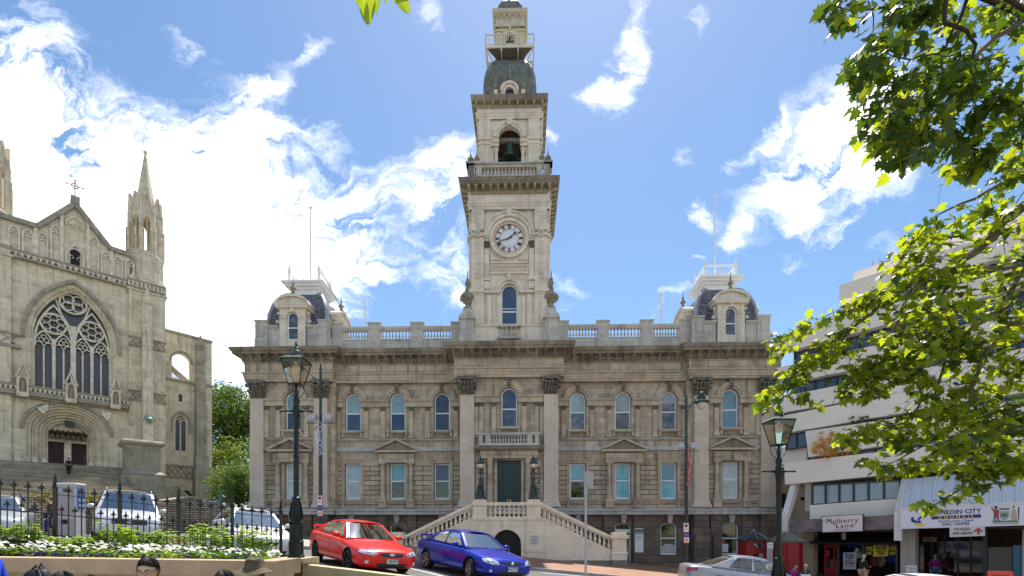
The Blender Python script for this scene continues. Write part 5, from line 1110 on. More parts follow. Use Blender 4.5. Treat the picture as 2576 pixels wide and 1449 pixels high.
mb.box(pc_-.45, pc_+.45, AO-.5, AO+.01, z2_, z1_-.6); mb.prism([(pc_-.5,z1_-.7),(pc_+.5,z1_-.7),(pc_,z1_+.6)], AO-.6, AO); mb.box(pc_-.5, pc_+.5, AO-.9, AO+.01, z3_, z2_); mb.box(pc_-.52, pc_+.52, AO-1.3, AO+.01, z4_, z3_); mb.box(pc_-.65, pc_+.65, AO-1.6, AO+.01, base-1, z4_); mb.box(pc_-.75, pc_+.75, AO-1.75, AO+.01, base-1, z4_-1.6)
mb.build('aisle_buttress', M_cd, CA)
# broad steps, stone pedestal at their side
SX0, SX1 = WL+2, cx0(300)+.3; n = 26; z_top = PZB; z_bot = c(150,1262,-11)[1]; 
mb = MB()
for k in range(n):
    z = z_top-(z_top-z_bot)*k/n; y = -1.5-k*.40; mb.box(SX0-k*.05, SX1, y-.40-.04, 1.6 if k == 0 else y+.02, z-.02 if False else z_bot-1.5, z-.05); mb.box(SX0-k*.05, SX1, y-.46, y+.02, z-.05, z)
M_step = stone('steps_stone', (.46,.40,.30), (.33,.28,.21), (.12,.1,.08), 1.7, .2, .01, .4, stain=(.08,.07,.06), stain_amt=.7)
mb.build('front_steps', M_step, CA)
PO = -6.0
x0, z0 = c(316, 1250, PO); x1, z1 = c(404, 1107, PO); zt_ = c(316, 1107, PO)[1]*.5+z1*.5; zm = c(360, 1187, PO)[1]
mb = MB(); pcx, pw = (x0+x1)/2, (x1-x0)/2
mb.box(pcx-pw-.35, pcx+pw+.35, PO-.35, PO+3.2, base-2, zm-.25); mb.frust(pcx, PO+1.4, zm-.25, zm+.05, pw+.42, 1.85, pw+.1, 1.5); mb.box(pcx-pw, pcx+pw, PO, PO+2.8, zm, zt_-.6); mb.frust(pcx, PO+1.4, zt_-.6, zt_-.4, pw, 1.4, pw+.3, 1.7); mb.box(pcx-pw-.35, pcx+pw+.35, PO-.35, PO+3.15, zt_-.4, zt_-.2); mb.frust(pcx, PO+1.4, zt_-.2, zt_, pw+.3, 1.7, pw+.1, 1.5)
mb.box(pcx-pw+.3, pcx+pw-.3, PO-.05, PO+.1, zm+.4, zt_-1.0); mb.box(x0-.3, x0+.5, -1.8, PO+3, base-2, zm-.3); mb.build('step_pedestal', M_cd, CA)
mb = MB(); xq, zq = c(415, 1222, -3); xe, ze = c(492, 1268, -3); mb.prism([(xq-1, base-2),(xe+3, base-2),(xe+3, ze),(xe, ze),(xq+1.2, zq),(xq-1, zq)], -3, -2.5); rod(mb, (xq+1.1, zq+.05), (xe, ze+.05), .18, -3.1, -2.4); mb.build('step_side_wall', M_cd, CA)
# ---------------------------------------------------------------- rough stone retaining wall and planted bank before the cathedral
M_rub = stone('rubble_stone', (.56,.47,.34), (.36,.30,.22), (.1,.085,.06), .34, .13, .025, 1.4, stain=(.1,.08,.06), stain_amt=.6, offs=.37)
def segwall(name, pts, th, m, label, cat, cap=None):
    """free standing wall along world points (x, y, z_bottom, z_top)"""
    g = MB()
    for (xa, ya, ba, ta), (xb, yb_, bb, tb) in zip(pts, pts[1:]):
        d = Vector((xb-xa, yb_-ya)).normalized(); q = Vector((-d.y, d.x))*th
        vs = []
        for x_, y_, b_, t_ in ((xa,ya,ba,ta),(xb,yb_,bb,tb)): vs += [(x_,y_,b_),(x_+q.x,y_+q.y,b_),(x_+q.x,y_+q.y,t_),(x_,y_,t_)]
        g.add(vs, [(0,1,2,3),(7,6,5,4),(0,4,5,1),(1,5,6,2),(2,6,7,3),(3,7,4,0)])
    o = g.build(name, m); tag(o, label, cat)
    if cap:
        g = MB()
        for (xa, ya, ba, ta), (xb, yb_, bb, tb) in zip(pts, pts[1:]):
            d = Vector((xb-xa, yb_-ya)).normalized(); q = Vector((-d.y, d.x)); 
            vs = []
            for x_, y_, b_, t_ in ((xa,ya,ba,ta),(xb,yb_,bb,tb)):
                for o_, z_ in ((-.05,.003),(th+.05,.003),(th+.05,.09),(-.05,.09)): vs.append((x_+q.x*o_, y_+q.y*o_, t_+z_))
            g.add(vs, [(0,1,2,3),(7,6,5,4),(0,4,5,1),(1,5,6,2),(2,6,7,3),(3,7,4,0)])
        g.build('coping', cap, o)
    return o
def wp(px, py, d): p = W(px, py, d); return (p.x, p.y, p.z-3, p.z)
segwall('retaining_wall', [wp(-60,1242,25), wp(160,1256,26), wp(316,1262,28)], .5, M_rub, 'low rough stone retaining wall below the cathedral steps', 'stone wall', M_cd)
segwall('boundary_wall', [wp(416,1262,27), wp(486,1252,29), wp(560,1272,30), wp(640,1296,31.5), wp(668,1308,32)], .5, M_rub, 'sloping rough rubble wall between the cathedral and the town hall', 'stone wall', M_cd)
# ---------------------------------------------------------------- civic centre
G = Frame((20.5, 29), math.atan2(-.7687, .6396)); c = G.c
CV = empty('civic_centre', (20.5, 29, 0), G.th, 'long white terraced council office block with bands of windows and a street level passage', 'office building')
def clad():
    m = mat('civic_cladding', (.66,.63,.60), .6, spec=.3); b = m.node_tree.nodes['Principled BSDF']
    tc = nd(m, 'ShaderNodeTexCoord'); sp = nd(m, 'ShaderNodeSeparateXYZ'); lk(m, tc.outputs['Object'], sp.inputs[0])
    cb = nd(m, 'ShaderNodeCombineXYZ'); lk(m, sp.outputs['X'], cb.inputs['X']); lk(m, sp.outputs['Z'], cb.inputs['Y'])
    br = nd(m, 'ShaderNodeTexBrick'); br.inputs['Scale'].default_value = 1; br.inputs['Brick Width'].default_value = .5; br.inputs['Row Height'].default_value = .12; br.inputs['Mortar Size'].default_value = .008
    br.inputs['Color1'].default_value = (.95,.86,.745,1); br.inputs['Color2'].default_value = (.90,.81,.70,1); br.inputs['Mortar'].default_value = (.66,.61,.56,1)
    n1 = nd(m, 'ShaderNodeTexNoise'); n1.inputs['Scale'].default_value = .8; n1.inputs['Detail'].default_value = 6; lk(m, tc.outputs['Object'], n1.inputs['Vector'])
    mx = nd(m, 'ShaderNodeMix', data_type='RGBA', blend_type='MULTIPLY'); mx.inputs['Factor'].default_value = .1
    lk(m, cb.outputs[0], br.inputs['Vector']); lk(m, br.outputs['Color'], mx.inputs['A']); lk(m, n1.outputs['Fac'], mx.inputs['B']); lk(m, mx.outputs['Result'], b.inputs['Base Color'])
    bp = nd(m, 'ShaderNodeBump'); bp.inputs['Strength'].default_value = .2; bp.inputs['Distance'].default_value = .01; bp.invert = True; lk(m, br.outputs['Fac'], bp.inputs['Height']); lk(m, bp.outputs['Normal'], b.inputs['Normal']); return m
M_cv = clad(); M_frm = mat('bronze_frame', (.025,.022,.022), .4); M_cvg = mat('civic_glass', (.03,.055,.10), .04, spec=.9); M_cvg2 = mat('civic_glass_pale', (.22,.30,.36), .05, spec=.8)
def bandp(pl, pr, ql, qr, off, depth, name='parapet_band', m=None, soff=0.):
    """band: photo points top-left, top-right, bottom-left, bottom-right on the plane at off"""
    a = c(*pl, off); b = c(*pr, off); d = c(*qr, off); e = c(*ql, off); g = MB()
    fr = [(a[0],off,a[1]),(b[0],off,b[1]),(d[0],off+soff,d[1]),(e[0],off+soff,e[1])]; bk = [(x, off+depth, z) for x, y, z in fr]
    g.add(fr+bk, [(3,2,1,0),(4,5,6,7),(0,1,5,4),(1,2,6,5),(2,3,7,6),(3,0,4,7)]); return g.build(name, m or M_cv, CV)
def glazing(pl, pr, ql, qr, off, n, name='window_strip', m=M_cvg, mul=.1):
    a = c(*pl, off); b = c(*pr, off); d = c(*qr, off); e = c(*ql, off)
    g = MB(); g.add([(a[0],off,a[1]),(b[0],off,b[1]),(d[0],off,d[1]),(e[0],off,e[1])], [(3,2,1,0)]); o = g.build(name, m, CV)
    g = MB()
    for k in range(n+1):
        t_ = k/n; x = a[0]+(b[0]-a[0])*t_; zt = a[1]+(b[1]-a[1])*t_; zb = e[1]+(d[1]-e[1])*t_; g.box(x-mul/2, x+mul/2, off-.08, off+.02, zb, zt)
    for p, q in ((a, b), (e, d)): rod(g, p, q, mul, off-.075, off+.015)
    g.build('mullion', M_frm, o); return o
EXT = 2700
def ln(x0, y0, s, x): return y0+s*(x-x0)
# penthouse, then bands from the top down: (left x, top y, bottom y, slope top, slope bottom)
bandp((2146,686),(2700,489),(2146,720),(2700,530), 2.6, 6, 'roof_parapet')
for tl_, tr_, bl_, br_, off_, dep in (((2111,718),(2700,523),(2111,757),(2700,600),.6,10), ((1954,848),(2700,632),(1985,883),(2700,686),.2,10), ((1952,926),(2700,754),(1985,962),(2700,822),.1,10), ((1966,998),(2700,851),(1966,1038),(2700,913),0.,10), ((1972,1045),(2700,902),(1977,1089),(2700,965),-.3,10), ((2026,1085),(2700,987),(2034,1150),(2700,1046),-.6,10), ((1972,1164),(2700,1082),(1975,1219),(2700,1150),-1.0,10)): bandp(tl_, tr_, bl_, br_, off_, dep)
bandp((1945,1127),(2030,1120),(1945,1170),(2030,1163), .6, 6)
glazing((2150,748),(2700,588),(2150,800),(2700,640), 1.2, 16)
glazing((2000,881),(2700,684),(2000,925),(2700,745), .8, 20)
glazing((2000,959),(2700,820),(2000,1002),(2700,860), .7, 20)
glazing((1975,1038),(2700,913),(1975,1050),(2700,926), .5, 18)
glazing((1979,1089),(2700,963),(1979,1132),(2700,1010), .3, 20)
glazing((2036,1150),(2700,1044),(2036,1180),(2700,1100), .0, 16)
glazing((1944,1180),(1972,1177),(1944,1196),(1972,1193), 1.2, 2, m=M_frm)
glazing((1944,1246),(1975,1243),(1944,1290),(1975,1287), 1.6, 1, m=M_frm)
glazing((2044,1220.5),(2265,1208.5),(2046,1270),(2265,1255), -.6, 6, m=M_cvg2)
bandp((2037,1271),(2262,1254),(2037,1308),(2262,1296), -.9, 3)
# lower wing wall at the left, tan with brick courses
M_tanw = stone('tan_wall', (.50,.40,.28), (.46,.37,.26), (.36,.29,.2), .5, .12, .006, .2, stain_amt=.2, streak=.1)
x0, z = c(1938, 1300, 1.5); x1, _ = c(2060, 1300, 1.5)
g = MB(); g.box(x0-2.2, x1, 1.8, 9, -2, c(1975,1190,1.8)[1]); g.build('lower_wall', M_tanw, CV)
x0, _ = c(2005, 1400, -.2); x1, _ = c(2047, 1400, -.2); g = MB(); g.box(x0, x1, -.2, .5, -2, c(2020,1320,-.2)[1]); g.build('corner_column', M_tanw, CV)
g = MB(); xa, za = c(1975, 1250, .3); g.box(xa+2, xa+22, 4.6, 5.0, -2, za+2); g.box(xa+.6, xa+22, 1.2, 4.6, za-.2, za); g.build('sky_blocker', M_dark, CV)  # added dark wall and slab, only there to block the sky behind the bands
# timber canopy fascia, sloping white fins
M_tim = grime('grey_timber', (.24,.2,.19), .8, .35, 1.2, .2, 30)
M_fin = grime('white_fin', (.72,.68,.64), .5, .08, 2, .05)
bandp((1988,1308.4),(2253,1295),(1988,1339.5),(2253,1331), -2.0, .12, 'canopy_fascia', M_tim)
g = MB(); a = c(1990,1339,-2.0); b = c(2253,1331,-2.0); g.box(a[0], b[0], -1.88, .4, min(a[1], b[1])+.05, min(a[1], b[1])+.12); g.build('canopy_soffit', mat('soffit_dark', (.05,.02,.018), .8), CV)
def fin(px, pts):
    q = [c(x_, y_, -2.05 if i_ in (0,1,2,5) or True else 0) for i_, (x_, y_) in enumerate(pts)]
    g = MB()
    xf = c(px, 1340, -2.1)[0]; zt = c(px, 1304, -2.1)[1]; zb = c(px, 1360, -2.1)[1]; za_ = c(px+42, 1224, -.4)[1]
    for dx0, dx1 in ((0, .32),):
        P = [(-2.1, zb), (-1.75, zb), (-1.75, zt), (-.25, za_), (-.25, za_+.5), (-.6, za_+.45), (-2.1, zt+.25)]
        n = len(P); g.add([(xf+dx0, y_, z_) for y_, z_ in P]+[(xf+dx1, y_, z_) for y_, z_ in P], [tuple(range(n)), tuple(range(2*n-1, n-1, -1))]+[(i, (i+1)%n, (i+1)%n+n, i+n) for i in range(n)])
    g.build('sloping_fin', M_fin, CV)
fin(1967, [(0,0)]); fin(2249, [(0,0)])
x_, z_ = c(2030,1250,.1); g = MB(); g.box(x_-.05, x_+.35, -.1, .4, z_-.9, z_+1.0); g.build('white_column', M_fin, CV)
# sloped glass roof over the entrance
a = c(2279,1206,-.7); b = c(2700,1162,-.7); d = c(2700,1256,-2.0); e = c(2266,1279,-2.0)
g = MB(); g.add([(a[0],-.7,a[1]),(b[0],-.7,b[1]),(d[0],-2.0,d[1]),(e[0],-2.0,e[1])], [(3,2,1,0)]); o = g.build('glass_canopy', mat('canopy_glass', (.50,.56,.60), .12, spec=.7), CV)
g = MB()
for k in range(15):
    t_ = k/14; g.tube([(a[0]+(b[0]-a[0])*t_, -.73, a[1]+(b[1]-a[1])*t_+.03), (e[0]+(d[0]-e[0])*t_, -2.03, e[1]+(d[1]-e[1])*t_+.03)], .035, 4)
g.build('glazing_bar', M_fin, o)
bandp((2262,1277),(2700,1254),(2262,1285),(2700,1263.5), -2.1, .5, 'sign_ledge', M_fin)
# council sign
OS = -2.15
a = c(2265,1285,OS); e = c(2265,1330.7,OS); b = c(2700,1263.7,OS); d = c(2700,1317.7,OS)
g = MB(); g.add([(a[0],OS,a[1]),(b[0],OS,b[1]),(d[0],OS,d[1]),(e[0],OS,e[1])]+[(a[0],OS+.2,a[1]),(b[0],OS+.2,b[1]),(d[0],OS+.2,d[1]),(e[0],OS+.2,e[1])], [(3,2,1,0),(0,1,5,4),(1,2,6,5),(2,3,7,6),(3,0,4,7),(4,5,6,7)])
SG = g.build('council_sign', mat('sign_white', (.74,.74,.80), .4), CV)
M_pur = mat('sign_purple', (.035,.015,.17), .4); M_yel = mat('sign_yellow', (.85,.55,.05), .4); M_blu = mat('sign_blue', (.03,.2,.65), .4); M_nav = mat('sign_navy', (.02,.02,.08), .4)
def ztilt(px, py): return c(px, py, OS)
tl = math.atan2(b[1]-a[1], b[0]-a[0]); tl2 = math.atan2(d[1]-e[1], d[0]-e[0])
def sgtext(s_, px, py, wpx, size, m, ang=None, sx=1., shear=0., parent=None, off=OS-.012, sp=1., bold=0.):
    x, z = c(px, py, off); T = text('sign_lettering', s_, size, m, parent or SG, (x, off, z), (R(90), 0, 0), .004, sx=sx, shear=shear, space=sp, bold=bold)
    bb = [v[0] for v in T.bound_box]; wcur = (max(bb)-min(bb)); xl = c(px-wpx/2, py, off)[0]; xr = c(px+wpx/2, py, off)[0]; T.scale = ((xr-xl)/wcur, 1, 1); T.location = ((xl+xr)/2, off, z); T.rotation_euler = (R(90), -(ang if ang is not None else (tl+tl2)/2), 0); return T
sgtext('DUNEDIN CITY', 2404, 1288, 128, .30, M_pur, tl*1.1, bold=.006)
pq = [ztilt(2342.5,1301+8), ztilt(2468,1294.5), ztilt(2468,1303), ztilt(2342.5,1307+3)]
pa = c(2343,1311.5,OS-.01); pb_ = c(2468,1304,OS-.01); h_ = .17
g = MB(); pts = [(pa[0],pa[1]-h_),(pb_[0],pb_[1]-h_),(pb_[0],pb_[1]+h_*.9),(pa[0],pa[1]+h_)]; pts = [(pa[0],c(2343,1307,OS)[1]),(pb_[0],c(2468,1302,OS)[1]),(pb_[0],c(2468,1293.3,OS)[1]),(pa[0],c(2343,1298.6,OS)[1])]
g.prism(pts, OS-.012, OS-.002); g.build('sign_bar', M_pur, SG)
sgtext('COUNCIL', 2405, 1300.2, 90*1.0, .2, M_yel, tl2*1.1, off=OS-.02, sp=1.6, bold=.006)
sgtext('Kaunihera-a-rohe o Otepoti', 2404.5, 1310, 89, .16, mat('sign_violet', (.12,.10,.35), .5), tl2, shear=.3)
sgtext('CIVIC CENTRE', 2404, 1318.6, 70, .21, M_nav, tl2, bold=.002)
g = MB(); cxl, czl = c(2308,1311,OS); 
o_ = [(cxl+(-.52+.1)*.42,czl+(+.5)*.5),(cxl+(-.62)*.42,czl+(+.3)*.5),(cxl+(-.64)*.42,czl+(+.1)*.5),(cxl+(-.5)*.42,czl+(-.1)*.5),(cxl+(-.2)*.42,czl+(-.2)*.5),(cxl+(+.4)*.42,czl+(-.16)*.5),(cxl+(+.25)*.42,czl+(+.1)*.5),(cxl+(-.1)*.42,czl+(+.04)*.5),(cxl+(-.3)*.42,czl+(+.16)*.5),(cxl+(-.36)*.42,czl+(+.3)*.5)]; g.prism(o_[::-1], OS-.012, OS-.002); g.prism([(cxl+(-.05)*.42,czl+(+.2)*.5),(cxl+(+.15)*.42,czl+(+.1)*.5),(cxl+(+.45)*.42,czl+(+.4)*.5),(cxl+(+.3)*.42,czl+(+.5)*.5)], OS-.012, OS-.002); g.build('council_emblem', M_pur, SG)
g = MB(); g.prism([(cxl+(-.2)*.42,czl+(-.22)*.5),(cxl+(+.5)*.42,czl+(-.2)*.5),(cxl+(+.75)*.42,czl+(-.5)*.5),(cxl+(+.2)*.42,czl+(-.52)*.5),(cxl+(-.12)*.42,czl+(-.4)*.5)][::-1], OS-.014, OS-.003); g.build('emblem_swoosh', M_yel, SG); g = MB(); g.prism([(cxl+(-.3)*.42,czl+(-.13)*.5),(cxl+(-.1)*.42,czl+(+.0)*.5),(cxl+(+.1)*.42,czl+(-.13)*.5)][::-1], OS-.02, OS-.013); g.build('emblem_wedge', M_blu, SG)
# coat of arms: shield between two standing supporters on a grassy mound with a scroll
ax, az_ = c(2527, 1296, OS); k_ = .54
def cp(pts, m, nm, y=.012): g = MB(); g.prism([(ax+x_*k_*.9, az_+z_*k_) for x_, z_ in pts], OS-y, OS-.002); return g.build(nm, m, SG)
cp([(-.33,.34),(.33,.34),(.32,-.1),(.2,-.35),(0,-.48),(-.2,-.35),(-.32,-.1)][::-1], mat('arms_grey', (.35,.38,.38), .5), 'arms_shield'); cp([(-.33,.45),(.33,.45),(.38,.62),(-.38,.62)], mat('arms_crown', (.2,.18,.2), .5), 'arms_crown')
cp([(-.28,.05),(-.05,.2),(.25,.08),(.2,-.12),(-.2,-.14)], mat('arms_green', (.08,.25,.06), .5), 'arms_field', .018)
cp([(-.85,-.5),(-.4,-.42),(0,-.5),(.5,-.42),(.95,-.5),(.9,-.6),(-.85,-.6)][::-1], mat('arms_green', (.08,.25,.06), .5), 'arms_mound'); cp([(-.8,-.64),(.9,-.64),(.95,-.76),(-.75,-.76)][::-1], mat('arms_scroll', (.45,.43,.42), .5), 'arms_scroll')
cp([(-.75,-.5),(-.6,-.5),(-.58,-.1),(-.45,-.5),(-.36,-.5),(-.4,0),(-.36,.4),(-.5,.56),(-.7,.5),(-.85,.7),(-.95,.72),(-.82,.45),(-.72,.2),(-.75,-.1)][::-1], mat('arms_red', (.35,.06,.04), .5), 'arms_supporter'); cp([(-.66,.56),(-.52,.56),(-.5,.7),(-.38,.68),(-.58,.82),(-.76,.74),(-.66,.68)][::-1], M_nav, 'supporter_bonnet'); cp([(-.74,-.5),(-.6,-.5),(-.58,-.2),(-.72,-.2)][::-1], M_blu, 'supporter_hose', .02)
cp([(.46,-.5),(.82,-.5),(.84,0),(.76,.4),(.6,.56),(.46,.3),(.42,-.1)][::-1], mat('arms_tan', (.5,.42,.28), .5), 'arms_supporter'); cp([(.56,.56),(.68,.56),(.7,.72),(.62,.84),(.54,.72)][::-1], mat('arms_skin', (.35,.2,.12), .5), 'supporter_head'); cp([(.92,-.48),(.96,-.48),(1.0,.6),(.96,.7),(.9,.6)][::-1], M_nav, 'supporter_staff')
# mulberry lane sign
OM = -2.35
def board(p1, p2, p3, p4, off, th, name, m, par=CV, edge=None):
    q = [c(*p, off) for p in (p1, p2, p3, p4)]; g = MB(); g.prism([q[3], q[2], q[1], q[0]], off, off+th); o = g.build(name, m, par)
    return o, q
o, q = board((2066.5,1299),(2171,1292.5),(2171,1337),(2068,1340), OM, .25, 'shop_sign_edge', mat('sign_edge', (.06,.06,.07), .5))
MS, q = board((2068,1300.5),(2169.5,1294),(2169.5,1335.5),(2069.5,1338.5), OM-.012, .01, 'shop_sign', mat('sign_cream', (.70,.64,.62), .5))
M_mul = mat('sign_maroon', (.09,.02,.03), .5); am = math.atan2(q[2][1]-q[3][1], q[2][0]-q[3][0])*.6+math.atan2(q[1][1]-q[0][1], q[1][0]-q[0][0])*.4
sgtext('Mulberry', 2118, 1310.5, 80, .4, M_mul, am, parent=MS, off=OM-.02, sp=1.15, shear=.12); sgtext('Lane', 2124, 1322.5, 44, .36, M_mul, am, parent=MS, off=OM-.02, sp=1.25, shear=.12)
g = MB(); x_, z_ = c(2092,1316,OM-.02); g.tube([(x_-.45,OM-.025,z_+.18),(x_-.5,OM-.025,z_+.05),(x_-.2,OM-.025,z_+.25),(x_+.05,OM-.025,z_+.0),(x_+.3,OM-.025,z_-.2)], .012, 4); g.build('sign_flourish', M_mul, MS)
sgtext('Dunedin', 2119, 1330.3, 30, .12, mat('sign_pale_text', (.3,.22,.22), .5), am, parent=MS, off=OM-.02, sp=1.3); sgtext('New Zealand', 2119, 1334, 48, .12, mat('sign_pale_text', (.3,.22,.22), .5), am, parent=MS, off=OM-.02, sp=1.4)
o, q = board((2117,1340),(2127.5,1339),(2127,1357),(2117.5,1357.5), -1.2, .08, 'hanging_plate', mat('plate_tan', (.35,.3,.22), .6))
# shop: dark interior, slate hood, glass front, poster signs
SO = .35
def rp(pl, pr, ql, qr, off, m, name, th=.01, par=CV):
    q = [c(*p, off) for p in (pl, pr, qr, ql)]; g = MB(); g.prism([q[3], q[2], q[1], q[0]], off, off+th); return g.build(name, m, par)
x0, zt = c(2046, 1330, SO); x1, _ = c(2256, 1330, SO); zt2 = c(2046,1366,SO)[1]
g = MB(); g.box(x0, x1+.3, SO+2.6, SO+2.8, -1.2, zt2+3); g.box(x0-.02, x0+.1, SO+.02, SO+2.6, -1.2, zt2+3); g.build('shop_back_wall', mat('shop_dark_red', (.035,.012,.01), .8), CV)
g = MB(); hx0, hz = c(2036, 1364, -.9); hx1, _ = c(2254, 1361, -.9); zr = c(2150,1340,.3)[1]
g.add([(hx0,-.9,hz),(hx1,-.9,hz),(hx1-.6,.5,zr),(hx0+1.0,.5,zr),(hx0,-.9,hz-.1),(hx1,-.9,hz-.1),(hx1,.5,hz-.1),(hx0,.5,hz-.1)], [(0,1,2,3),(4,7,6,5),(0,4,5,1),(1,5,6,2),(0,3,7,4),(2,6,7,3)]); g.build('shop_hood', grime('hood_slate', (.03,.03,.025), .8, .5, 6, .5, 14), CV)
for px in (2050, 2110, 2172, 2256): x, _ = c(px, 1400, SO); g = MB(); g.box(x-.05, x+.05, SO-.06, SO+.02, -.9, hz); g.build('shop_mullion', mat('shop_frame', (.10,.06,.05), .5), CV)
g = MB(); g.box(x0, x1, SO-.1, SO+.1, -1.0, c(2100,1446,SO)[1]); g.build('stall_riser', mat('stall_riser', (.04,.035,.03), .8), CV)
g = MB(); xd0, _ = c(2074,1400,SO); xd1, _ = c(2108,1400,SO); zd = c(2080,1368,SO)[1]; g.wall([(xd0,-.9),(xd1,-.9),(xd1,zd),(xd0,zd)], [[(xd0+.15,-.1),(xd0+.5,-.1),(xd0+.5,zd-.25),(xd0+.15,zd-.25)],[(xd0+.68,-.1),(xd1-.15,-.1),(xd1-.15,zd-.25),(xd0+.68,zd-.25)]], SO-.05, .08); g.build('shop_door', mat('shop_red', (.35,.015,.02), .4), CV)
M_sy = mat('poster_yellow', (.75,.65,.02), .5, emit=None); M_sb = mat('poster_black', (.01,.01,.01), .5)
g = rp((2196.5,1372),(2236,1370.5),(2196.5,1400),(2234,1399), SO-.1, M_sy, 'sale_poster')
for (tx, px, py, wpx, sz, m) in (('WELCOME', 2216, 1376, 30, .2, M_sb), ('VISITORS', 2217, 1381.5, 28, .18, M_sb), ('ENQUIRE WE GIFT', 2216, 1387.5, 24, .09, M_sb), ('N.Z. MADE', 2216, 1391, 14, .09, M_sb), ('SOUVENIRS', 2216, 1394.5, 16, .09, M_sb)): sgtext(tx, px, py, wpx, sz, m, am*.6, parent=g, off=SO-.115, bold=.003)
for px in (2185.5, 2245.5):
    sgtext('10%', px, 1380, 18, .34, M_sy, 0.03, parent=CV, off=SO-.1, bold=.01); sgtext('OFF', px, 1392.5, 15, .26, M_sy, 0.03, parent=CV, off=SO-.1, bold=.01)
g = rp((2121,1390),(2155,1389),(2121,1432),(2153,1432), SO-.12, mat('poster_white', (.55,.6,.62), .5), 'product_poster')
for (tx, py, wpx, sz, m) in (('Dunedins', 1394.7, 24, .15, M_nav), ('Largest', 1399, 20, .15, M_nav), ('Selection', 1403.3, 24, .15, M_nav), ('of', 1408, 6, .12, M_nav), ('TOTALLY', 1412.6, 28, .18, mat('poster_red', (.3,.01,.02), .5)), ('NZ MADE', 1418, 26, .18, mat('poster_red', (.3,.01,.02), .5)), ('Knitwear', 1424.5, 22, .11, M_nav)): sgtext(tx, 2138, py, wpx, sz, m, .02, parent=g, off=SO-.135, bold=.003)
for (pp, m, nm) in ((((2081,1385),(2088,1384),(2079,1400),(2086,1399)), mat('poster_pink', (.5,.03,.03), .5), 'door_poster'), (((2156,1390),(2167,1390),(2155,1404),(2166,1404)), mat('poster_green', (.2,.3,.25), .5), 'small_poster'), (((2151,1379),(2160,1379),(2151,1388),(2160,1388)), mat('poster_pale', (.5,.5,.5), .5), 'small_poster')): rp(*pp, SO-.11, m, nm)
# hanging goods and balloon shapes inside the shop window
rg = random.Random(3); 
for k in range(16):
    x = x0+.4+(x1-x0-.8)*k/15; g = MB(); zz = rg.uniform(-.2, 1.0); g.ell((x, SO+rg.uniform(.5,1.4), zz), (rg.uniform(.15,.35), .12, rg.uniform(.2,.5)), 8, 6); g.build('display_garment', mat('cloth%d' % (k % 5), [(.02,.03,.2),(.25,.03,.03),(.3,.25,.2),(.03,.03,.04),(.45,.12,.03)][k % 5], .8), CV, smooth=True)
g = MB(); x, z = c(2145,1372,SO); g.tube([(x-.6,SO+.3,z+.25),(x-.2,SO+.3,z-.05),(x+.2,SO+.3,z-.05),(x+.9,SO+.3,z+.3)], [.05,.16,.16,.05], 8); g.build('balloon', mat('foil_blue', (.02,.12,.6), .15, .6), CV, smooth=True)
# passage columns and dark entrance
for px0, px1 in ((2266, 2303), (2572, 2600)):
    x, _ = c(px0, 1400, -.6); x2, _ = c(px1, 1400, -.6); g = MB(); g.box(x, x2, -.6, .1, -1.5, c(px0,1331,-.6)[1]); g.box(x-.0, x+(x2-x)*.45, -.68, -.6, -1.5, c(px0,1352,-.6)[1]) ; g.build('passage_column', mat('column_paint', (.48,.43,.38), .6), CV)
g = MB(); xa, _ = c(2300, 1400, 3.5); g.box(xa, xa+12, 3.5, 3.7, -1.5, 3.2); g.box(xa-1, xa+12, -1.9, 3.5, c(2330,1330,-1.9)[1], c(2330,1330,-1.9)[1]+.1); g.build('passage_ceiling', mat('passage_brown', (.06,.03,.02), .8), CV)
o, q = board((2389,1327),(2477.5,1323),(2477.5,1348),(2389,1351), -2.14, .1, 'direction_sign', mat('sign_offwhite', (.62,.6,.58), .5))
sgtext('TO PLAZA', 2421, 1331.5, 39, .17, mat('sign_brown', (.12,.06,.05), .5), .03, parent=o, off=-2.155, bold=.004, sp=1.1); sgtext('AND LIBRARY', 2422, 1341.5, 52, .17, mat('sign_brown', (.12,.06,.05), .5), .03, parent=o, off=-2.155, bold=.004, sp=1.1)
x, z = c(2461.5, 1336, -2.16); g = MB(); g.prism([(x+a_*.42,z+b_*.42) for a_,b_ in [(-.09,-.35),(.09,-.35),(.09,.08),(.3,-.12),(.36,.05),(0,.38),(-.36,.05),(-.3,-.12),(-.09,.08)]], -2.165, -2.145); g.build('arrow', mat('arrow_red', (.45,.02,.02), .5), o)
g = rp((2321,1351),(2356,1351),(2321,1363),(2356,1363), 1.2, mat('dim_sign', (.25,.22,.14), .6), 'inner_sign'); sgtext('Mulberry', 2339, 1355, 26, .2, M_mul, .02, parent=g, off=1.185, shear=.12); sgtext('Lane', 2339, 1360, 14, .18, M_mul, .02, parent=g, off=1.185, shear=.12)
g = rp((2306,1364),(2478,1360),(2306,1440),(2478,1440), 2.4, mat('passage_glass', (.02,.025,.03), .05, spec=.8), 'glass_screen', .04)
for k in range(6): x, _ = c(2310+k*33, 1400, 2.3); gg = MB(); gg.box(x-.04, x+.04, 2.3, 2.38, -1, 1.9); gg.build('screen_mullion', M_frm, CV)
x, _ = c(2472,1400,-.4); x2, _ = c(2484,1400,-.4); g = MB(); g.box(x, x2, -.4, 0, -1.5, 2.2); g.build('dark_post', M_frm, CV)
rp((2486,1377),(2547,1376),(2486,1450),(2547,1450), -.3, mat('information_board', (.12,.115,.09), .6), 'information_panel'); rp((2549,1372),(2700,1366),(2549,1450),(2700,1450), -.4, mat('travel_poster', (.05,.2,.3), .5), 'travel_poster')
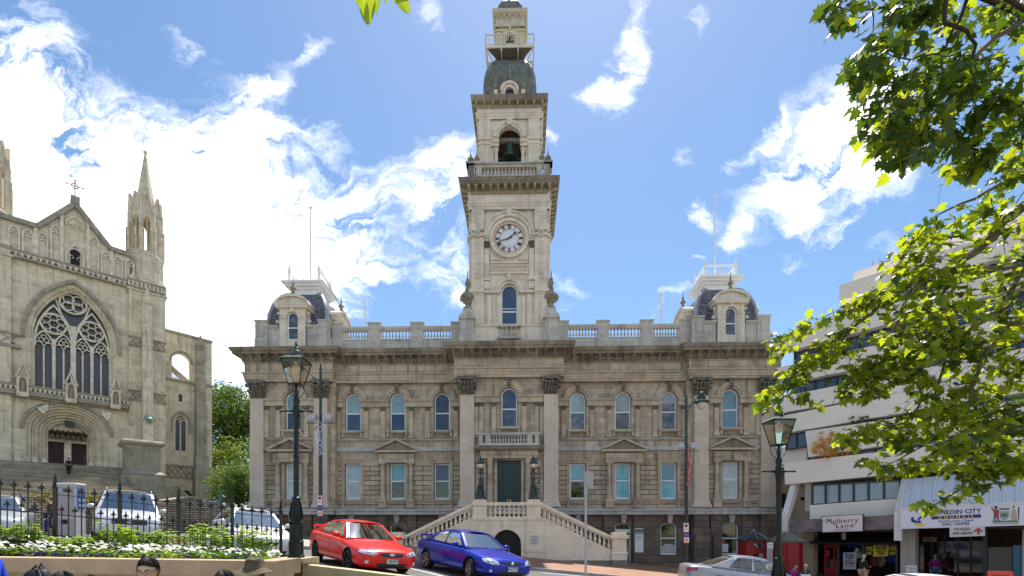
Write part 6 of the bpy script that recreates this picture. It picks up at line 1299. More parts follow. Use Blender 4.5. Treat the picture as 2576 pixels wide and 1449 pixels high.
# rooftop aerials and planting on the terraces
for px, y0_, y1_ in ((2197,658,686), (2232,645,678)):
    x, z = c(px, y1_, 3); z2 = c(px, y0_, 3)[1]; g = MB(); g.tube([(x,3,z-.5),(x,3,z2)], .03, 5); g.tube([(x-.8,3,z2-.35),(x+.1,3,z2-.05)], .02, 4) if px > 2200 else None; g.build('aerial', M_lead, CV)
# ---------------------------------------------------------------- ground, road, pavements
def gz(x): return 0.6-0.093*max(-13.5, min(14.5, x))
def strip(name, x0, x1, y0, y1, dz, m, thick=0., kind='structure', step=1.0, label=None):
    xs = sorted(set([x0, x1]+[x for x in (-13.5, 14.5) if x0 < x < x1])); g = MB()
    vs = []
    for x in xs: vs += [(x, y0, gz(x)+dz), (x, y1, gz(x)+dz)]
    fs = [(2*i, 2*i+2, 2*i+3, 2*i+1) for i in range(len(xs)-1)]; g.add(vs, fs)
    if thick:
        for yy, fl in ((y0, 0), (y1, 1)):
            v2 = []
            for x in xs: v2 += [(x, yy, gz(x)+dz), (x, yy, gz(x)+dz-thick)]
            g.add(v2, [((2*i, 2*i+1, 2*i+3, 2*i+2) if not fl else (2*i, 2*i+2, 2*i+3, 2*i+1)) for i in range(len(xs)-1)])
        g.add([(x0,y0,gz(x0)+dz),(x0,y1,gz(x0)+dz),(x0,y1,gz(x0)+dz-thick),(x0,y0,gz(x0)+dz-thick),(x1,y0,gz(x1)+dz),(x1,y1,gz(x1)+dz),(x1,y1,gz(x1)+dz-thick),(x1,y0,gz(x1)+dz-thick)], [(0,1,2,3),(4,7,6,5)])
    o = g.build(name, m); tag(o, kind=kind); return o
M_grd = grime('ground_earth', (.16,.15,.12), .95, .3, .5, .2, 8)
M_asph = grime('asphalt', (.15,.148,.14), .9, .25, 1.5, .5, 120, spec=.3)
def pavers():
    m = mat('brick_pavers', (.45,.25,.16), .85, spec=.25); b = m.node_tree.nodes['Principled BSDF']
    tc = nd(m, 'ShaderNodeTexCoord'); br = nd(m, 'ShaderNodeTexBrick'); br.inputs['Scale'].default_value = 1; br.inputs['Brick Width'].default_value = .22; br.inputs['Row Height'].default_value = .11; br.inputs['Mortar Size'].default_value = .006
    br.inputs['Color1'].default_value = (.48,.27,.17,1); br.inputs['Color2'].default_value = (.34,.19,.125,1); br.inputs['Mortar'].default_value = (.2,.15,.12,1)
    n1 = nd(m, 'ShaderNodeTexNoise'); n1.inputs['Scale'].default_value = .9; n1.inputs['Detail'].default_value = 5; mx = nd(m, 'ShaderNodeMix', data_type='RGBA', blend_type='MULTIPLY'); mx.inputs['Factor'].default_value = .5
    lk(m, tc.outputs['Object'], br.inputs['Vector']); lk(m, tc.outputs['Object'], n1.inputs['Vector']); lk(m, br.outputs['Color'], mx.inputs['A']); lk(m, n1.outputs['Fac'], mx.inputs['B']); lk(m, mx.outputs['Result'], b.inputs['Base Color']); return m
M_pav = pavers(); M_conc = grime('concrete', (.36,.34,.30), .85, .2, 2, .25, 40); M_kerb = grime('kerb_stone', (.42,.40,.36), .85, .2, 3, .25, 30)
M_line = grime('road_paint', (.75,.74,.70), .7, .25, 6, .1, 60)
strip('ground', -900, 900, -300, 1400, 0, M_grd)
strip('road', -60, 60, 8.4, 20.7, .02, M_asph)
strip('brick_pavement', -8, 40, 20.86, 34.5, .14, M_pav, .14)
strip('pavement', -60, -8, 20.86, 26, .14, M_conc, .14)
strip('kerb', -60, 40, 20.7, 20.86, .15, M_kerb, .14)
strip('plaza_ground', -30, 30, -20, 8.4, .01, M_conc)
hd = R(-51.5); hv = Vector((math.cos(hd), math.sin(hd)))
for k, (x, y) in enumerate(((-2.75, 15.9), (.9, 15.6), (-6.3, 15.9), (-10.0, 16.3))):
    g = MB(); n_ = Vector((-hv.y, hv.x))*.05; vs = []
    for q in (-2.4, 2.6):
        for s_ in (-1, 1): p = Vector((x, y))+hv*q+n_*s_; vs.append((p.x, p.y, gz(p.x)+.025))
    g.add(vs, [(0,2,3,1)]); o = g.build('parking_line', M_line); tag(o, kind='structure')
g = MB(); 
for x0 in (-6, -4.1): pass
strip('edge_line', 1.2, 14, 20.0, 20.12, .024, M_line)
# bank behind the retaining wall
g = MB(); g.add([(-75,26,3.3),(-21,26,3.5),(-17.5,33,3.6),(-20,75,5.2),(-90,75,6)], [(0,1,2,3,4)]); o = g.build('grass_bank', grime('bank_green', (.07,.10,.03), .95, .5, 3, .5, 20)); tag(o, kind='structure')
# ---------------------------------------------------------------- planter, flower bed, fence
M_cop = grime('planter_plaster', (.44,.31,.20), .8, .15, 2.5, .15, 30); M_cop2 = grime('pier_plaster', (.50,.41,.24), .8, .15, 2.5, .15, 30)
PL = empty('planter_wall', (-5, 6.7, 0), 0, 'long tan rendered planter wall holding the white and purple flower bed', 'planter')
def pf(x, y): return (x+5, y-6.7)
A_, B_, C_, D_ = (-10.5,7.7), (-2.95,6.18), (-2.95,6.95), (-3.5,7.3)
g = MB()
def slabpoly(g, pts, z0, z1): g.slab([pf(*p) for p in pts], z0, z1)
slabpoly(g, [A_, B_, C_, (-3.25,6.95), (-3.25,6.52), (-10.5,8.02)], 1.62, 1.82); g.build('coping', M_cop, PL)
g = MB(); slabpoly(g, [(-10.5,7.9), (-3.2,6.45), (-3.2,7.3), (-3.6,7.5), (-3.6,6.75), (-10.5,8.15)], .2, 1.62); g.build('wall_face', M_cop2, PL)
def fz(t): return 2.02+(1.64-2.02)*t       # foot of the fence, t along it
FA, FB = Vector((-7.8, 8.5)), Vector((-4.41, 9.5)); fd = (FB-FA)
g = MB(); a = FA-fd*.75; b = FB+fd*.06; g.add([( -10.4,7.95,1.80),(-3.2,6.6,1.78),(-3.3,8.7,1.62),(b.x+5-5,b.y,fz(1.06)-.03),(a.x,a.y,fz(-.75)-.03)], [(0,1,2,3,4)])
o = g.build('soil', grime('soil', (.09,.055,.035), .95, .5, 8, .8, 40)); tag(o, kind='structure')
g = MB(); q = Vector((-fd.y, fd.x)).normalized()*.12
vs = []
for t_, p in ((-.75, a), (1.06, b)):
    for s_, z_ in ((-1,.5),(1,.5),(1,fz(t_)-.02),(-1,fz(t_)-.02)): vs.append((p.x+q.x*s_+5, p.y+q.y*s_-6.7, z_))
g.add(vs, [(0,1,2,3),(7,6,5,4),(0,4,5,1),(1,5,6,2),(2,6,7,3),(3,7,4,0)]); g.build('back_wall', M_conc, PL)
# pier under the lamp, low wall beside the lawn
g = MB(); px_ = W(744, 1403, 8.6); g.box(px_.x-.29, px_.x+.27, 8.25, 8.95, .1, 1.735); o = g.build('lamp_pier', M_cop2); tag(o, 'square rendered pier under the left lamp post', 'pier')
segwall('low_wall', [(-3.32,7.95,.3,1.66),(-1.72,7.95,.2,1.47),(3,7.95,.0,.9),(7,7.95,-.2,.45)], .22, M_cop2, 'low rendered wall sloping down between the lawn and the parked cars', 'wall')
g = MB(); nx, ny = 40, 14; vs = []; fs = []
def lawnz(x, y): return min(1.66-.12*(x+3.32)-.16, .62+.115*max(0, y-1.5)*max(.1, (1.3-.08*(x+3))))+.02*noise.noise(Vector((x, y, 0)))
for j in range(ny+1):
    for i in range(nx+1): x = -2.9+9.5*i/nx; y = 2.2+5.75*j/ny; vs.append((x, y, lawnz(x, y)))
for j in range(ny):
    for i in range(nx): k = j*(nx+1)+i; fs.append((k, k+1, k+nx+2, k+nx+1))
g.add(vs, fs); o = g.build('lawn', grime('lawn_soil', (.06,.10,.02), .95, .4, 5, .5, 60)); tag(o, kind='structure')
M_gr = leafmat('grass_blade', (.10,.22,.02), (.16,.28,.03), (.3,.45,.04), .8)
g = MB(); rg = random.Random(5)
for k in range(9000):
    x = rg.uniform(-2.85, 0.6); y = rg.uniform(6.6, 7.93); z = lawnz(x, y); h = rg.uniform(.02, .05); a = rg.uniform(0, 6.28); dx, dy = .004*math.cos(a), .004*math.sin(a); l = rg.uniform(-.02,.02)
    g.add([(x-dx,y-dy,z),(x+dx,y+dy,z),(x+l,y+rg.uniform(-.02,.02),z+h)], [(0,1,2)])
o = g.build('grass', M_gr); tag(o, kind='stuff')
# flower bed planting
M_lime = leafmat('lime_leaves', (.20,.34,.02), (.10,.22,.02), (.45,.60,.04), 1.0); M_gdk = leafmat('bed_leaves', (.06,.14,.02), (.12,.22,.03), (.16,.30,.03), .8)
M_pet = leafmat('white_petals', (.85,.85,.83), (.8,.8,.76), (.85,.85,.8), .8); M_vio = grime('purple_petals', (.20,.10,.45), .7, .3, 10, 0); M_pnk = grime('pink_petals', (.6,.12,.25), .7, .3, 10, 0)
def bedpt(u, v):      # u along 0..1 left to right, v 0 front .. 1 fence
    f = Vector((-9.4+6.15*u, 7.78-1.22*u)); f.y += .12; r_ = Vector((FA-fd*.32).lerp(FB+fd*.02, u)); p = f.lerp(r_, v)
    z = 1.79+(fz(-.32+1.34*u)-.03-1.79)*v; return p.x, p.y, z
def lobed(g, x, y, z, s, a, tilt, n=5):
    """hand-shaped leaf on its own small fan of blades"""
    ca_, sa_ = math.cos(a), math.sin(a)
    for k in range(n):
        b = a+(k-(n-1)/2)*.55; L = s*(1-.18*abs(k-(n-1)/2)); wv = s*.16; cx_, sx_ = math.cos(b), math.sin(b)
        m1 = (x+cx_*L*.5-sx_*wv, y+sx_*L*.5+cx_*wv, z+L*.5*tilt); m2 = (x+cx_*L*.5+sx_*wv, y+sx_*L*.5-cx_*wv, z+L*.5*tilt)
        g.add([(x,y,z), m2, (x+cx_*L, y+sx_*L, z+L*(tilt-.35)), m1], [(0,1,2,3)])
rg = random.Random(11); gl_ = MB(); gd = MB(); gw_ = MB(); gv_ = MB(); gp_ = MB(); gs_ = MB()
clumps = []
for px, top in ((10,1322),(55,1316),(90,1318),(245,1340),(265,1315),(300,1328),(330,1322),(350,1335),(395,1330),(425,1335),(500,1318),(520,1312),(475,1330),(545,1325),(565,1335),(600,1334),(630,1322),(660,1330),(700,1318),(690,1335),(130,1350),(180,1352),(215,1348)):
    clumps.append((px, top))
def upx(px):      # find u on the rear half of the bed that projects to a column
    best = min(range(0, 101), key=lambda i: abs((lambda p: CX+K*p[0]/p[1]-px)(bedpt(i/100, .62)))); return best/100
for px, top in clumps:
    u = upx(min(px, 680) if px < 690 else 640); x, y, z = bedpt(u, rg.uniform(.5, .75)); h = max(.1, EYE+(HY-top)/K*y-z)
    for k in range(8):
        xx, yy = x+rg.uniform(-.19,.19), y+rg.uniform(-.12,.12); hh = h*rg.uniform(.7,1.0); gs_.tube([(xx,yy,z),(xx+rg.uniform(-.03,.03),yy,z+hh)], .004, 3)
        for q in range(9):
            t_ = .25+.75*q/8; lobed(gl_, xx+rg.uniform(-.02,.02), yy+rg.uniform(-.02,.02), z+hh*t_, rg.uniform(.06,.105), rg.uniform(0,6.28), rg.uniform(.1,.6))
for k in range(950):
    u, v = rg.uniform(-.02,.99), rg.uniform(.05,.85); x, y, z = bedpt(u, v); h = rg.uniform(.04,.13)
    for q in range(4): lobed(gd if rg.random() < .6 else gl_, x+rg.uniform(-.05,.05), y+rg.uniform(-.05,.05), z+h*rg.uniform(.2,1), rg.uniform(.045,.075), rg.uniform(0,6.28), rg.uniform(.1,.7), 4)
def flower(g, x, y, z, r, a, n=6):
    t1, t2 = rg.uniform(-.7,.1), rg.uniform(-.5,.5); pts = [(x,y,z)]
    for k in range(n*2): b = a+math.pi*k/n; rr = r*(1 if k % 2 else .72); dx, dy = rr*math.cos(b), rr*math.sin(b); pts.append((x+dx, y+dy*.7, z+dx*t2-dy*t1*-1.2+.01))
    g.add(pts, [(0, 1+k, 1+(k+1)%(2*n)) for k in range(2*n)])
for k in range(1000):
    u, v = rg.uniform(-.02,1.0), rg.uniform(.12,.8)
    if noise.noise(Vector((u*14, v*3, 2))) < -.12: continue
    x, y, z = bedpt(u, v); flower(gw_, x, y, z+rg.uniform(.08,.18), rg.uniform(.024,.04), rg.uniform(0,6.28))
for k in range(46):
    u = rg.uniform(0,1.0); x, y, z = bedpt(u, rg.uniform(.01,.12)); c0_ = (x, y, z+.05)
    for q in range(14): flower(gv_, x+rg.uniform(-.035,.035), y+rg.uniform(-.02,.02), z+rg.uniform(.03,.065), .013, rg.uniform(0,6.28), 4)
    for q in range(5): lobed(gd, x+rg.uniform(-.04,.04), y+rg.uniform(-.03,.03), z+.02, .04, rg.uniform(0,6.28), .4, 4)
for k in range(26): u = upx(rg.uniform(430,470)); x, y, z = bedpt(u, rg.uniform(.5,.7)); flower(gp_, x+rg.uniform(-.1,.1), y, z+rg.uniform(.2,.3), .02, 1, 5)
for g, nm, m in ((gl_, 'lime_foliage', M_lime), (gd, 'bedding_foliage', M_gdk), (gw_, 'white_flowers', M_pet), (gv_, 'purple_flowers', M_vio), (gp_, 'pink_flowers', M_pnk), (gs_, 'flower_stems', M_gdk)): tag(g.build(nm, m), kind='stuff')
# iron railing
FN = empty('iron_fence', (FA.x, FA.y, 0), 0, 'dark green iron railing with fleur-de-lis points behind the flower bed', 'fence')
M_fen = grime('fence_paint', (.006,.013,.008), .4, .3, 10, .15, 50, spec=.5, coat=.2)
def fleur(g, s):
    g.tube([(0,0,-.07*s),(0,0,.0)], [.009*s,.014*s], 6); g.ell((0,0,-.045*s), (.016*s,.016*s,.012*s), 6, 4); g.lathe([(.012*s,0),(.02*s,.02*s),(.022*s,.045*s),(.012*s,.075*s),(.001,.12*s)], n=6)
    for sg in (-1, 1): g.tube([(sg*.008*s,0,.0),(sg*.035*s,0,.03*s),(sg*.05*s,0,.015*s),(sg*.045*s,0,-.005*s)], [.008*s,.012*s,.012*s,.007*s], 5)
    g.tube([(-.03*s,0,-.004*s),(.03*s,0,-.004*s)], .008*s, 5)
def fpt(t): p = FA+fd*t; return p.x-FA.x, p.y-FA.y, fz(t)
HL, HS = .97, .64; posts = [(-1)*.266, 0., .264, .519, .765, 1.0]
g = MB(); g.box(-.026,.026,-.026,.026,-.06,.98); g.lathe([(.035,.86),(.036,.9),(.05,.93),(.03,.95),(.045,.97),(.02,.99),(.035,1.02),(.02,1.06),(.03,1.08),(.004,1.16)], n=8); P0 = g.build('post', M_fen, FN)
g = MB(); g.tube([(0,0,.05),(0,0,HL-.1)], .0115, 5); g.m = Matrix.Translation((0,0,HL-.1)); fleur(g, 1.0); K0 = g.build('long_picket', M_fen, FN)
g = MB(); g.tube([(0,0,.05),(0,0,HS-.1)], .0095, 5); g.m = Matrix.Translation((0,0,HS-.1)); fleur(g, .85); S0 = g.build('short_picket', M_fen, FN)
fang = math.atan2(fd.y, fd.x); used = set()
def put(proto, t):
    o = proto if proto.name not in used else proto.copy()
    if proto.name in used: COL.objects.link(o); o.parent = FN
    used.add(proto.name); o.location = fpt(t); o.rotation_euler = (0, 0, fang)
for t_ in posts: put(P0, t_)
for a, b in zip(posts, posts[1:]):
    for k in range(1, 5): put(K0, a+(b-a)*k/5)
    for k in range(5): put(S0, a+(b-a)*(k+.5)/5)
for h_, r_ in ((.80,.006),(.46,.009),(.1,.011)):
    g = MB(); g.tube([Vector(fpt(-.3))+Vector((0,0,h_)), Vector(fpt(1.0))+Vector((0,0,h_))], r_, 5); g.build('rail', M_fen, FN)
# ---------------------------------------------------------------- victorian lamp posts
M_lamp = grime('lamp_green', (.004,.013,.007), .42, .3, 8, .1, 40, spec=.4); M_cap2 = grime('lamp_cap_green', (.025,.075,.05), .45, .3, 10, .1, 40, spec=.5)
M_lgl = glassmat('lantern_glass', (.93,.88,.76), .05)
def lamp(x, y, z, label, group):
    L = empty('lamp_post', (x, y, z), 0, label, 'street lamp', group)
    g = MB(); g.lathe([(.14,0),(.14,.03),(.122,.05),(.12,.27),(.128,.28),(.11,.3),(.105,.56),(.128,.585),(.13,.61),(.09,.65),(.085,.68),(.1,.72),(.095,.78),(.07,.95),(.06,1.0),(.075,1.01),(.075,1.03),(.045,1.06),(.043,1.74),(.055,1.755),(.04,1.78),(.039,2.4),(.055,2.44),(.06,2.47),(.055,2.6),(.04,2.65),(.055,2.7),(.055,2.73),(.035,2.76),(.03,2.8),(.022,2.98)], n=16)
    for k in range(8): a = R(45*k); g.tube([(.105*math.cos(a),.105*math.sin(a),.66),(.11*math.cos(a),.11*math.sin(a),.75),(.072*math.cos(a),.072*math.sin(a),.96)], .014, 4)
    g.build('post', M_lamp, L, smooth=True)
    g = MB(); g.tube([(-.26,0,2.53),(.26,0,2.53)], .014, 6)
    for sg in (-1,1): g.ell((sg*.27,0,2.53), (.022,.022,.022), 8, 6); g.tube([(sg*.05,0,2.53),(sg*.1,0,2.53)], .026, 8); g.ell((sg*.12,0,2.53), (.02,.022,.022), 8, 6)
    g.build('ladder_bar', M_lamp, L, smooth=True)
    g = MB()
    for sx in (-1,1):
        for sy in (-1,1): g.tube([(sx*.03,sy*.03,2.76),(sx*.07,sy*.07,2.82),(sx*.1,sy*.1,2.9),(sx*.09,sy*.09,2.98),(sx*.06,sy*.06,2.97)], .007, 5)
    g.build('scroll_bracket', M_lamp, L, smooth=True)
    b0, b1, z0, z1 = .098, .185, 2.985, 3.385
    g = MB()
    for sx in (-1,1):
        for sy in (-1,1): g.tube([(sx*b0,sy*b0,z0),(sx*b1,sy*b1,z1)], .0085, 4)
    for b, z, r_ in ((b0,z0,.011),(b1,z1,.011)):
        q = [(-b,-b,z),(b,-b,z),(b,b,z),(-b,b,z)]
        for i in range(4): g.tube([q[i], q[(i+1)%4]], r_, 4)
    g.box(-b0, b0, -b0, b0, z0-.012, z0); g.build('lantern_frame', M_lamp, L)
    g = MB()
    for i in range(4):
        a0, a1 = R(45+90*i), R(135+90*i); q = lambda b, a, z: (b*1.4142*math.cos(a)*.985, b*1.4142*math.sin(a)*.985, z)
        g.add([q(b0,a0,z0),q(b0,a1,z0),q(b1,a1,z1),q(b1,a0,z1)], [(0,1,2,3)])
    g.build('lantern_glass', M_lgl, L)
    g = MB(); g.frust(0,0,3.385,3.40,.2,.2,.205,.205); g.frust(0,0,3.40,3.47,.205,.205,.09,.09); g.build('lantern_roof', M_cap2, L)
    g = MB(); g.lathe([(.09,3.465),(.085,3.49),(.07,3.5),(.075,3.53),(.06,3.57),(.035,3.59),(.03,3.61),(.04,3.62),(.022,3.64),(.018,3.66),(.028,3.68),(.003,3.745)], n=14); g.build('lantern_cap', M_cap2, L, smooth=True)
    g = MB(); g.ell((0,0,3.27), (.07,.07,.075), 12, 8); g.tube([(0,0,3.3),(0,0,3.4)], .03, 8); g.build('lamp_globe', mat('lamp_opal', (.8,.72,.5), .3, spec=.5), L, smooth=True)
    return L
p = W(745, 1403, 8.6); L1 = lamp(p.x, p.y, 1.735, 'green Victorian lamp post on the pier where the railing ends, left of the red car', 'victorian lamp posts')
p = W(1959, 1403, 8.6); zt = EYE+(HY-1009)/K*8.6-3.745
L2 = copy_tree(L1); L2.location = (p.x, p.y, zt); L2['label'] = 'dark green Victorian lamp post standing before the red kiosks, under the plane leaves'
g = MB(); g.box(p.x-.3, p.x+.3, 8.3, 8.9, gz(p.x)-.3, zt); o = g.build('lamp_plinth', M_cop2); tag(o, 'rendered plinth under the right lamp post', 'plinth')
# ---------------------------------------------------------------- modern street poles
M_pole = grime('pole_green', (.015,.04,.04), .4, .3, 6, .08, 30, spec=.5); M_fl = grime('floodlight_grey', (.45,.46,.46), .5, .15, 8, .05)
def pole(px, d, tip, label, arm, yc, sgn):
    s_ = d/K; x = (px-CX)*s_; z0 = gz(x)+.14; H = EYE+(HY-tip)*s_-z0; zc = EYE+(HY-yc)*s_-z0
    P = empty('street_pole', (x, d, z0), 0, label, 'street pole', 'slim modern street poles before the town hall')
    g = MB(); g.lathe([(.13,0),(.13,.5),(.11,.6),(.1,.7),(.085,2.6),(.08,H*.55),(.095,H*.56),(.07,H*.57),(.055,H-.5),(.075,H-.45),(.05,H-.4),(.06,H-.25),(.03,H-.15),(.045,H-.1),(.005,H)], n=10); g.build('pole', M_pole, P, smooth=True)
    g = MB(); g.tube([(-.9*.5-.1,0,zc),(.55,0,zc)], .022, 5); g.tube([(-.3,0,zc-.3),(0,0,zc-.05)], .018, 5)
    for sg in (-1, 1): g.ell((sg*.56,0,zc), (.04,.04,.04), 6, 5)
    g.build('cross_arm', M_pole, P)
    for sg in (-1, 1):
        g = MB(); g.m = Matrix.Translation((sg*.3,-.02,zc+.2)) @ Matrix.Rotation(R(-20), 4, 'X') @ Matrix.Rotation(R(sg*15), 4, 'Z'); g.frust(0, 0, -.14, .14, .13, .08, .16, .12); g.box(-.17,.17,-.15,-.12,-.12,.16); g.m = Matrix.Identity(4); g.box(sg*.3-.02, sg*.3+.02, -.02, .02, zc, zc+.1); g.build('floodlight', M_fl, P)
    ax_, az2 = arm
    g = MB(); g.tube([(0,0,H-.75),(ax_*.25,0,H-.62),(ax_*.75,0,H-.15+az2*.4),(ax_,0,H+az2)], .035, 6); g.tube([(0,0,H-1.1),(ax_*.3,0,H-.62)], .02, 5); g.build('lamp_arm', M_pole, P, smooth=True)
    g = MB(); zz = H+az2; g.lathe([(.03,.1),(.1,.05),(.12,-.1),(.2,-.2),(.22,-.36),(.4,-.42),(.4,-.46),(.2,-.44)], ax_, 0, zz, 14); g.build('lamp_head', M_pole, P, smooth=True)
    g = MB(); g.lathe([(.2,-.46),(.24,-.52),(.22,-.66),(.1,-.8),(.02,-.83)], ax_, 0, zz, 12); g.build('lamp_bowl', mat('lamp_bowl', (.55,.5,.42), .2), P, smooth=True)
    return P, z0, zc, s_
P1, z0, zc, s_ = pole(806.5, 22, 914, 'slim dark street pole with floodlights behind the red car', (-1.15, .25), 1064, -1)
g = MB(); rg = random.Random(2)
for k in range(7):
    zz = zc-.1-k*.2; ring(g, -.05+rg.uniform(-.05,.05), zz, .11, .095, -.11, -.09, 12); g.tube([(-.12,-.1,zz),(.06,-.1,zz-.1),(-.08,-.1,zz-.2)], .01, 4)
for k in range(40): g.ell((rg.uniform(-.2,.12), -.12, zc-rg.uniform(0,1.45)), (.018,.018,.018), 5, 4)
g.build('light_decoration', mat('frosty_blue', (.50,.60,.82), .4), P1)
P2, z02, zc2, s2_ = pole(1727, 26, 990, 'slim dark street pole with a red tinsel decoration behind the silver saloon', (.8, -.0), 1134, 1)
g = MB()
for k in range(150):
    t_ = rg.random()**.7; zz = zc2+.15-t_*2.0; w_ = .2*(1-t_)+.03; x = .22*(1-t_)*.8+rg.uniform(-w_,w_)*.6; g.tube([(x,-.1,zz),(x+rg.uniform(-.05,.05),-.12,zz+rg.uniform(-.1,.1))], .014, 4)
g.build('tinsel_decoration', mat('tinsel_red', (.50,.03,.04), .35), P2)
g = MB()
for k in range(50): t_ = rg.random(); g.ell((.28*(1-t_)+.02*rg.uniform(-1,1), -.13, zc2+.15-t_*2.0), (.016,.016,.016), 5, 4)
g.build('tinsel_beads', mat('silver_bead', (.8,.75,.75), .3), P2)
M_sw = mat('roadsign_white', (.72,.66,.66), .5); M_sr = mat('roadsign_red', (.5,.05,.08), .5); M_sp = mat('roadsign_purple', (.18,.02,.12), .5); M_sbl = mat('roadsign_blue', (.03,.04,.28), .5)
def psign(P, s_, z0, px0, px1, y0, y1, pole_px, kind, off=-.1):
    x0, x1 = (px0-pole_px)*s_, (px1-pole_px)*s_; z1, z2 = EYE+(HY-y1)*s_-z0, EYE+(HY-y0)*s_-z0
    g = MB(); g.box(x0, x1, off-.012, off, z1, z2); cxx, czz = (x0+x1)/2, (z1+z2)/2; w_ = (x1-x0)/2
    if kind == 'blue': o = g.build('blue_sign', M_sbl, P); text('sign_lettering', 'No Stop', w_*.48, M_sw, o, (cxx, off-.016, czz)); return
    o = g.build('parking_sign', M_sr, P); g = MB(); g.box(x0+.015, x1-.015, off-.018, off-.012, z1+.015, z2-.015); g.build('sign_plate', M_sw, o)
    g = MB(); r_ = w_*.62
    if kind == 'disc': g.prism(arcpts(cxx, z2-w_*1.05, r_, 0, 360, 20)[:-1][::1], off-.026, off-.018); g.build('sign_disc', M_sp, o); text('sign_lettering', 'NO', w_*.42, M_sp, o, (cxx, off-.022, czz-w_*.35)); text('sign_lettering', 'STOPPING', w_*.3, M_sp, o, (cxx, off-.022, czz-w_*.8)); 
    else: ring(g, cxx, z2-w_*.95, r_*.8, r_*.6, off-.024, off-.018, 16); rod(g, (cxx-.05,z2-w_*.95-.05), (cxx+.05,z2-w_*.95+.05), .02, off-.025, off-.018); g.build('sign_disc', M_sr, o); text('sign_lettering', '8am-6pm', w_*.34, M_sr, o, (cxx, off-.022, czz-w_*.4)); text('sign_lettering', 'Mon-Fri', w_*.34, M_sr, o, (cxx, off-.022, czz-w_*.8))
for P, s__, zz, pp, x0, x1, Y in ((P1, s_, z0, 806.5, 800.5, 813.5, (1246.5,1272,1273,1282.5,1283.5,1299)), (P2, s2_, z02, 1727, 1717.5, 1731, (1315.5,1339,1340,1350,1351,1366))):
    psign(P, s__, zz, x0, x1, Y[0], Y[1], pp, 'disc'); psign(P, s__, zz, x0+.5, x1+.3, Y[2], Y[3], pp, 'blue'); psign(P, s__, zz, x0+1, x1+.8, Y[4], Y[5], pp, 'small')
# back of a sign on a pale pole
p = W(1473.5, 1187, 12); zb = gz(p.x); SP = empty('sign_post', (p.x, 12, zb), 0, 'pale grey sign post seen from behind, before the right flight of stairs', 'sign')
M_gal = grime('galvanised', (.52,.50,.50), .5, .15, 4, .05, metal=.2); g = MB(); g.tube([(0,0,0),(0,0,p.z-zb)], .028, 8); g.build('post', M_gal, SP, smooth=True)
g = MB(); g.m = Matrix.Translation((.08,-.02,0)) @ Matrix.Rotation(R(58), 4, 'Z'); zt = p.z-zb; g.box(-.15,.2,-.012,.0,zt-.4,zt+.0); g.box(-.17,.22,-.03,-.012,zt-.36,zt-.33); g.box(-.17,.22,-.03,-.012,zt-.08,zt-.05); g.build('sign_plate', M_gal, SP)
# pay and display machine
p = W(178, 1216, 12); zb = gz(p.x); PM = empty('parking_meter', (p.x, 12, zb), R(6), 'tall grey pay and display parking machine behind the railing', 'parking meter')
M_pm = grime('meter_grey', (.46,.44,.45), .45, .1, 3, .04); H = p.z-zb
g = MB(); g.box(-.2,.22,-.16,.16,0,H-.03); g.frust(.01,0,H-.03,H,.225,.175,.2,.15); g.build('cabinet', M_pm, PM)
g = MB(); g.box(-.15,.16,-.172,-.161,H-.75,H-.08); g.box(-.15,.16,-.172,-.161,.3,H-.85); g.build('front_panel', grime('meter_panel', (.36,.33,.35), .5, .1, 3, .04), PM)
g = MB(); g.box(-.05,.1,-.18,-.172,H-.22,H-.13); g.build('meter_screen', mat('lcd_green', (.08,.09,.03), .2), PM); g = MB(); g.box(-.09,.05,-.18,-.172,H-.98,H-.88); g.build('ticket_slot', M_dark, PM)
g = MB(); g.box(.221,.228,-.1,.13,H-.62,H-.12); o = g.build('parking_plate', mat('meter_blue', (.03,.12,.32), .5), PM); text('plate_letter', 'P', .24, M_sw, o, (.232, .015, H-.24), (R(90),0,R(90))); text('plate_letter', 'PAY', .1, M_sw, o, (.232, .015, H-.42), (R(90),0,R(90))); text('plate_letter', 'HERE', .08, M_sw, o, (.232, .015, H-.54), (R(90),0,R(90)))
# street name post by the cathedral
p = W(555, 1233, 24); zb = gz(p.x)+.14; SN = empty('street_name_post', (p.x, 24, zb), 0, 'thin dark fingerpost with a gallery direction blade beside the cathedral', 'signpost')
H = p.z-zb; g = MB(); g.lathe([(.06,0),(.05,H-.9),(.09,H-.85),(.09,H-.7),(.12,H-.5),(.07,H-.3),(.06,H-.15),(.005,H)], n=8); g.build('post', mat('blue_green_iron', (.02,.09,.10), .4), SN, smooth=True)
g = MB(); g.box(-1.1,.4,-.07,-.05,H-.62,H-.48); o = g.build('direction_blade', M_blk, SN); text('blade_lettering', 'ART GALLERY', .12, M_sw, o, (-.45,-.075,H-.55))
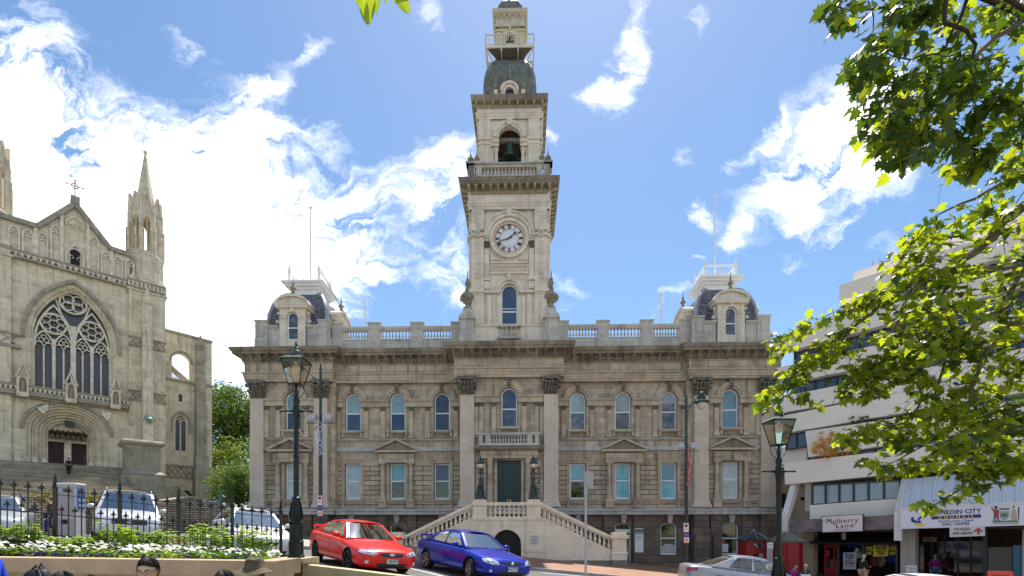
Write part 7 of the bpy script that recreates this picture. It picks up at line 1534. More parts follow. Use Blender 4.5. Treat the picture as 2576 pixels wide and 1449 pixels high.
# red kiosks
M_red = grime('kiosk_red', (.34,.016,.012), .4, .25, 4, .08, 20, spec=.4)
def shing():
    m = stone('kiosk_shingles', (.10,.11,.10), (.05,.055,.055), (.015,.015,.015), .22, .1, .014, 1.2, stain=(.2,.2,.16), stain_amt=.3, offs=.5); return m
M_sh = shing(); M_sh2 = stone('kiosk_shingles_pale', (.30,.29,.22), (.2,.195,.15), (.05,.05,.04), .22, .1, .014, 1.2, stain=(.08,.09,.08), stain_amt=.4, offs=.5)
def kiosk(pcx, apex, eave, half, d, label, msh, rz):
    x = (pcx-CX)/K*d; zb = gz(x)+.14; ze = EYE+(HY-eave)/K*d-zb; za = EYE+(HY-apex)/K*d-zb; r = half/K*d
    Q = empty('red_kiosk', (x, d, zb), R(rz), label, 'kiosk', 'red octagonal kiosks by the corner of the town hall'); n = 8
    def og(r0, z0, r1, z1, g): 
        vs = [(r0*math.cos(R(45*k+22.5)), r0*math.sin(R(45*k+22.5)), z0) for k in range(8)]+[(r1*math.cos(R(45*k+22.5)), r1*math.sin(R(45*k+22.5)), z1) for k in range(8)]; g.add(vs, [tuple(range(7,-1,-1)), tuple(range(8,16))]+[(k, (k+1)%8, (k+1)%8+8, k+8) for k in range(8)])
    rb = r*.86; g = MB(); og(rb, 0, rb, ze, g); g.build('kiosk_body', M_red, Q)
    g = MB()
    for k in range(8):
        a = R(45*k+22.5); g.box(-.001,0,0,0.001,0,0) if False else g.tube([(rb*math.cos(a)*1.005, rb*math.sin(a)*1.005, 0), (rb*math.cos(a)*1.005, rb*math.sin(a)*1.005, ze)], .03, 4)
        for j in range(1, 6): a2 = R(45*k+22.5+45*j/6); rr = rb*math.cos(R(22.5))/math.cos(R(45*j/6-22.5))*1.004; g.tube([(rr*math.cos(a2), rr*math.sin(a2), .1), (rr*math.cos(a2), rr*math.sin(a2), ze-.05)], .008, 3)
    g.build('kiosk_ribs', grime('kiosk_red_dark', (.25,.012,.01), .5, .2, 4, .05), Q)
    g = MB(); og(r*1.0, ze-.06, r*1.02, ze, g); og(r*1.0, ze, r*.5, ze+(za-ze)*.45, g); og(r*.5, ze+(za-ze)*.45, .04, za-.06, g); g.build('kiosk_roof', msh, Q)
    g = MB(); g.lathe([(.07,za-.14),(.06,za-.05),(.01,za+.02)], n=8)
    for k in range(8): a = R(45*k+22.5); g.tube([(r*math.cos(a),r*math.sin(a),ze+.01),(r*.5*math.cos(a),r*.5*math.sin(a),ze+(za-ze)*.45+.01),(0,0,za-.05)], .018, 4)
    g.build('roof_ridge', M_lead, Q)
    return Q, rb, ze
Q1, rb, ze = kiosk(1896, 1331, 1358, 40, 30, 'dark roofed red kiosk, the left one, against the corner of the town hall', M_sh, 10)
for a, z0_, z1_, m in ((-118, ze-.45, ze-.2, M_gdark), (-98, ze-.45, ze-.2, M_gdark), (-118, .5, ze-.8, M_dark), (-98, .5, ze-.8, mat('kiosk_grey', (.3,.28,.27), .5))):
    g = MB(); aa = R(a); rr = rb*.95; c0_ = (rr*math.cos(aa), rr*math.sin(aa)); g.m = Matrix.Translation((c0_[0], c0_[1], 0)) @ Matrix.Rotation(aa+R(90), 4, 'Z'); g.box(-.13,.13,-.06,.02,z0_,z1_); g.build('kiosk_pane', m, Q1)
Q2, rb, ze = kiosk(1977.5, 1334, 1361, 42, 29, 'pale shingled red kiosk, the right one, beside the office block', M_sh2, 0)
g = MB(); g.m = Matrix.Translation((-rb-.35,-.5,0)); g.box(-.17,.17,-.02,.0,ze-.42,ze-.1); o = g.build('notice', mat('paper', (.75,.77,.78), .7), Q2); text('notice_lettering', 'Toilets', .12, M_ink, o, (-rb-.35,-.53,ze-.2)); text('notice_lettering', 'on the left', .07, M_ink, o, (-rb-.35,-.53,ze-.33))
g = MB(); g.m = Matrix.Translation((-rb-.35,-.47,0)); g.box(-.17,.17,0,.04,0,ze-.05); g.build('notice_panel', mat('panel_grey', (.3,.3,.32), .5), Q2)
# drain pipes on the hall basement, handrail
# sandwich boards
p = W(2292, 1449, 25.5); OB = empty('open_board', (p.x, 25.5, gz(p.x)), R(-12), 'white upright OPEN board in front of the passage column', 'sign')
zt = EYE+(HY-1422)/K*25.5-gz(p.x); g = MB(); g.box(-.25,.25,-.03,.03,0.1,zt); g.build('board_panel', mat('board_white', (.62,.6,.58), .5), OB)
text('board_lettering', 'OPEN', .2, mat('open_maroon', (.25,.02,.03), .5), OB, (0,-.035,zt-.52), bold=.006); text('board_lettering', 'Mulberry', .12, mat('sign_pale_text', (.3,.22,.22), .5), OB, (0,-.035,zt-.14), shear=.12); text('board_lettering', 'Lane', .12, mat('sign_pale_text', (.3,.22,.22), .5), OB, (0,-.035,zt-.28), shear=.12)
g = MB(); g.box(-.22,.22,-.04,-.031,zt-.8,zt-.79); g.box(-.22,.22,-.036,-.031,zt-.4,zt-.39); g.build('board_rule', M_blk, OB)
p = W(2516, 1437, 16); AB = empty('sandwich_board', (p.x, 16, gz(p.x)+.02), R(-25), 'orange sandwich board at the right edge of the road', 'sign')
zt = p.z-gz(p.x)-.02; g = MB(); 
for sg in (-1, 1): g.add([(-.3,sg*.3,0),(.3,sg*.3,0),(.3,sg*.02,zt),(-.3,sg*.02,zt),(-.3,sg*.27,0),(.3,sg*.27,0),(.3,0,zt),(-.3,0,zt)], [(0,1,2,3),(4,7,6,5),(0,4,5,1),(1,5,6,2),(2,6,7,3),(3,7,4,0)])
g.build('board_panel', mat('board_orange', (.75,.08,.03), .5), AB); text('board_lettering', 'SALE', .18, M_blk, AB, (0,-.08,zt-.18), (R(78),0,0))
# ---------------------------------------------------------------- cars
from mathutils.bvhtree import BVHTree
M_tyre = grime('tyre', (.018,.018,.018), .85, .2, 10, .2, 40); M_cg_ = glassmat('car_glass', (.55,.68,.62), .30); M_cgd = glassmat('car_glass_dark', (.25,.3,.28), .2)
M_chr = mat('chrome', (.75,.75,.76), .15, 1.); M_hl = mat('headlight_lens', (.62,.64,.68), .08, .35, spec=.9); M_blkp = mat('black_plastic', (.02,.02,.02), .5); M_seat = grime('car_seat', (.30,.29,.27), .9, .2, 6, .1); M_amb = mat('amber_lens', (.7,.25,.03), .2); M_tail = mat('tail_lens', (.45,.01,.015), .12, spec=.8)
M_plate = mat('plate_white', (.72,.70,.66), .5)
def paint(name, col, metal=0., rough=.28): return grime(name, col, rough, .03, 60, 0, metal=metal, coat=.55, spec=.3)
def flat(o): return o
def car(name, P, pos, heading, label, group=None, cat='car', roll=True, driver=False):
    L, Wd, Hh = P['L'], P['W'], P['H']; root = empty(name, (0,0,0), 0, label, cat, group); body_m = P['paint']
    st = P['st']; secs = []
    for (x, hw, zb, zs, zc) in st:
        half = [(0,zb),(hw*.55,zb),(hw*.9,zb+.03),(hw*.985,zb+.13),(hw,(zb+zs)/2),(hw*.985,zs-.13),(hw*.945,zs-.035),(hw*.86,zs+.01),(hw*.5,zc-.006),(0,zc)]
        ring_ = [(x, y, z) for y, z in half]+[(x, -y, z) for y, z in half[-2:0:-1]]; secs.append(ring_)
    n = len(secs[0]); vs = [p for s in secs for p in s]; fs = [(i*n+k, i*n+(k+1)%n, (i+1)*n+(k+1)%n, (i+1)*n+k) for i in range(len(secs)-1) for k in range(n)]
    fs += [tuple(range(n-1,-1,-1)), tuple((len(secs)-1)*n+k for k in range(n))]
    me = bpy.data.meshes.new('b'); me.from_pydata(vs, [], fs); o = bpy.data.objects.new('b', me); COL.objects.link(o)
    me.materials.append(body_m); me.materials.append(M_blkp)
    bm = bmesh.new(); bm.from_mesh(me); bmesh.ops.recalc_face_normals(bm, faces=bm.faces); bm.to_mesh(me); bm.free()
    su = o.modifiers.new('s', 'SUBSURF'); su.levels = 2; su.render_levels = 2
    cut = []
    for ax in P['axles']:
        for sg in (-1, 1):
            g = MB(); g.lathe([(P['arch'],-.3),(P['arch'],.3)], n=28); c_ = g.build('cut', M_blkp); c_.rotation_euler = (R(90),0,0); c_.location = (ax, sg*(Wd/2), P['wr']); cut.append(c_)
            m = o.modifiers.new('b', 'BOOLEAN'); m.object = c_; m.operation = 'DIFFERENCE'; m.solver = 'EXACT'
            try: m.material_mode = 'TRANSFER'
            except Exception: pass
    bpy.context.view_layer.update(); dg = bpy.context.evaluated_depsgraph_get(); me2 = bpy.data.meshes.new_from_object(o.evaluated_get(dg)); me2.name = 'body'
    bpy.data.objects.remove(o)
    for c_ in cut: bpy.data.objects.remove(c_)
    for p in me2.polygons: p.use_smooth = True
    try: me2.set_sharp_from_angle(angle=R(42))
    except Exception: pass
    B = bpy.data.objects.new('body', me2); COL.objects.link(B); B.parent = root
    bm = bmesh.new(); bm.from_mesh(me2); bvh = BVHTree.FromBMesh(bm); bm.free()
    def proj(a, b, axis):     # axis: 'f' front (y,z), 'r' rear, 's+','s-' sides (x,z), 't' top (x,y)
        o_, d_ = {'f': ((4,a,b),(-1,0,0)), 'r': ((-4,a,b),(1,0,0)), 's+': ((a,3,b),(0,-1,0)), 's-': ((a,-3,b),(0,1,0)), 't': ((a,b,3),(0,0,-1))}[axis]
        h = bvh.ray_cast(Vector(o_), Vector(d_)); return (h[0], h[1]) if h[0] is not None else (None, None)
    def decal(nm, pts, axis, m, off=.006, par=None, sub=3):
        bm = bmesh.new(); f = bm.faces.new([bm.verts.new((a, b, 0)) for a, b in pts]); bmesh.ops.triangulate(bm, faces=[f]); bmesh.ops.subdivide_edges(bm, edges=bm.edges[:], cuts=sub, use_grid_fill=True)
        bm.normal_update(); dirv_ = {'f': Vector((1,0,0)), 'r': Vector((-1,0,0)), 's+': Vector((0,1,0)), 's-': Vector((0,-1,0)), 't': Vector((0,0,1))}[axis]; last = None; bad = []
        for v in bm.verts:
            h, nn = proj(v.co.x, v.co.y, axis)
            if h is None: bad.append(v); continue
            if nn.dot(dirv_) < 0: nn = -nn
            v.co = h+nn*off
        bmesh.ops.delete(bm, geom=bad, context='VERTS'); me = bpy.data.meshes.new(nm); bm.to_mesh(me); bm.free(); me.materials.append(m)
        for p in me.polygons: p.use_smooth = True
        q = bpy.data.objects.new(nm, me); COL.objects.link(q); q.parent = par or root; return q
    def seam(g, pts, axis, r_=.004):
        out = []
        for (a, b), (c_, d_) in zip(pts, pts[1:]):
            for k in range(6): h, nn = proj(a+(c_-a)*k/6, b+(d_-b)*k/6, axis); 
            for k in range(7):
                h, nn = proj(a+(c_-a)*k/6, b+(d_-b)*k/6, axis)
                if h is not None: out.append(h)
        if len(out) > 1: g.tube(out, r_, 4)
    # cabin shell
    x0, z0, x1, z1, x2, z2, x3, z3 = P['cab']; wb, wt = P['cw']; bulge = P.get('bulge', .1)
    def patch(A, B_, C, D, bl):
        A, B_, C, D = map(Vector, (A, B_, C, D)); bl = Vector(bl)
        def f(u, v): return (A*(1-u)+B_*u)*(1-v)+(D*(1-u)+C*u)*v+bl*(4*u*(1-u))
        return f
    def frame(nm, f, holes, m, par, nseg=8):
        def dens(l):
            out = []
            for (a, b), (c_, d_) in zip(l, l[1:]+l[:1]):
                for k in range(nseg): out.append((a+(c_-a)*k/nseg, b+(d_-b)*k/nseg))
            return out
        loops = [dens([(0,0),(1,0),(1,1),(0,1)])]+[dens(h) for h in holes]; tr = tessellate_polygon([[Vector((a, b, 0)) for a, b in l] for l in loops]); fl = [p for l in loops for p in l]
        g = MB(); g.add([f(a, b) for a, b in fl], [t_ for t_ in tr]); return g.build(nm, m, par, smooth='all')
    def pane(nm, f, poly, m, par, n=8, inn=(0,0,0)):
        (a0,b0),(a1,b1),(a2,b2),(a3,b3) = poly; g = MB(); vs = []; inn = Vector(inn)
        for j in range(n+1):
            for i in range(n+1):
                u, v = i/n, j/n; a = (a0*(1-u)+a1*u)*(1-v)+(a3*(1-u)+a2*u)*v; b = (b0*(1-u)+b1*u)*(1-v)+(b3*(1-u)+b2*u)*v; vs.append(f(a, b)+inn)
        g.add(vs, [(j*(n+1)+i, j*(n+1)+i+1, (j+1)*(n+1)+i+1, (j+1)*(n+1)+i) for j in range(n) for i in range(n)]); return g.build(nm, m, par, smooth='all')
    fw = patch((x0,-wb,z0),(x0,wb,z0),(x1,wt,z1),(x1,-wt,z1),(bulge,0,.0)); rw = patch((x3,-wb,z3),(x3,wb,z3),(x2,wt,z2),(x2,-wt,z2),(-bulge*.7,0,0))
    cb = B
    frame('windscreen_frame', fw, [[(.05,.03),(.95,.03),(.94,.95),(.06,.95)]], body_m, B); frame('rear_frame', rw, [[(.07,.08),(.93,.08),(.92,.93),(.08,.93)]], body_m, B)
    pane('windscreen', fw, [(.05,.03),(.95,.03),(.94,.95),(.06,.95)], M_cg_, root); pane('rear_window', rw, [(.07,.08),(.93,.08),(.92,.93),(.08,.93)], M_cgd, root)
    def rf_(u, v): return Vector((x1+(x2-x1)*u, -wt+2*wt*v, z1+(z2-z1)*u+P.get('crown', .05)*(1-(2*u-1)**2)*.9+.045*(1-(2*v-1)**2)))+Vector((bulge*(1-u)-bulge*.7*u, 0, 0))*(4*v*(1-v))
    pane('roof', rf_, [(0,0),(1,0),(1,1),(0,1)], body_m, B, 14)
    for sg, ax in ((1, 's+'), (-1, 's-')):
        xm = x1+(x2-x1)*.5; sf0 = patch((x0,sg*wb,z0),(x3,sg*wb,z3),(x2,sg*wt,z2),(x1,sg*wt,z1),(0,0,0))
        def sf(u, v, sf0=sf0, sg=sg): return sf0(u, v)+Vector((0, sg*.035*math.sin(math.pi*v), P.get('crown', .05)*.9*(1-(2*u-1)**2)*v**2))
        bp_ = P.get('bpill', .47); wins = [[(.075,.08),(bp_-.02,.06),(bp_-.012,.88),(.05,.88)], [(bp_+.02,.06),(.80,.10),(.88,.88),(bp_+.018,.88)]]
        if P.get('third'): wins = [[(.05,.08),(.36,.06),(.36,.88),(.04,.88)],[(.39,.06),(.68,.06),(.68,.88),(.39,.88)],[(.71,.08),(.94,.12),(.95,.86),(.71,.88)]]
        frame('side_frame', sf, wins, body_m, B)
        for wv in wins: pane('side_window', sf, wv, glassmat('car_glass_clear', (.6,.66,.62), .04) if P.get('clear') else M_cgd, root, 5)
        g = MB()
        for wv in wins: g.tube([sf(a, b)+Vector((0,sg*.004,0)) for a, b in wv+wv[:1]], .009, 4)
        g.build('window_trim', M_blkp, root)
        g = MB(); zt_ = z0-.05
        for xs in P['doors']: seam(g, [(xs, P['sill']+.08), (xs, zt_-.02), (xs+(.02 if xs > 0 else -.05), zt_+.02)], ax)
        seam(g, [(P['doors'][0], P['sill']+.08), (P['doors'][-1], P['sill']+.08)], ax); g.build('door_gap', M_dark, root)
        for xs in P['doors'][1:]:
            h, nn = proj(xs+.2, z0-.17, ax)
            if h is not None: g = MB(); g.tube([h+Vector((-.09,sg*.0,0)), h+Vector((-.07,sg*.028,0)), h+Vector((.07,sg*.028,0)), h+Vector((.09,0,0))], .012, 5); g.build('door_handle', body_m, root, smooth=True)
        h, nn = proj((x0+.35), z0-.28, ax)
        g = MB(); g.m = Matrix.Translation((x0-.32, sg*(Wd/2+.06), z0+.07)); g.ell((0,0,0), (.06,.12,.075), 10, 8); g.tube([(0,-sg*.1,-.04),(.02,-sg*.22,-.08)], .025, 6); mm = g.build('wing_mirror', P.get('mirror', body_m), root, smooth=True)
        h, nn = proj(P['axles'][0]-.62, z0-.22, ax)
        if h is not None and P.get('amber'): g = MB(); g.ell(h+Vector((0,sg*.004,0)), (.025,.008,.015), 8, 5); g.build('side_repeater', M_amb, root)
    # interior
    g = MB(); zb_ = z0-.04; g.box(x3+.12, x0-.05, -wb+.1, wb-.1, zb_, zb_+.045); g.ell((x0-.3, 0, zb_+.06), (.3, wb-.12, .09), 12, 6); g.build('dashboard', mat('dash_grey', (.16,.16,.15), .7), root)
    for sx in (x0-1.05, x0-1.95):
        if sx < x3+.25: continue
        for sg in (-1, 1): g = MB(); g.frust(sx, sg*.36, zb_, z1-.24, .08, .24, .06, .2); g.ell((sx,sg*.36,z1-.16), (.05,.13,.09), 8, 6); g.build('seat_back', M_seat, root, smooth=True)
    g = MB(); q = [Vector((x0-.52-.05*math.cos(a), -.36*-1*P.get('rhd',-1)*-1+.18*math.sin(a), zb_+.1+.14*math.cos(a))) for a in [R(30*k) for k in range(13)]]; g.tube(q, .014, 5); g.build('steering_wheel', M_blkp, root)
    # wheels
    wr, ww = P['wr'], P.get('ww', .2)
    for ax in P['axles']:
        for sg in (-1, 1):
            T = MB(); rr = P['rr']; T.lathe([(rr,-ww/2),(wr-.03,-ww/2),(wr,-ww/2+.03),(wr,ww/2-.03),(wr-.03,ww/2),(rr,ww/2),(rr-.005,ww/2-.03),(rr-.005,-ww/2+.03)], n=32)
            T2 = T.build('wheel', M_tyre, root, smooth=True); T2.rotation_euler = (R(90*-sg),0,0); T2.location = (ax, sg*(Wd/2-ww/2-.015), wr)
            if P.get('steer') and ax == P['axles'][0]: T2.rotation_euler = (R(90*-sg),0,R(P['steer']))
            g = MB(); ring_pts = None; g.lathe([(rr,ww/2-.012),(rr,ww/2),(rr-.02,ww/2+.002),(rr-.025,ww/2-.02),(rr-.02,ww/2-.03)], n=32, cap=False)
            ns = P.get('spokes', 5)
            for k in range(ns):
                a = 2*math.pi*k/ns; M_ = Matrix.Rotation(a, 4, 'Z'); g.m = M_
                g.add([(.03,-.024,ww/2-.02),(rr-.015,-.026,ww/2-.01),(rr-.015,.026,ww/2-.01),(.03,.024,ww/2-.02),(.03,-.024,ww/2-.05),(rr-.015,-.026,ww/2-.05),(rr-.015,.026,ww/2-.05),(.03,.024,ww/2-.05)], [(0,1,2,3),(0,4,5,1),(2,6,7,3),(1,5,6,2)])
            g.m = Matrix.Identity(4); g.lathe([(.055,ww/2-.05),(.055,ww/2-.008),(.04,ww/2)], n=14); g.build('rim', P['rim'], T2, smooth=True)
            g = MB(); g.lathe([(rr-.02,-.02),(rr-.02,ww/2-.06)], n=20); g.build('brake_disc', M_dark, T2)
    # front
    F_ = P['front']
    for nm, m, pts in F_:
        for sg in ((1, -1) if nm in ('headlight', 'fog_light', 'front_vent', 'headlamp_bulb', 'amber_light') else (1,)):
            pp = [(sg*a, b) for a, b in pts]; decal(nm, pp, 'f', m, .008 if nm not in ('headlamp_bulb',) else .014)
    for nm, m, pts in P.get('rear', []):
        for sg in (1, -1): decal(nm, [(sg*a, b) for a, b in pts], 'r', m)
    for nm, m, pts in P.get('sidelamp', []):
        for s_ in ('s+', 's-'): decal(nm, pts, s_, m)
    bz = P.get('badge')
    if bz:
        h, nn = proj(0, bz[1], 'f'); g = MB(); g.m = Matrix.Translation(h+Vector((.015,0,0))); 
        g.ell((0,0,0), (.012, bz[2], bz[3]), 16, 8); g.build('badge', bz[0], root, smooth=True)
        if bz[4]: text('badge_mark', bz[4], .05, bz[5], root, (h.x+.03, 0, bz[1]), (R(90),0,R(90)), shear=.2)
    pl = P['plate']; h, nn = proj(0, pl[1], 'f'); 
    if h is not None:
        g = MB(); xx = h.x+.02; g.box(xx, xx+.01, -.18+pl[2], .18+pl[2], pl[1]-.062, pl[1]+.062); pb = g.build('number_plate', pl[3] if len(pl) > 3 else M_plate, root)
        g = MB(); g.box(xx-.006, xx+.003, -.188+pl[2], .188+pl[2], pl[1]-.07, pl[1]+.07); g.build('plate_surround', M_blkp, pb); text('plate_lettering', pl[0], .125, M_blk, pb, (xx+.012, pl[2], pl[1]), (R(90),0,R(90)), ext=.001, sx=.86, bold=.002)
    g = MB()
    for a, b in P.get('bonnet', []): seam(g, a, b)
    if g.v: g.build('bonnet_gap', M_dark, root)
    if P.get('spoiler'):
        xs, zs_, hw_, up = P['spoiler']; g = MB(); g.tube([(xs+.08,-hw_,zs_-.02),(xs,-hw_,zs_+up*.8),(xs-.02,-hw_+.1,zs_+up),(xs-.05,0,zs_+up+.01),(xs-.02,hw_-.1,zs_+up),(xs,hw_,zs_+up*.8),(xs+.08,hw_,zs_-.02)], .032, 8); g.build('spoiler', body_m, root, smooth=True)
    if P.get('wiper', True):
        g = MB()
        for ys, ye in ((-.5,.0),(.1,.6)): g.tube([fw(.5+ys/(2*wb), .035)+Vector((.012,0,0)), fw(.5+ye/(2*wb), .055)+Vector((.012,0,0))], .008, 4)
        g.build('wiper', M_blkp, root)
    if P.get('rack'):
        for sg in (-1, 1): g = MB(); g.tube([(x1-.15,sg*(wt-.04),z1+.02),(x1-.3,sg*(wt-.04),z1+.1),(x2+.3,sg*(wt-.04),z2+.1),(x2+.15,sg*(wt-.04),z2+.02)], .02, 6); g.build('roof_rail', M_blkp, root)
    # place on the sloping street
    fx, fy = pos; up_ = Vector((.093 if -13.5 < fx < 14.5 else 0, 0, 1)).normalized(); h3 = Vector((math.cos(heading), math.sin(heading), 0)); lf = up_.cross(h3).normalized(); h3 = lf.cross(up_)
    M_ = Matrix((h3, lf, up_)).transposed().to_4x4(); ca_ = P['axles'][0]; org = Vector((fx, fy, gz(fx)+.02))-h3*ca_
    M_.translation = org; root.matrix_world = M_; return root
def sedan(**kw):
    P = dict(L=4.9, W=1.86, H=1.45, axles=(1.48,-1.35), wr=.325, rr=.235, ww=.22, arch=.375, sill=.22,
        st=[(2.44,.50,.32,.50,.54),(2.40,.70,.23,.62,.655),(2.26,.85,.19,.675,.735),(2.0,.91,.19,.735,.80),(1.48,.925,.19,.82,.89),(1.0,.93,.19,.89,.965),(.5,.93,.19,.92,.98),(-.3,.93,.19,.945,.98),(-1.1,.93,.19,.975,1.0),(-1.6,.925,.19,.985,1.04),(-2.1,.88,.22,.985,1.055),(-2.32,.80,.26,.96,1.03),(-2.40,.62,.38,.88,.92)],
        cab=(1.02,.93,.30,1.375,-.92,1.36,-1.72,1.02), cw=(.80,.575), crown=.06, doors=(.98,-.02,-.95), rim=mat('alloy', (.5,.48,.45), .3, .8))
    P.update(kw); return P
redp = paint('car_paint_red', (.80,.008,.004)); blup = paint('car_paint_blue', (.004,.018,.36), .2); silp = paint('car_paint_silver', (.46,.46,.50), .45, .32); whip = paint('car_paint_pale_silver', (.60,.60,.64), .35, .32)
hl = [(.42,.60),(.50,.655),(.70,.685),(.80,.70),(.86,.62),(.74,.585),(.5,.565)]
fr_common = [('headlight', M_hl, hl), ('headlamp_bulb', M_chr, [(.60,.60),(.64,.585),(.68,.6),(.695,.635),(.67,.665),(.62,.66),(.595,.63)]), ('headlamp_bulb', M_chr, [(.47,.59),(.5,.578),(.53,.59),(.54,.615),(.52,.635),(.48,.63),(.465,.61)])]
red = sedan(paint=redp, front=fr_common+[('grille', M_blkp, [(-.36,.65),(.36,.65),(.31,.54),(.2,.52),(-.2,.52),(-.31,.54)]), ('lower_intake', M_blkp, [(-.48,.36),(.48,.36),(.36,.24),(-.36,.24)]), ('fog_light', M_hl, [(.66,.35),(.70,.33),(.74,.35),(.75,.39),(.72,.43),(.68,.43),(.65,.40)])],
    badge=(mat('badge_silver', (.6,.62,.68), .3), .59, .085, .035, '', None), plate=('CGN595', .415, 0), rim=mat('rim_black', (.03,.03,.032), .3, .5), amber=True, spoiler=(-2.15, 1.03, .74, .13), rear=[('tail_light', M_tail, [(.5,.75),(.8,.78),(.8,.93),(.5,.93)])],
    bonnet=[([(1.0,.76),(1.6,.74),(2.2,.60)], 't'), ([(1.0,-.76),(1.6,-.74),(2.2,-.60)], 't')])
def ax_at(cx_, cy_): return (cx_, cy_)
car('red_sedan', red, (-3.95, 14.49), R(-51), 'glossy red saloon car with black wheels parked beside the left lamp post', 'cars parked in the angled bays')
blue = sedan(paint=blup, front=[('headlight', M_hl, [(.46,.56),(.5,.64),(.72,.70),(.84,.69),(.84,.60),(.7,.55)]), ('headlamp_bulb', M_chr, [(.62,.59),(.67,.585),(.7,.62),(.67,.66),(.63,.65)]), ('headlamp_bulb', M_chr, [(.75,.60),(.79,.6),(.8,.64),(.77,.66),(.74,.64)]), ('grille', M_blkp, [(-.36,.64),(.36,.64),(.30,.54),(-.30,.54)]), ('lower_intake', M_blkp, [(-.55,.35),(.55,.35),(.45,.24),(-.45,.24)]), ('fog_light', M_hl, [(.68,.33),(.74,.33),(.76,.37),(.72,.41),(.68,.39)])],
    badge=(M_chr, .60, .055, .055, '', None), plate=('FAC776', .43, 0), spoiler=(-2.18, 1.03, .72, .11), rim=mat('rim_rose_grey', (.42,.34,.32), .35, .7), amber=True, steer=-14, rear=[('tail_light', M_tail, [(.5,.72),(.8,.75),(.8,.92),(.5,.92)])],
    bonnet=[([(1.0,.78),(1.6,.72),(2.2,.45)], 't'), ([(1.0,-.78),(1.6,-.72),(2.2,-.45)], 't')])
car('blue_sedan', blue, (-.60, 15.45), R(-53), 'metallic deep blue saloon car parked at an angle right of the red car', 'cars parked in the angled bays')
lan = sedan(paint=whip, st=[(2.30,.50,.32,.52,.56),(2.26,.70,.23,.66,.70),(2.12,.83,.19,.74,.79),(1.9,.87,.19,.82,.87),(1.48,.88,.19,.90,.95),(1.1,.88,.19,.96,1.02),(.5,.88,.19,.97,1.02),(-.3,.88,.19,.99,1.02),(-1.1,.88,.19,1.02,1.05),(-1.6,.87,.19,1.03,1.07),(-1.95,.84,.22,1.03,1.08),(-2.1,.78,.26,1.0,1.05),(-2.18,.62,.38,.9,.95)], W=1.76, H=1.49,
    cab=(1.12,.98,.30,1.42,-.95,1.41,-1.75,1.06), cw=(.77,.58), front=[('headlight', M_hl, [(.38,.66),(.45,.72),(.78,.84),(.82,.80),(.74,.68),(.5,.62)]), ('headlamp_bulb', M_chr, [(.5,.68),(.56,.67),(.6,.71),(.56,.74),(.51,.73)]), ('amber_light', M_amb, [(.66,.72),(.71,.72),(.73,.77),(.69,.78)]), ('grille', M_blkp, [(-.34,.60),(.34,.60),(.28,.50),(-.28,.50)]), ('lower_intake', M_blkp, [(-.6,.36),(.6,.36),(.5,.22),(-.5,.22)])], badge=(M_chr, .585, .04, .04, '', None), plate=('QJD27', .42, .0, mat('plate_yellowish', (.62,.55,.42), .5)), clear=False,
    bonnet=[([(1.1,.76),(1.6,.70),(2.05,.45)], 't'), ([(1.1,-.76),(1.6,-.70),(2.05,-.45)], 't')])
hx, hy = math.cos(R(-51)), math.sin(R(-51))
car('pale_silver_sedan', lan, (-7.6, 14.9), R(-51), 'pale silver car parked behind the railing next to the left lamp post', 'cars parked in the angled bays')
suvp = paint('car_paint_suv', (.55,.56,.60), .35, .32)
suv = dict(L=4.1, W=1.72, H=1.7, axles=(1.25,-1.2), wr=.35, rr=.2, ww=.22, arch=.41, sill=.32, paint=suvp, crown=.03, bulge=.06,
    st=[(2.06,.62,.42,.60,.62),(2.03,.76,.36,.80,.84),(1.9,.83,.32,.95,.99),(1.6,.85,.3,1.02,1.07),(1.25,.86,.3,1.05,1.10),(.8,.86,.3,1.08,1.13),(.3,.86,.3,1.08,1.12),(-.6,.86,.3,1.08,1.12),(-1.2,.86,.3,1.08,1.12),(-1.7,.85,.32,1.08,1.12),(-1.95,.8,.36,1.06,1.1),(-2.02,.65,.45,1.0,1.04)],
    cab=(.82,1.07,.28,1.66,-1.7,1.66,-1.95,1.07), cw=(.79,.62), doors=(.75,-.2,-1.05), rim=mat('alloy', (.5,.48,.45), .3, .8), third=True, rack=True,
    front=[('headlight', M_hl, [(.48,.68),(.48,.86),(.78,.87),(.80,.70)]), ('amber_light', M_amb, [(.72,.72),(.72,.82),(.79,.82),(.79,.72)]), ('grille', M_blkp, [(-.42,.70),(.42,.70),(.42,.86),(-.42,.86)]), ('lower_intake', M_blkp, [(-.5,.46),(.5,.46),(.45,.40),(-.45,.40)])], badge=(M_chr, .78, .06, .045, '', None), plate=('DEH296', .56, 0.0, mat('plate_yellowish', (.62,.55,.42), .5)), bonnet=[([(.8,.70),(1.9,.62)], 't'), ([(.8,-.70),(1.9,-.62)], 't')])
car('silver_suv', suv, (-11.9, 15.35), R(-50), 'silver four wheel drive with roof rails parked behind the middle of the railing', 'cars parked in the angled bays')
lf_ = sedan(paint=paint('car_paint_grey_silver', (.42,.44,.46), .45, .32), front=[('headlight', M_hl, [(.46,.56),(.5,.64),(.72,.70),(.84,.69),(.84,.60),(.7,.55)]), ('grille', M_blkp, [(-.36,.64),(.36,.64),(.30,.56),(-.30,.56)]), ('lower_intake', M_blkp, [(-.55,.35),(.55,.35),(.45,.24),(-.45,.24)])], plate=('BHF41', .43, 0), mirror=M_blkp)
car('grey_sedan', lf_, (-15.35, 14.5), R(-50), 'silver grey car cut off by the left edge of the photo', 'cars parked in the angled bays')
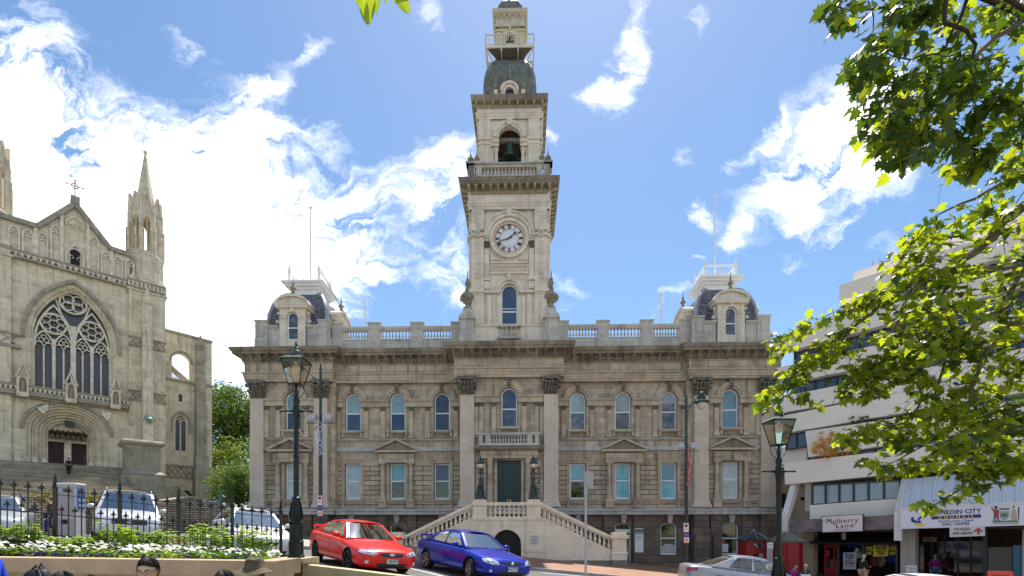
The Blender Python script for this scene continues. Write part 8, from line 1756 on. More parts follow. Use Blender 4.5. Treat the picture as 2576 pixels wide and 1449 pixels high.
acc = sedan(paint=paint('car_paint_lilac_silver', (.40,.40,.45), .5, .3), W=1.75, st=[(2.35,.50,.32,.50,.54),(2.31,.66,.23,.62,.655),(2.17,.80,.19,.675,.735),(1.95,.855,.19,.735,.80),(1.48,.87,.19,.82,.89),(1.0,.875,.19,.87,.94),(.5,.875,.19,.90,.95),(-.3,.875,.19,.92,.95),(-1.1,.875,.19,.94,.97),(-1.6,.87,.19,.95,1.0),(-2.1,.83,.22,.96,1.01),(-2.32,.76,.26,.94,.99),(-2.40,.60,.38,.86,.90)],
    cab=(1.05,.91,.32,1.365,-.78,1.36,-1.62,.985), cw=(.76,.56), front=[('headlight', M_hl, [(.46,.56),(.5,.64),(.72,.68),(.80,.66),(.8,.58),(.7,.55)])], rear=[('tail_light', M_tail, [(.42,.72),(.74,.74),(.74,.88),(.42,.88)])], sidelamp=[('tail_light', M_tail, [(-2.1,.80),(-2.34,.76),(-2.36,.86),(-2.14,.90)])], plate=('ABK112', .43, 0), clear=True, wiper=False)
A_car = car('silver_sedan', acc, (10.0, 18.0), R(-2), 'lilac silver saloon with a driver passing in front of the red kiosks', cat='car')
wh = sedan(paint=paint('car_paint_white', (.78,.78,.78)), front=[('headlight', M_hl, hl)], plate=('CYT640', .43, 0))
car('white_car', wh, (12.6, 12.9), R(0), 'white car whose roof just shows at the bottom right', cat='car')
# ---------------------------------------------------------------- trees
rg = random.Random(21)
def inpoly(x, y, P):
    r = False; n = len(P)
    for i in range(n):
        (x1, y1), (x2, y2) = P[i], P[i-1]
        if (y1 > y) != (y2 > y) and x < (x2-x1)*(y-y1)/(y2-y1)+x1: r = not r
    return r
LEAF = [(0,0),(.16,-.02),(.42,-.14),(.34,.10),(.62,.16),(.40,.34),(.60,.62),(.30,.52),(.20,.74),(0,1.0)]
LEAF = LEAF+[(-x, y) for x, y in LEAF[-2:0:-1]]
def leaf(g, p, s, ax, nrm):
    ax = ax.normalized(); sd = nrm.cross(ax)
    if sd.length < 1e-4: sd = ax.orthogonal()
    sd.normalize(); nn = ax.cross(sd); c_ = rg.uniform(-.25,.25); fold = rg.uniform(.0,.22)
    vs = [p+sd*(x*s)+ax*(y*s)+nn*(s*(fold*abs(x)-.25*y*y*(1 if fold > .08 else .3)+c_*x*y)) for x, y in LEAF]; vs.append(p+ax*(.38*s)); n = len(LEAF)
    g.add(vs, [(i, (i+1)%n, n) for i in range(n)])
M_bark = grime('plane_bark', (.20,.16,.11), .9, .5, 6, .5, 30, col2=(.07,.055,.04)); M_twig = grime('twig_bark', (.05,.035,.02), .9, .3, 8, .2, 30)
M_pl1 = leafmat('plane_leaf_painted_lit', (.10,.155,.006), (.17,.22,.012), (.52,.60,.016), 1.0, .36); M_pl2 = leafmat('plane_leaf_painted_shade', (.03,.065,.008), (.055,.095,.01), (.13,.21,.01), .7, .4)  # sunlit and shaded parts of the crown are painted by two leaf colours
PT = empty('plane_tree', (9.5, 6.5, gz(9.5)), 0, 'big plane tree reaching in from the right with bright lobed green leaves', 'tree'); T0 = Vector((9.5, 6.5, gz(9.5)))
def loc(p): return Vector(p)-T0
limbs = [([(2720,520,6.6),(2640,500,7.0),(2576,520,7.2),(2520,560,7.4),(2496,600,7.5),(2463,627,7.6),(2411,663,7.7),(2366,685,7.8),(2322,700,7.9),(2292,711,8),(2255,733,8.1),(2218,763,8.2),(2192,789,8.2),(2155,815,8.3),(2115,848,8.4),(2060,875,8.5)], .085, .014),
 ([(2366,685,7.8),(2320,712,7.8),(2292,744,7.8),(2270,778,7.8),(2255,811,7.8),(2245,870,7.8),(2252,922,7.7),(2270,940,7.7),(2304,963,7.6),(2318,989,7.6),(2315,1018,7.6),(2280,1060,7.7),(2200,1090,7.8)], .035, .008),
 ([(2650,-40,5.2),(2576,55,5.4),(2508,94,5.5),(2449,146,5.6),(2418,169,5.7),(2370,185,5.8),(2290,215,5.9)], .032, .008), ([(2450,-60,5),(2434,0,5.2),(2410,51,5.3),(2390,98,5.4),(2363,130,5.5),(2290,150,5.6)], .022, .006), ([(2370,-50,5.4),(2378,0,5.4),(2382,55,5.4),(2434,79,5.4),(2453,118,5.5),(2445,160,5.6),(2400,260,5.7),(2330,330,5.8)], .026, .006),
 ([(2700,230,6),(2600,260,6),(2540,330,6.1),(2500,390,6.2),(2420,370,6.1),(2380,345,6.0)], .03, .008), ([(2750,760,6.8),(2620,800,7),(2540,820,7.1),(2470,900,7.2),(2440,1000,7.3),(2470,1080,7.4),(2460,1160,7.4),(2420,1230,7.4),(2340,1275,7.5)], .04, .008), ([(2700,600,7),(2600,640,7.2),(2560,700,7.3),(2520,780,7.4),(2440,830,7.5),(2380,900,7.6),(2350,1000,7.7),(2330,1120,7.7),(2230,1170,7.8)], .04, .008), ([(2800,330,6),(2660,400,6.5),(2560,440,6.8),(2450,500,7.2),(2360,540,7.5)], .05, .01), ([(2300,-40,5.6),(2240,20,5.6),(2160,25,5.6),(2100,15,5.6)], .015, .005)]
g = MB(); g2 = MB(); pts_all = []
trunk = [T0+Vector((.2,-.3,0)), T0+Vector((.1,-.2,2)), T0+Vector((-.2,0,3.6)), T0+Vector((-.5,.1,5.5)), T0+Vector((-.4,.2,8.5))]
gt = MB(); gt.tube([loc(p) for p in trunk], [.42,.34,.3,.24,.12], 12); gt.build('trunk', M_bark, PT, smooth=True)
for pl_, r0, r1 in limbs:
    P = [W(*q) for q in pl_]; 
    if P[0].x > 2.9+0*r0 and r0 > .02: 
        z_ = min(max(P[0].z-.4, 2.5), 8); t0 = T0+Vector((-.3, 0, z_-T0.z)); P = [t0]+P; pr = [r0*1.3]+[r0+(r1-r0)*i/(len(P)-2) for i in range(len(P)-1)]
    else: pr = [r0+(r1-r0)*i/(len(P)-1) for i in range(len(P))]
    # smooth and roughen
    Q = []; rr = []
    for i in range(len(P)-1):
        for k in range(3): t_ = k/3; q = P[i].lerp(P[i+1], t_); q += Vector((rg.uniform(-1,1), rg.uniform(-1,1), rg.uniform(-1,1)))*.015; Q.append(q); rr.append(pr[i]+(pr[i+1]-pr[i])*t_)
    Q.append(P[-1]); rr.append(pr[-1])
    lb = MB(); lb.tube([loc(q) for q in Q], rr, 8); lb.build('limb', M_bark if r0 > .03 else M_twig, PT, smooth=True); pts_all += Q
clusters = []
def addc(x, y, d, r, n, dark): clusters.append((W(x, y, d), r, n, dark))
PB = [(2205,-20),(2600,-20),(2600,420),(2500,400),(2440,360),(2400,375),(2310,400),(2230,360),(2200,330),(2215,290),(2190,240),(2170,190),(2195,130)]
PG = [[(2460,55),(2600,20),(2600,130),(2500,150)], [(2490,140),(2600,110),(2600,215),(2500,220)], [(2395,300),(2480,260),(2480,330),(2420,340)],[(2420,330),(2480,345),(2440,420)]]
PD = [(2340,575),(2430,535),(2600,455),(2600,1170),(2500,1190),(2430,1160),(2370,1120),(2330,1000),(2290,900),(2270,790),(2290,690),(2280,640)]
k = 0
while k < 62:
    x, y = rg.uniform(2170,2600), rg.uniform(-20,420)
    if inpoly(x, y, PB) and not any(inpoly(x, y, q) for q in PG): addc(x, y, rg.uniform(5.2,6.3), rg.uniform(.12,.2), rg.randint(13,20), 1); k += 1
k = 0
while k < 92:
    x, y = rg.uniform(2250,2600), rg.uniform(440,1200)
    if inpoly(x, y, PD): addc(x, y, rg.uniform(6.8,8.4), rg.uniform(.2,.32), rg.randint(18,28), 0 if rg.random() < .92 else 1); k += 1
SPR = [([(2260,725),(2200,750),(2150,770)],8.2,7,.16),([(2240,745),(2170,790),(2090,790),(2020,825),(1960,860),(1935,880)],8.4,13,.15),([(2150,820),(2110,850),(2060,880),(2030,930),(1990,960)],8.3,11,.15),([(2060,890),(2000,940),(1960,975),(1935,1005),(1915,1030)],8.3,9,.12),([(2250,830),(2230,880),(2200,930),(2170,970)],7.8,10,.17),([(2120,870),(2140,920),(2130,980)],8.1,6,.15),([(1970,975),(2010,1000),(2045,1025)],8.2,5,.09),([(2255,930),(2220,970),(2190,1000)],7.7,6,.14),
 ([(2330,1020),(2270,1060),(2200,1075),(2150,1095),(2130,1105)],7.6,11,.14),([(2330,1060),(2290,1100),(2230,1120)],7.6,7,.14),([(2430,1130),(2340,1165),(2280,1175),(2210,1175),(2180,1160)],7.6,10,.12),([(2450,1165),(2440,1205),(2400,1245),(2350,1272),(2300,1275)],7.4,10,.10),([(2500,1160),(2480,1200),(2440,1225)],7.3,6,.12),([(2250,30),(2180,20),(2110,10),(2095,25)],5.6,7,.1),([(2110,15),(2115,45),(2118,60)],5.6,2,.07),([(2300,370),(2290,400),(2305,415)],5.7,3,.08),([(2330,560),(2270,640),(2250,690)],7.8,8,.18),([(2500,350),(2440,400),(2440,430)],6.1,6,.13),([(2590,330),(2560,400),(2540,450)],6.5,5,.15),([(2200,90),(2150,180),(2190,190)],5.7,6,.13),([(2180,900),(2150,930),(2110,1010)],7.9,5,.12),([(2560,1150),(2560,1200)],7.2,4,.14),([(2300,850),(2270,900),(2290,960)],7.7,7,.18)]
for pl_, d, n, r in SPR:
    for i in range(n):
        t_ = (i+.5)/n*(len(pl_)-1); j = min(int(t_), len(pl_)-2); f = t_-j; x = pl_[j][0]*(1-f)+pl_[j+1][0]*f; y = pl_[j][1]*(1-f)+pl_[j+1][1]*f
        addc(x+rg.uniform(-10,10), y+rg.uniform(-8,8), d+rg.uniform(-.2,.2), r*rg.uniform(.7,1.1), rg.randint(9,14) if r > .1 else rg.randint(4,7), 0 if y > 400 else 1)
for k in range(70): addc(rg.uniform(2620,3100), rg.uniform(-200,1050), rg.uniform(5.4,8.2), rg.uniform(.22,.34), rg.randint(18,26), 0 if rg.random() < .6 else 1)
gl2, gd2 = MB(), MB(); gw2 = MB(); gsd = MB()
for (c_, r, n, dark) in clusters:
    near = min(pts_all, key=lambda q: (q-c_).length_squared)
    if (near-c_).length < 1.6:
        mid = near.lerp(c_, .5)+Vector((rg.uniform(-.06,.06), rg.uniform(-.06,.06), rg.uniform(.0,.1))); gw2.tube([loc(near), loc(mid), loc(c_)], [.008,.006,.003], 4); pts_all.append(mid); pts_all.append(c_)
    for k in range(n):
        v = Vector((rg.gauss(0,1), rg.gauss(0,1), rg.gauss(0,.75)))*r*.75; p = c_+v; s = rg.uniform(.07,.17)
        ax = Vector((v.x+rg.uniform(-.12,.12), v.y+rg.uniform(-.12,.12), -abs(rg.gauss(.10,.12)))); nrm = Vector((rg.gauss(0,.45), rg.gauss(0,.45)-.15, 1)).normalized()
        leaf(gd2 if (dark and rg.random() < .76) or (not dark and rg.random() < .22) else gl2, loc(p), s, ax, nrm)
        if rg.random() < .3: gw2.tube([loc(c_), loc(p)], .0022, 3, False)
for k in range(26):
    c_, r, n, dark = rg.choice(clusters); q = loc(c_)+Vector((rg.uniform(-.1,.1), 0, -r-.02)); gsd.ell(q, (.015,.015,.015), 7, 5); gsd.tube([q, q+Vector((0,0,.1))], .0015, 3)
gl2.build('painted_lit_foliage', M_pl1, PT); gd2.build('painted_shade_foliage', M_pl2, PT); gw2.build('twigs', M_twig, PT); gsd.build('seed_balls', M_twig, PT)
for o in COL.objects:
    if o.name in ('painted_lit_foliage', 'painted_shade_foliage', 'twigs', 'seed_balls'): o['kind'] = 'stuff'
# the twig hanging in at the top edge
g = MB(); gb = MB()
def blade(g, x0, y0, x1, y1, w, d):
    a, b = W(x0, y0, d), W(x1, y1, d); ax = b-a; L = ax.length; ax.normalize(); sd = Vector((0,1,0)).cross(ax).normalized(); sd = (sd+Vector((0,rg.uniform(-.5,.5),0))).normalized(); vs = []; n = 9
    for i in range(n+1): t_ = i/n; ww = w/K*d*math.sin(math.pi*min(1, t_*.9+.06))**.8*(1 if t_ < 1 else 0); vs += [a+ax*L*t_-sd*ww/2, a+ax*L*t_+Vector((0,.006,0)), a+ax*L*t_+sd*ww/2]
    g.add([loc(v) for v in vs], [f for i in range(n) for f in ((3*i,3*i+1,3*i+4,3*i+3),(3*i+1,3*i+2,3*i+5,3*i+4))])
for q in ((905,-22,926,64,24,3.2),(918,-20,930,40,20,3.3),(938,-25,929,60,22,3.25),(896,-20,900,12,13,3.2),(955,-22,946,35,16,3.3),(968,-20,972,9,9,3.2),(996,-30,1026,35,34,3.1),(985,-40,1003,6,30,3.2)): blade(g, *q)
g.build('hanging_leaves', leafmat('twig_leaf', (.16,.26,.01), (.2,.3,.015), (.55,.66,.02), 1.1), PT)
gb.tube([loc(W(*q)) for q in ((2300,-300,4.5),(1700,-220,3.8),(1200,-90,3.3),(1000,-35,3.2),(930,-22,3.2),(900,-20,3.2))], [.02,.015,.01,.006,.004,.003], 5); gb.build('hanging_twig', M_twig, PT)
# trees between the cathedral and the hall
def cardtree(name, base, parts, n, s, m, label, group=None, trunk_r=.5, seed=1, mtr=None, trunkpts=None):
    rr = random.Random(seed); B = Vector(base); O = empty(name, base, 0, label, 'tree' if 'bush' not in name and 'shrub' not in name else 'bush', group); g = MB()
    tot = sum(r[0]*r[1]*r[2] for c_, r in parts)
    for c_, r in parts:
        c_ = Vector(c_)-B; cnt = int(n*r[0]*r[1]*r[2]/tot); subs = []
        for k in range(max(5, cnt//55)):
            a, b = rr.uniform(0, 6.283), math.acos(rr.uniform(-1,1)); q = rr.uniform(.55,1.0); subs.append(c_+Vector((r[0]*q*math.sin(b)*math.cos(a), r[1]*q*math.sin(b)*math.sin(a), r[2]*q*math.cos(b))))
        cr = min(r)*.36
        for k in range(cnt):
            c2 = rr.choice(subs); p = c2+Vector((rr.gauss(0,1), rr.gauss(0,1), rr.gauss(0,.8)))*cr*.6; u = Vector((rr.gauss(0,1), rr.gauss(0,1), rr.gauss(0,.6))).normalized(); v = u.orthogonal().normalized(); v = (v*math.cos(rr.uniform(0,6))+u.cross(v)*math.sin(rr.uniform(0,6))).normalized(); q = s*rr.uniform(.6,1.3)
            g.add([p-u*q*.5, p-v*q*.3, p+u*q*.5, p+v*q*.3], [(0,1,2,3)])
    g.build('crown', m, O); g = MB()
    tp = trunkpts or [B, B+Vector((0,0,(parts[0][0][2]-B.z)*.6)), Vector(parts[0][0])]
    g.tube([Vector(p)-B for p in tp], [trunk_r*(1-.6*i/(len(tp)-1)) for i in range(len(tp))], 8)
    for c_, r in parts:
        st_ = (Vector(tp[-2])-B); e_ = Vector(c_)-B
        for k in range(3): e2 = e_+Vector((rr.uniform(-1,1)*r[0]*.5, rr.uniform(-1,1)*r[1]*.5, rr.uniform(-.2,.8)*r[2]*.6)); g.tube([st_, st_.lerp(e2,.5)+Vector((0,0,.3)), e2], [trunk_r*.4,trunk_r*.25,trunk_r*.06], 5)
    g.build('trunk', mtr or M_bark, O); return O
M_tb = leafmat('broadleaf_green', (.05,.10,.014), (.10,.16,.025), (.2,.3,.03), .6, .5); M_tb2 = leafmat('broadleaf_olive', (.08,.14,.02), (.14,.19,.03), (.25,.34,.04), .7, .5)
def wv(px, py, d): return tuple(W(px, py, d))
cardtree('broadleaf_tree', (W(575,1265,82).x, 82, 3.2), [(wv(572,1040,82),(4.6,4.2,4.4)),(wv(560,1110,81),(3.4,3.6,4.2)),(wv(612,1105,82),(3.0,3.0,4.6)),(wv(632,1050,84),(3.0,3.4,3.6)),(wv(550,1010,84),(3.0,3.0,3.0))], 15000, .48, M_tb, 'tall broadleaf tree seen in the gap between the cathedral and the town hall', seed=3, trunk_r=.6, trunkpts=[(W(572,1265,82).x,82,3.2), (W(578,1210,82).x,82,9), (W(590,1165,82).x,82,13), (W(585,1100,82).x,82,17)])
cardtree('round_bush', (W(600,1285,42).x, 42, 2.6), [(wv(601,1225,42),(1.35,1.5,1.75)),(wv(612,1250,41.5),(1.0,1.0,.9))], 7000, .17, M_tb, 'dense rounded dark green bush at the left end of the town hall', seed=4, trunk_r=.12)
cardtree('pale_shrub', (W(552,1290,44).x, 44, 2.6), [(wv(556,1232,44),(1.3,1.3,1.7)),(wv(556,1205,46),(.8,.8,1.3))], 4500, .17, M_tb2, 'pale green shrub between the cathedral end and the rounded bush', seed=5, trunk_r=.1)
cardtree('far_tree', (W(640,1250,75).x, 75, 3), [(wv(600,1180,75),(6,4,4)),(wv(545,1190,76),(5,4,4))], 6000, .5, M_tb2, 'far pale tree low behind the broadleaf tree', seed=6, trunk_r=.4)
for i, (x, y, r_) in enumerate(((-9,-26,5),(7,-30,6),(21,-22,5.5))):
    cardtree('square_tree', (x, y, gz(x)), [((x,y,gz(x)+7),(r_,r_,4.2)),((x+3,y+1,gz(x)+5),(r_*.6,r_*.6,2.6)),((x-3,y-1,gz(x)+5.2),(r_*.6,r_*.6,2.8))], 4000, .5, M_tb, 'broad tree of the square behind the viewer, seen only as a reflection', 'trees of the square mirrored in the windows', seed=50+i, trunk_r=.4)
# terrace planting on the office block
def gd_(px, off): a = (px-CX)/K; r = Vector((a, 1)); return (G.P.dot(G.n)+off)/r.dot(G.n)
M_or = leafmat('maple_orange', (.75,.26,.04), (.5,.42,.05), (.95,.5,.06), .8, .5); M_terr = leafmat('terrace_green', (.07,.11,.03), (.12,.15,.05), (.2,.25,.05), .6)
d = gd_(2100, -.9)
cardtree('orange_shrub', tuple(W(2100,1160,d)), [(wv(2098,1125,d),(1.25,.5,.6)),(wv(2080,1105,d),(.6,.4,.55)),(wv(2130,1112,d),(.5,.4,.35)),(wv(2062,1130,d),(.4,.4,.3)),(wv(2145,1130,d),(.4,.4,.3))], 3600, .085, M_or, 'orange leaved maple shrub on the office terrace', seed=8, trunk_r=.04)
for i, (px, py, off, rx, rz_, lab) in enumerate(((2195,990,-.15,.55,.2,'small clipped shrub high on the office terrace'),(2340,965,-.15,.7,.35,'pale grassy plant on the upper office terrace'),(2160,1057,-.55,.8,.2,'low green shrub along the middle office terrace'),(2270,1122,-.95,.8,.2,'low shrub on the terrace under the plane leaves'))):
    d = gd_(px, off); cardtree('terrace_shrub', tuple(W(px,py+14,d)), [(wv(px,py,d),(rx,.35,rz_))], 1200, .07, M_terr, lab, 'shrubs on the office terraces', seed=30+i, trunk_r=.02)
# roses behind the retaining wall
g, g_r = MB(), MB(); rr = random.Random(9)
for k in range(2600):
    px = rr.choice((rr.uniform(70,130), rr.uniform(125,245), rr.uniform(255,275), rr.gauss(110,20))); d = rr.uniform(25.6,27.6); p = W(px, 1262-rr.uniform(0, 24)*(.4+.6*abs(math.sin(px*.09))), d); u = Vector((rr.gauss(0,1), rr.gauss(0,1), rr.gauss(0,1))).normalized(); v = u.orthogonal(); q = .07
    (g_r if rr.random() < .12 else g).add([p-u*q, p-v*q*.6, p+u*q, p+v*q*.6], [(0,1,2,3)])
tag(g.build('rose_foliage', leafmat('rose_leaf', (.12,.16,.03), (.22,.20,.05), (.3,.32,.06), .6)), kind='stuff'); tag(g_r.build('rose_blooms', mat('rose_red', (.55,.06,.05), .6)), kind='stuff')
# ---------------------------------------------------------------- people
M_skin = grime('skin', (.50,.31,.22), .5, .08, 12, 0, spec=.4); M_skin2 = grime('skin_pale', (.58,.38,.28), .5, .08, 12, 0, spec=.4)
def cloth(n, c_): return grime('fabric_'+n, c_, .9, .25, 9, .2, 30)
M_hairb = grime('hair_black', (.014,.011,.010), .55, .3, 30, .4, 80, spec=.25); M_hairbr = grime('hair_brown', (.10,.05,.03), .5, .3, 30, .2, 80); M_hairg = grime('hair_grey', (.35,.33,.31), .6, .2, 30, .2, 60)
def headmesh(c_, yaw=0, pitch=0, s=1.):
    """head centre at mid height; faces local +y"""
    vs = []; fs = []; n, m = 28, 22
    Rm = Matrix.Rotation(yaw, 3, 'Z') @ Matrix.Rotation(pitch, 3, 'X')
    for i in range(m+1):
        th = math.pi*i/m
        for k in range(n):
            a = 2*math.pi*k/n; x, y, z = .074*math.sin(th)*math.cos(a), .095*math.sin(th)*math.sin(a), .118*math.cos(th)
            if z < 0: f = 1-.34*(-z/.118)**1.5; x *= f; y *= (1-.18*(-z/.118)) if y > 0 else (1-.5*(-z/.118))
            if y > 0:
                g1 = lambda cx_, cz_, sx_, sz_: math.exp(-((x-cx_)/sx_)**2-((z-cz_)/sz_)**2)
                y += .026*g1(0,-.022,.011,.016)+.014*g1(0,.0,.009,.03)-.010*g1(.032,.008,.015,.011)-.010*g1(-.032,.008,.015,.011)+.006*g1(0,.03,.05,.009)+.008*g1(0,-.062,.022,.008)-.005*g1(0,-.078,.02,.005)+.008*g1(0,-.1,.02,.014)+.004*g1(.04,-.025,.02,.02)+.004*g1(-.04,-.025,.02,.02)
            vs.append(Vector(c_)+Rm@Vector((x, y, z))*s)
    for i in range(m):
        for k in range(n): fs.append((i*n+k, (i+1)*n+k, (i+1)*n+(k+1)%n, i*n+(k+1)%n))
    g = MB(); g.add(vs, fs)
    for sg in (-1, 1): g.ell(Vector(c_)+Rm@Vector((sg*.076,-.005,-.005))*s, (.009*s,.02*s,.03*s), 8, 6, Rm)
    return g, Rm
def person(pos, rz, label, shirt, trouser, hair, pose='stand', skinm=None, height=1.72, group=None, sleeves='long', shorts=False, head=(0,0), z=None, arms=None, extras=None, hat=None, hairlen=0, legs=None, shoe=None):
    s = height/1.72; skinm = skinm or M_skin; O = empty('person', (pos[0], pos[1], z if z is not None else gz(pos[0])+.14), rz, label, 'person', group)
    hip = .93 if pose != 'sit' else .46
    sp = [(0,0,hip),(0,-.01,hip+.2),(0,-.015,hip+.38),(0,-.01,hip+.5),(0,.0,hip+.6)]
    lean = .0
    if pose == 'sit': sp = [(0,0,hip),(0,-.02,hip+.2),(0,.03,hip+.37),(0,.09,hip+.49),(0,.13,hip+.58)]
    if legs is None:
        if pose == 'sit': legs = [[(sg*.10,0,hip),(sg*.12,.42,hip+.05),(sg*.12,.40,.08),(sg*.12,.53,.03)] for sg in (-1,1)]
        elif pose == 'walk': legs = [[(-.09,0,hip-.03),(-.1,.16,hip-.44),(-.1,.12,.09),(-.1,.25,.03)],[(.09,0,hip-.03),(.1,-.02,hip-.46),(.1,-.32,.14),(.1,-.2,.04)]]
        else: legs = [[(sg*.09,0,hip-.03),(sg*.11,.02,hip-.46),(sg*.12,-.01,.08),(sg*.13,.14,.03)] for sg in (-1,1)]
    sh = sp[3]
    if arms is None: arms = [[(sg*.17,sh[1],sh[2]-.05),(sg*.24,sh[1]-.02,sh[2]-.33),(sg*.22,sh[1]+.1,sh[2]-.58)] for sg in (-1,1)]
    chains = [[(sp[0],(.15,.11)),(sp[1],(.13,.10)),(sp[2],(.155,.115)),(sp[3],(.07,.07)),(sp[4],(.052,.055))]]
    for L_ in legs: chains.append([(sp[0],(.15,.11)),(L_[0],.088),(L_[1],.062),(L_[2],.042),(L_[3],(.042,.03))])
    for A_ in arms:
        h0 = Vector(A_[2]); dr = (h0-Vector(A_[1])).normalized(); h1 = h0+dr*.07; sdv = dr.cross(Vector((0,1,.2))).normalized()
        chains.append([(sp[2],(.155,.115)),(A_[0],.056),(A_[1],.040),(A_[2],.028),(tuple(h1),(.036,.022))])
        for k in range(4): b = h1+sdv*(.014*(k-1.5)*1.6); chains.append([(tuple(h1),(.036,.022)),(tuple(b+dr*.035),.009),(tuple(b+dr*(.068-.006*abs(k-1.4))+Vector((0,.015,-.008))),.007)])
        chains.append([(tuple(h0),.028),(tuple(h0+dr*.03+sdv*.04),.010),(tuple(h0+dr*.06+sdv*.052),.008)])
    for ch in chains:
        for i, (p, r_) in enumerate(ch): ch[i] = (tuple(round(q*s, 4) for q in p), (r_[0]*s, r_[1]*s) if isinstance(r_, tuple) else r_*s)
    B = skin('body', chains, skinm, O, 1)
    hc = Vector(sp[4])*s+Vector((0,.025 if pose != 'sit' else .04,.09))*s
    hg, Rm = headmesh(hc, head[0], head[1], s); bm = bmesh.new(); bm.from_mesh(B.data); me_ = bpy.data.meshes.new('h'); me_.from_pydata(hg.v, [], hg.f); bm.from_mesh(me_); bm.to_mesh(B.data); bm.free(); bpy.data.meshes.remove(me_)
    for p in B.data.polygons: p.use_smooth = True
    def grow(ch, f): return [(p, tuple(q*f+.012 for q in r_) if isinstance(r_, tuple) else r_*f+.012) for p, r_ in ch]
    top = [grow(chains[0][:4], 1.06)]
    top[0][-1] = (top[0][-1][0], (.062*s,.062*s))
    nfl = 6
    for i in range(2):
        A_ = chains[3+i*nfl]; end = 4 if sleeves == 'long' else 3
        if sleeves == 'short': top.append(grow(A_[:2], 1.05)+[((Vector(A_[1][0]).lerp(Vector(A_[2][0]), .6))[:], .062*s)])
        else: top.append(grow(A_[:4], 1.05))
    skin('jacket' if sleeves == 'long' else 'shirt', top, shirt, O, 1)
    tr = [grow(chains[0][:1], 1.04)]; tl_ = []
    for i in range(2):
        L_ = chains[1+i]
        if shorts: tl_.append([grow([L_[0]], 1.05)[0], grow([L_[1]], 1.2)[0], (tuple(Vector(L_[1][0]).lerp(Vector(L_[2][0]), .9)), .1*s)])
        else: tl_.append(grow(L_[:4], 1.12))
    skin('shorts' if shorts else 'trousers', tl_, trouser, O, 1)
    for L_ in legs:
        g = MB(); a = Vector(L_[3])*s; b = Vector(L_[2])*s; dd = (a-b); dd.z = 0; dd = dd.normalized() if dd.length > .01 else Vector((0,1,0)); ang = math.atan2(dd.y, dd.x); g.ell((b+dd*.06*s+Vector((0,0,-.045*s)))[:], (.13*s,.048*s,.045*s), 12, 6, Matrix.Rotation(ang, 3, 'Z')); g.build('shoe', shoe or mat('shoe_dark', (.03,.03,.03), .6), O, smooth=True)
    if hair:
        g = MB(); base_ = []
        n, m = 24, 12; vs = []; fs = []
        for i in range(m+1):
            th = math.pi*(.62 if hairlen == 0 else .7)*i/m
            for k in range(n):
                a = 2*math.pi*k/n; fr = max(0, math.sin(a)); cut = 1-fr*.5*min(1, max(0, (th-.55)/.9)) ; t2 = th*cut if fr > 0 else th
                if fr > .2: t2 = min(t2, 1.12-.10*(fr-.2)+.35*(1-fr)*.8)
                x, y, z_ = .082*math.sin(t2)*math.cos(a), .104*math.sin(t2)*math.sin(a)-.004, .127*math.cos(t2)
                vs.append(hc+Rm@Vector((x, y, z_))*s)
        for i in range(m):
            for k in range(n): fs.append((i*n+k, (i+1)*n+k, (i+1)*n+(k+1)%n, i*n+(k+1)%n))
        g.add(vs, fs)
        if hairlen: g.ell(hc+Rm@Vector((0,-.075,-.06*hairlen))*s, (.07*s,.05*s,.12*hairlen*s), 12, 8, Rm)
        if group:
            for k in range(260):
                a = rnd.uniform(0, 6.283); fr = max(0, math.sin(a)); mx_ = (1.1-.1*fr if fr > .2 else 1.75); w_ = rnd.uniform(-.25,.25); q_ = [hc+Rm@Vector((.085*math.sin(t_)*math.cos(a+w_*t_), .107*math.sin(t_)*math.sin(a+w_*t_)-.004, .131*math.cos(t_)+.002*math.sin(9*t_+k)))*s for t_ in [.05+(mx_*rnd.uniform(.9,1.06)-.05)*j/7 for j in range(8)]]
                g.tube(q_, .0013, 3, False)
        g.build('hair', hair, O, smooth=True)
    O['_h'] = 1; del O['_h']
    return O, hc, Rm, s
def backpack(O, m, sp, s=1., name='backpack'):
    g = MB(); g.ell((0,-.2*s,sp*s), (.17*s,.11*s,.24*s), 14, 10); g.ell((0,-.28*s,(sp-.08)*s), (.12*s,.06*s,.12*s), 10, 8)
    for sg in (-1, 1): g.tube([(sg*.1*s,-.14*s,(sp-.15)*s),(sg*.17*s,.0,(sp-.05)*s),(sg*.13*s,.12*s,(sp+.12)*s),(sg*.1*s,.05*s,(sp+.27)*s),(sg*.08*s,-.12*s,(sp+.2)*s)], .018*s, 5)
    return g.build(name, m, O, smooth=True)
# walkers behind the railing
p = W(125,1300,22.5); O,*_ = person((p.x, p.y), R(150), 'person walking away in dark patterned jacket with a tan backpack', cloth('plum', (.07,.03,.04)), cloth('indigo', (.015,.02,.08)), M_hairb, 'walk'); backpack(O, cloth('tan', (.50,.36,.14)), 1.27)
p = W(42,1265,18); O,*_ = person((p.x, p.y), R(200), 'person in dark top with a blue backpack behind the grey car', cloth('black', (.02,.02,.025)), cloth('black', (.02,.02,.025)), M_hairb, 'walk'); backpack(O, cloth('denim', (.04,.10,.30)), 1.27)
# climber on the cathedral steps
q = F.c(173, 1196, -5.2); v2 = F.P+F.e*q[0]+F.n*(-5.2); O,*_ = person((v2.x, v2.y), R(30), 'person in black climbing the cathedral steps towards the doors', cloth('black', (.02,.02,.025)), cloth('black', (.02,.02,.025)), M_hairbr, 'walk', z=q[1]-.05)
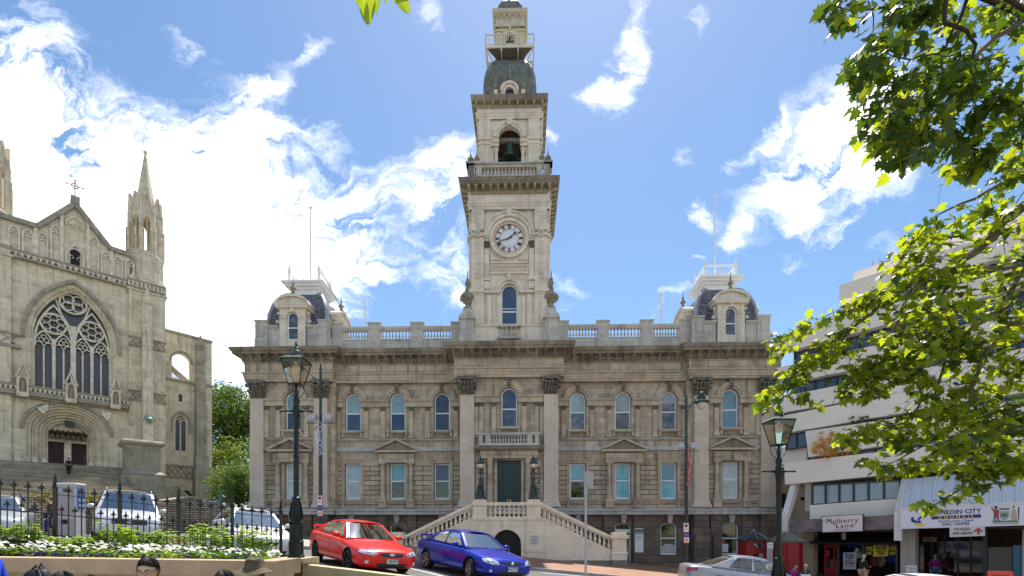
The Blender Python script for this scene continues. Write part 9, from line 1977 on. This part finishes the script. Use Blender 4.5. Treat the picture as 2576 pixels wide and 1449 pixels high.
# seated pair and the standing man
p = W(1994,1440,26); O,*_ = person((p.x, p.y), R(200), 'seated person in purple and red top beside the lamp post', cloth('violet', (.16,.07,.42)), cloth('navy', (.02,.03,.09)), M_hairbr, 'sit', sleeves='long', z=-.78); g = MB(); g.ell((0,.10,.78), (.10,.09,.2), 12, 8); g.build('red_front', cloth('crimson', (.5,.03,.06)), O, smooth=True)
g = MB(); g.ell((.0,.38,.62), (.14,.08,.07), 10, 6); g.build('handbag', mat('bag_black', (.015,.015,.02), .5), O)
p = W(2024,1440,26); O,hc,Rm,s = person((p.x, p.y), R(165), 'seated person in grey shirt and pale cap reading a paper', cloth('charcoal', (.06,.06,.065)), cloth('grey_trouser', (.13,.11,.11)), None, 'sit', sleeves='short', z=-.78, head=(0,-.4)); g = MB(); g.ell(hc+Vector((0,-.01,.04)), (.088,.11,.09), 14, 8); g.ell(hc+Vector((0,.1,.045)), (.07,.07,.012), 12, 5); g.build('cap', cloth('cap', (.62,.58,.52)), O, smooth=True); g = MB(); g.m = Matrix.Translation((.05,.42,.66)) @ Matrix.Rotation(R(-25), 4, 'X'); g.box(-.22,.22,-.14,.14,-.004,.004); g.build('newspaper', mat('paper', (.75,.77,.78), .7), O)
g = MB(); p0 = W(1975,1440,26.25); g.box(p0.x-.3, p0.x+3.2, 25.95, 26.6, -1.0, -.34); o = g.build('stone_bench', M_conc); tag(o, 'low stone bench carrying the two seated people', 'bench')
p = W(2172,1440,25); O,hc,Rm,s = person((p.x, p.y), R(-80), 'person standing in dark sweater and pale shorts looking at a phone', cloth('dark_sweater', (.02,.018,.022)), cloth('stone_shorts', (.40,.31,.24)), M_hairg, 'stand', sleeves='long', shorts=True, z=-.78, head=(0,-.35), arms=[[(-.17,0,1.38),(-.22,-.04,1.12),(-.08,.26,1.12)],[(.17,0,1.38),(.22,-.04,1.12),(.06,.28,1.14)]], height=1.78)
g = MB(); g.box(-.04,.04,.33,.35,1.14,1.24); g.build('phone', M_blk, O); 
# people in the passage
for px, d, rz_, lab, sh_, tr_, hr in ((2352,27.0,150,'person in purple jacket and jeans entering the passage', cloth('plum_bright', (.22,.02,.16)), cloth('jeans', (.07,.10,.20)), M_hairb), (2374,28,170,'person in maroon walking into the passage', cloth('maroon', (.10,.02,.03)), cloth('maroon_trouser', (.06,.015,.02)), M_hairb), (2393,28.4,190,'person in black with light hair inside the passage', cloth('black', (.02,.02,.025)), cloth('black', (.02,.02,.025)), M_hairg)):
    p = W(px,1440,d); person((p.x, p.y), R(rz_), lab, sh_, tr_, hr, 'walk', z=-.78, hairlen=0)
# driver of the silver saloon
mw = A_car.matrix_world; p = mw @ Vector((.02, -.36, .12)); O,*_ = person((p.x, p.y), R(-2-90), 'driver in dark jacket at the wheel of the silver saloon', cloth('black', (.02,.02,.025)), cloth('black', (.02,.02,.025)), M_hairb, 'sit', z=p.z-.12, height=1.6, arms=[[(-.17,.08,.9),(-.22,.22,.72),(-.12,.5,.82)],[(.17,.08,.9),(.22,.22,.72),(.12,.5,.82)]])
# people sitting on the lawn edge in front, close to the camera
def seated(px, top, d, rz_, lab, shirt, hair, **kw):
    hgt = kw.pop('height', 1.65); s = hgt/1.72; zt = EYE+(HY-top)/K*d; z = zt-(.46+.58+.09+.127)*s+.0; X = (px-CX)/K*d
    off = Matrix.Rotation(rz_, 3, 'Z') @ Vector((0,.17*s,0)); return person((X-off.x, d-off.y), rz_, lab, shirt, cloth('denim_dark', (.03,.04,.08)), hair, 'sit', z=z, height=hgt, **kw)
O,hc,Rm,s = seated(373, 1399, 4.35, R(205), 'seated person with black tied hair, glasses and a white top', cloth('white', (.75,.74,.74)), M_hairb, skinm=grime('skin_warm', (.56,.36,.24), .5, .06, 12, 0, spec=.4), sleeves='short', head=(R(-12), R(-14)), group='people sitting in front of the planter')
g = MB()
for sg in (-1,1): q = hc+Rm@Vector((sg*.031,.104,.006))*s; pts = [q+Rm@Vector((.024*math.cos(a),0,.015*math.sin(a)))*s for a in [R(30*k) for k in range(13)]]; g.tube(pts, .0018, 4, False); g.tube([hc+Rm@Vector((sg*.055,.1,.01))*s, hc+Rm@Vector((sg*.078,.0,.012))*s], .0018, 4)
g.tube([hc+Rm@Vector((-.008,.108,.01))*s, hc+Rm@Vector((.008,.108,.01))*s], .0018, 4); g.build('glasses', mat('glasses_black', (.02,.02,.02), .3), O)
g = MB(); g.ell(hc+Rm@Vector((0,-.12,-.03))*s, (.035*s,.05*s,.09*s), 10, 8, Rm); g.build('ponytail', M_hairbr, O, smooth=True)
for sg in (-1,1):
    g = MB(); g.ell(hc+Rm@Vector((sg*.031,.083,.007))*s, (.013*s,.008*s,.0065*s), 10, 6, Rm); o = g.build('eye', mat('eye_white', (.7,.68,.66), .3), O, smooth=True); g = MB(); g.ell(hc+Rm@Vector((sg*.031,.090,.006))*s, (.005*s,.003*s,.0055*s), 8, 5, Rm); g.build('iris', M_blk, o, smooth=True)
    g = MB(); g.tube([hc+Rm@Vector((sg*.014,.098,.024))*s, hc+Rm@Vector((sg*.032,.096,.029))*s, hc+Rm@Vector((sg*.05,.082,.024))*s], .003*s, 5); g.build('eyebrow', M_hairb, O)
g = MB(); g.ell(hc+Rm@Vector((0,.087,-.063))*s, (.02*s,.008*s,.006*s), 12, 6, Rm); g.build('lips', mat('lips', (.45,.14,.12), .4), O, smooth=True)
O,hc,Rm,s = seated(640, 1412, 5.45, R(170), 'seated person in an olive brown sun hat before the planter corner', cloth('brown_top', (.12,.05,.04)), M_hairbr, group='people sitting in front of the planter', hairlen=1)
g = MB(); vs = []
n = 32; prof_ = [(.0,.11),(.05,.108),(.085,.098),(.1,.07),(.108,.0),(.112,-.005),(.15,-.03),(.185,-.055),(.2,-.058),(.2,-.064),(.15,-.04),(.105,-.012)]
c0_ = hc+Vector((0,-.005,.055))*s
for r_, z_ in prof_:
    for k in range(n): a = 2*math.pi*k/n; w_ = (.018*math.sin(2*a+.6)+.01*math.sin(3*a))*(r_/.2)**2; vs.append(c0_+Vector((r_*1.0*math.cos(a), r_*math.sin(a), z_+w_+(.006*math.sin(5*a) if z_ > .06 else 0)))*s)
g.add(vs, [(i*n+k, i*n+(k+1)%n, (i+1)*n+(k+1)%n, (i+1)*n+k) for i in range(len(prof_)-1) for k in range(n)]); g.build('sun_hat', cloth('olive_hat', (.115,.095,.06)), O, smooth=True)
seated(565, 1434, 4.1, R(180), 'seated person of whom only shiny black hair shows, between the glasses and the hat', cloth('dark_top', (.05,.05,.06)), M_hairb, group='people sitting in front of the planter', head=(0,-.3))
seated(156, 1437, 4.2, R(185), 'seated person with dark hair right of the black backpack', cloth('dark_top', (.05,.05,.06)), M_hairb, group='people sitting in front of the planter')
O,*_ = seated(222, 1447, 4.3, R(170), 'seated person in an orange trimmed dark top at the bottom edge', cloth('rust', (.35,.12,.05)), M_hairb, group='people sitting in front of the planter')
p = W(104, 1449, 4.1); BG = empty('backpack', (p.x, 4.1, p.z-.35), 0, 'black backpack standing at the bottom left before the planter', 'backpack'); g = MB(); g.ell((0,0,.2), (.10,.08,.22), 16, 12); g.ell((-.02,-.05,.34), (.07,.05,.07), 12, 8); g.build('bag', grime('nylon_black', (.02,.02,.024), .5, .3, 14, .4, 30), BG, smooth=True)
g = MB(); g.tube([(-.05,-.08,.2),(-.07,-.1,.33),(0,-.04,.44),(.07,-.08,.34),(.08,-.1,.2)], .01, 5); g.tube([(-.03,0,.4),(0,0,.455),(.03,0,.4)], .008, 5); g.build('strap', M_blkp, BG)
p = W(-22, 1370, 4.0); O,*_ = person((p.x-.17, 4.0), R(90), 'person in a bright blue jacket at the very left edge', cloth('bright_blue', (.01,.06,.55)), cloth('denim_dark', (.03,.04,.08)), M_hairb, 'stand', z=.55)
for o in list(scn.objects):
    if o.type == 'MESH' and not o.data.materials: o.data.materials.append(M_conc)
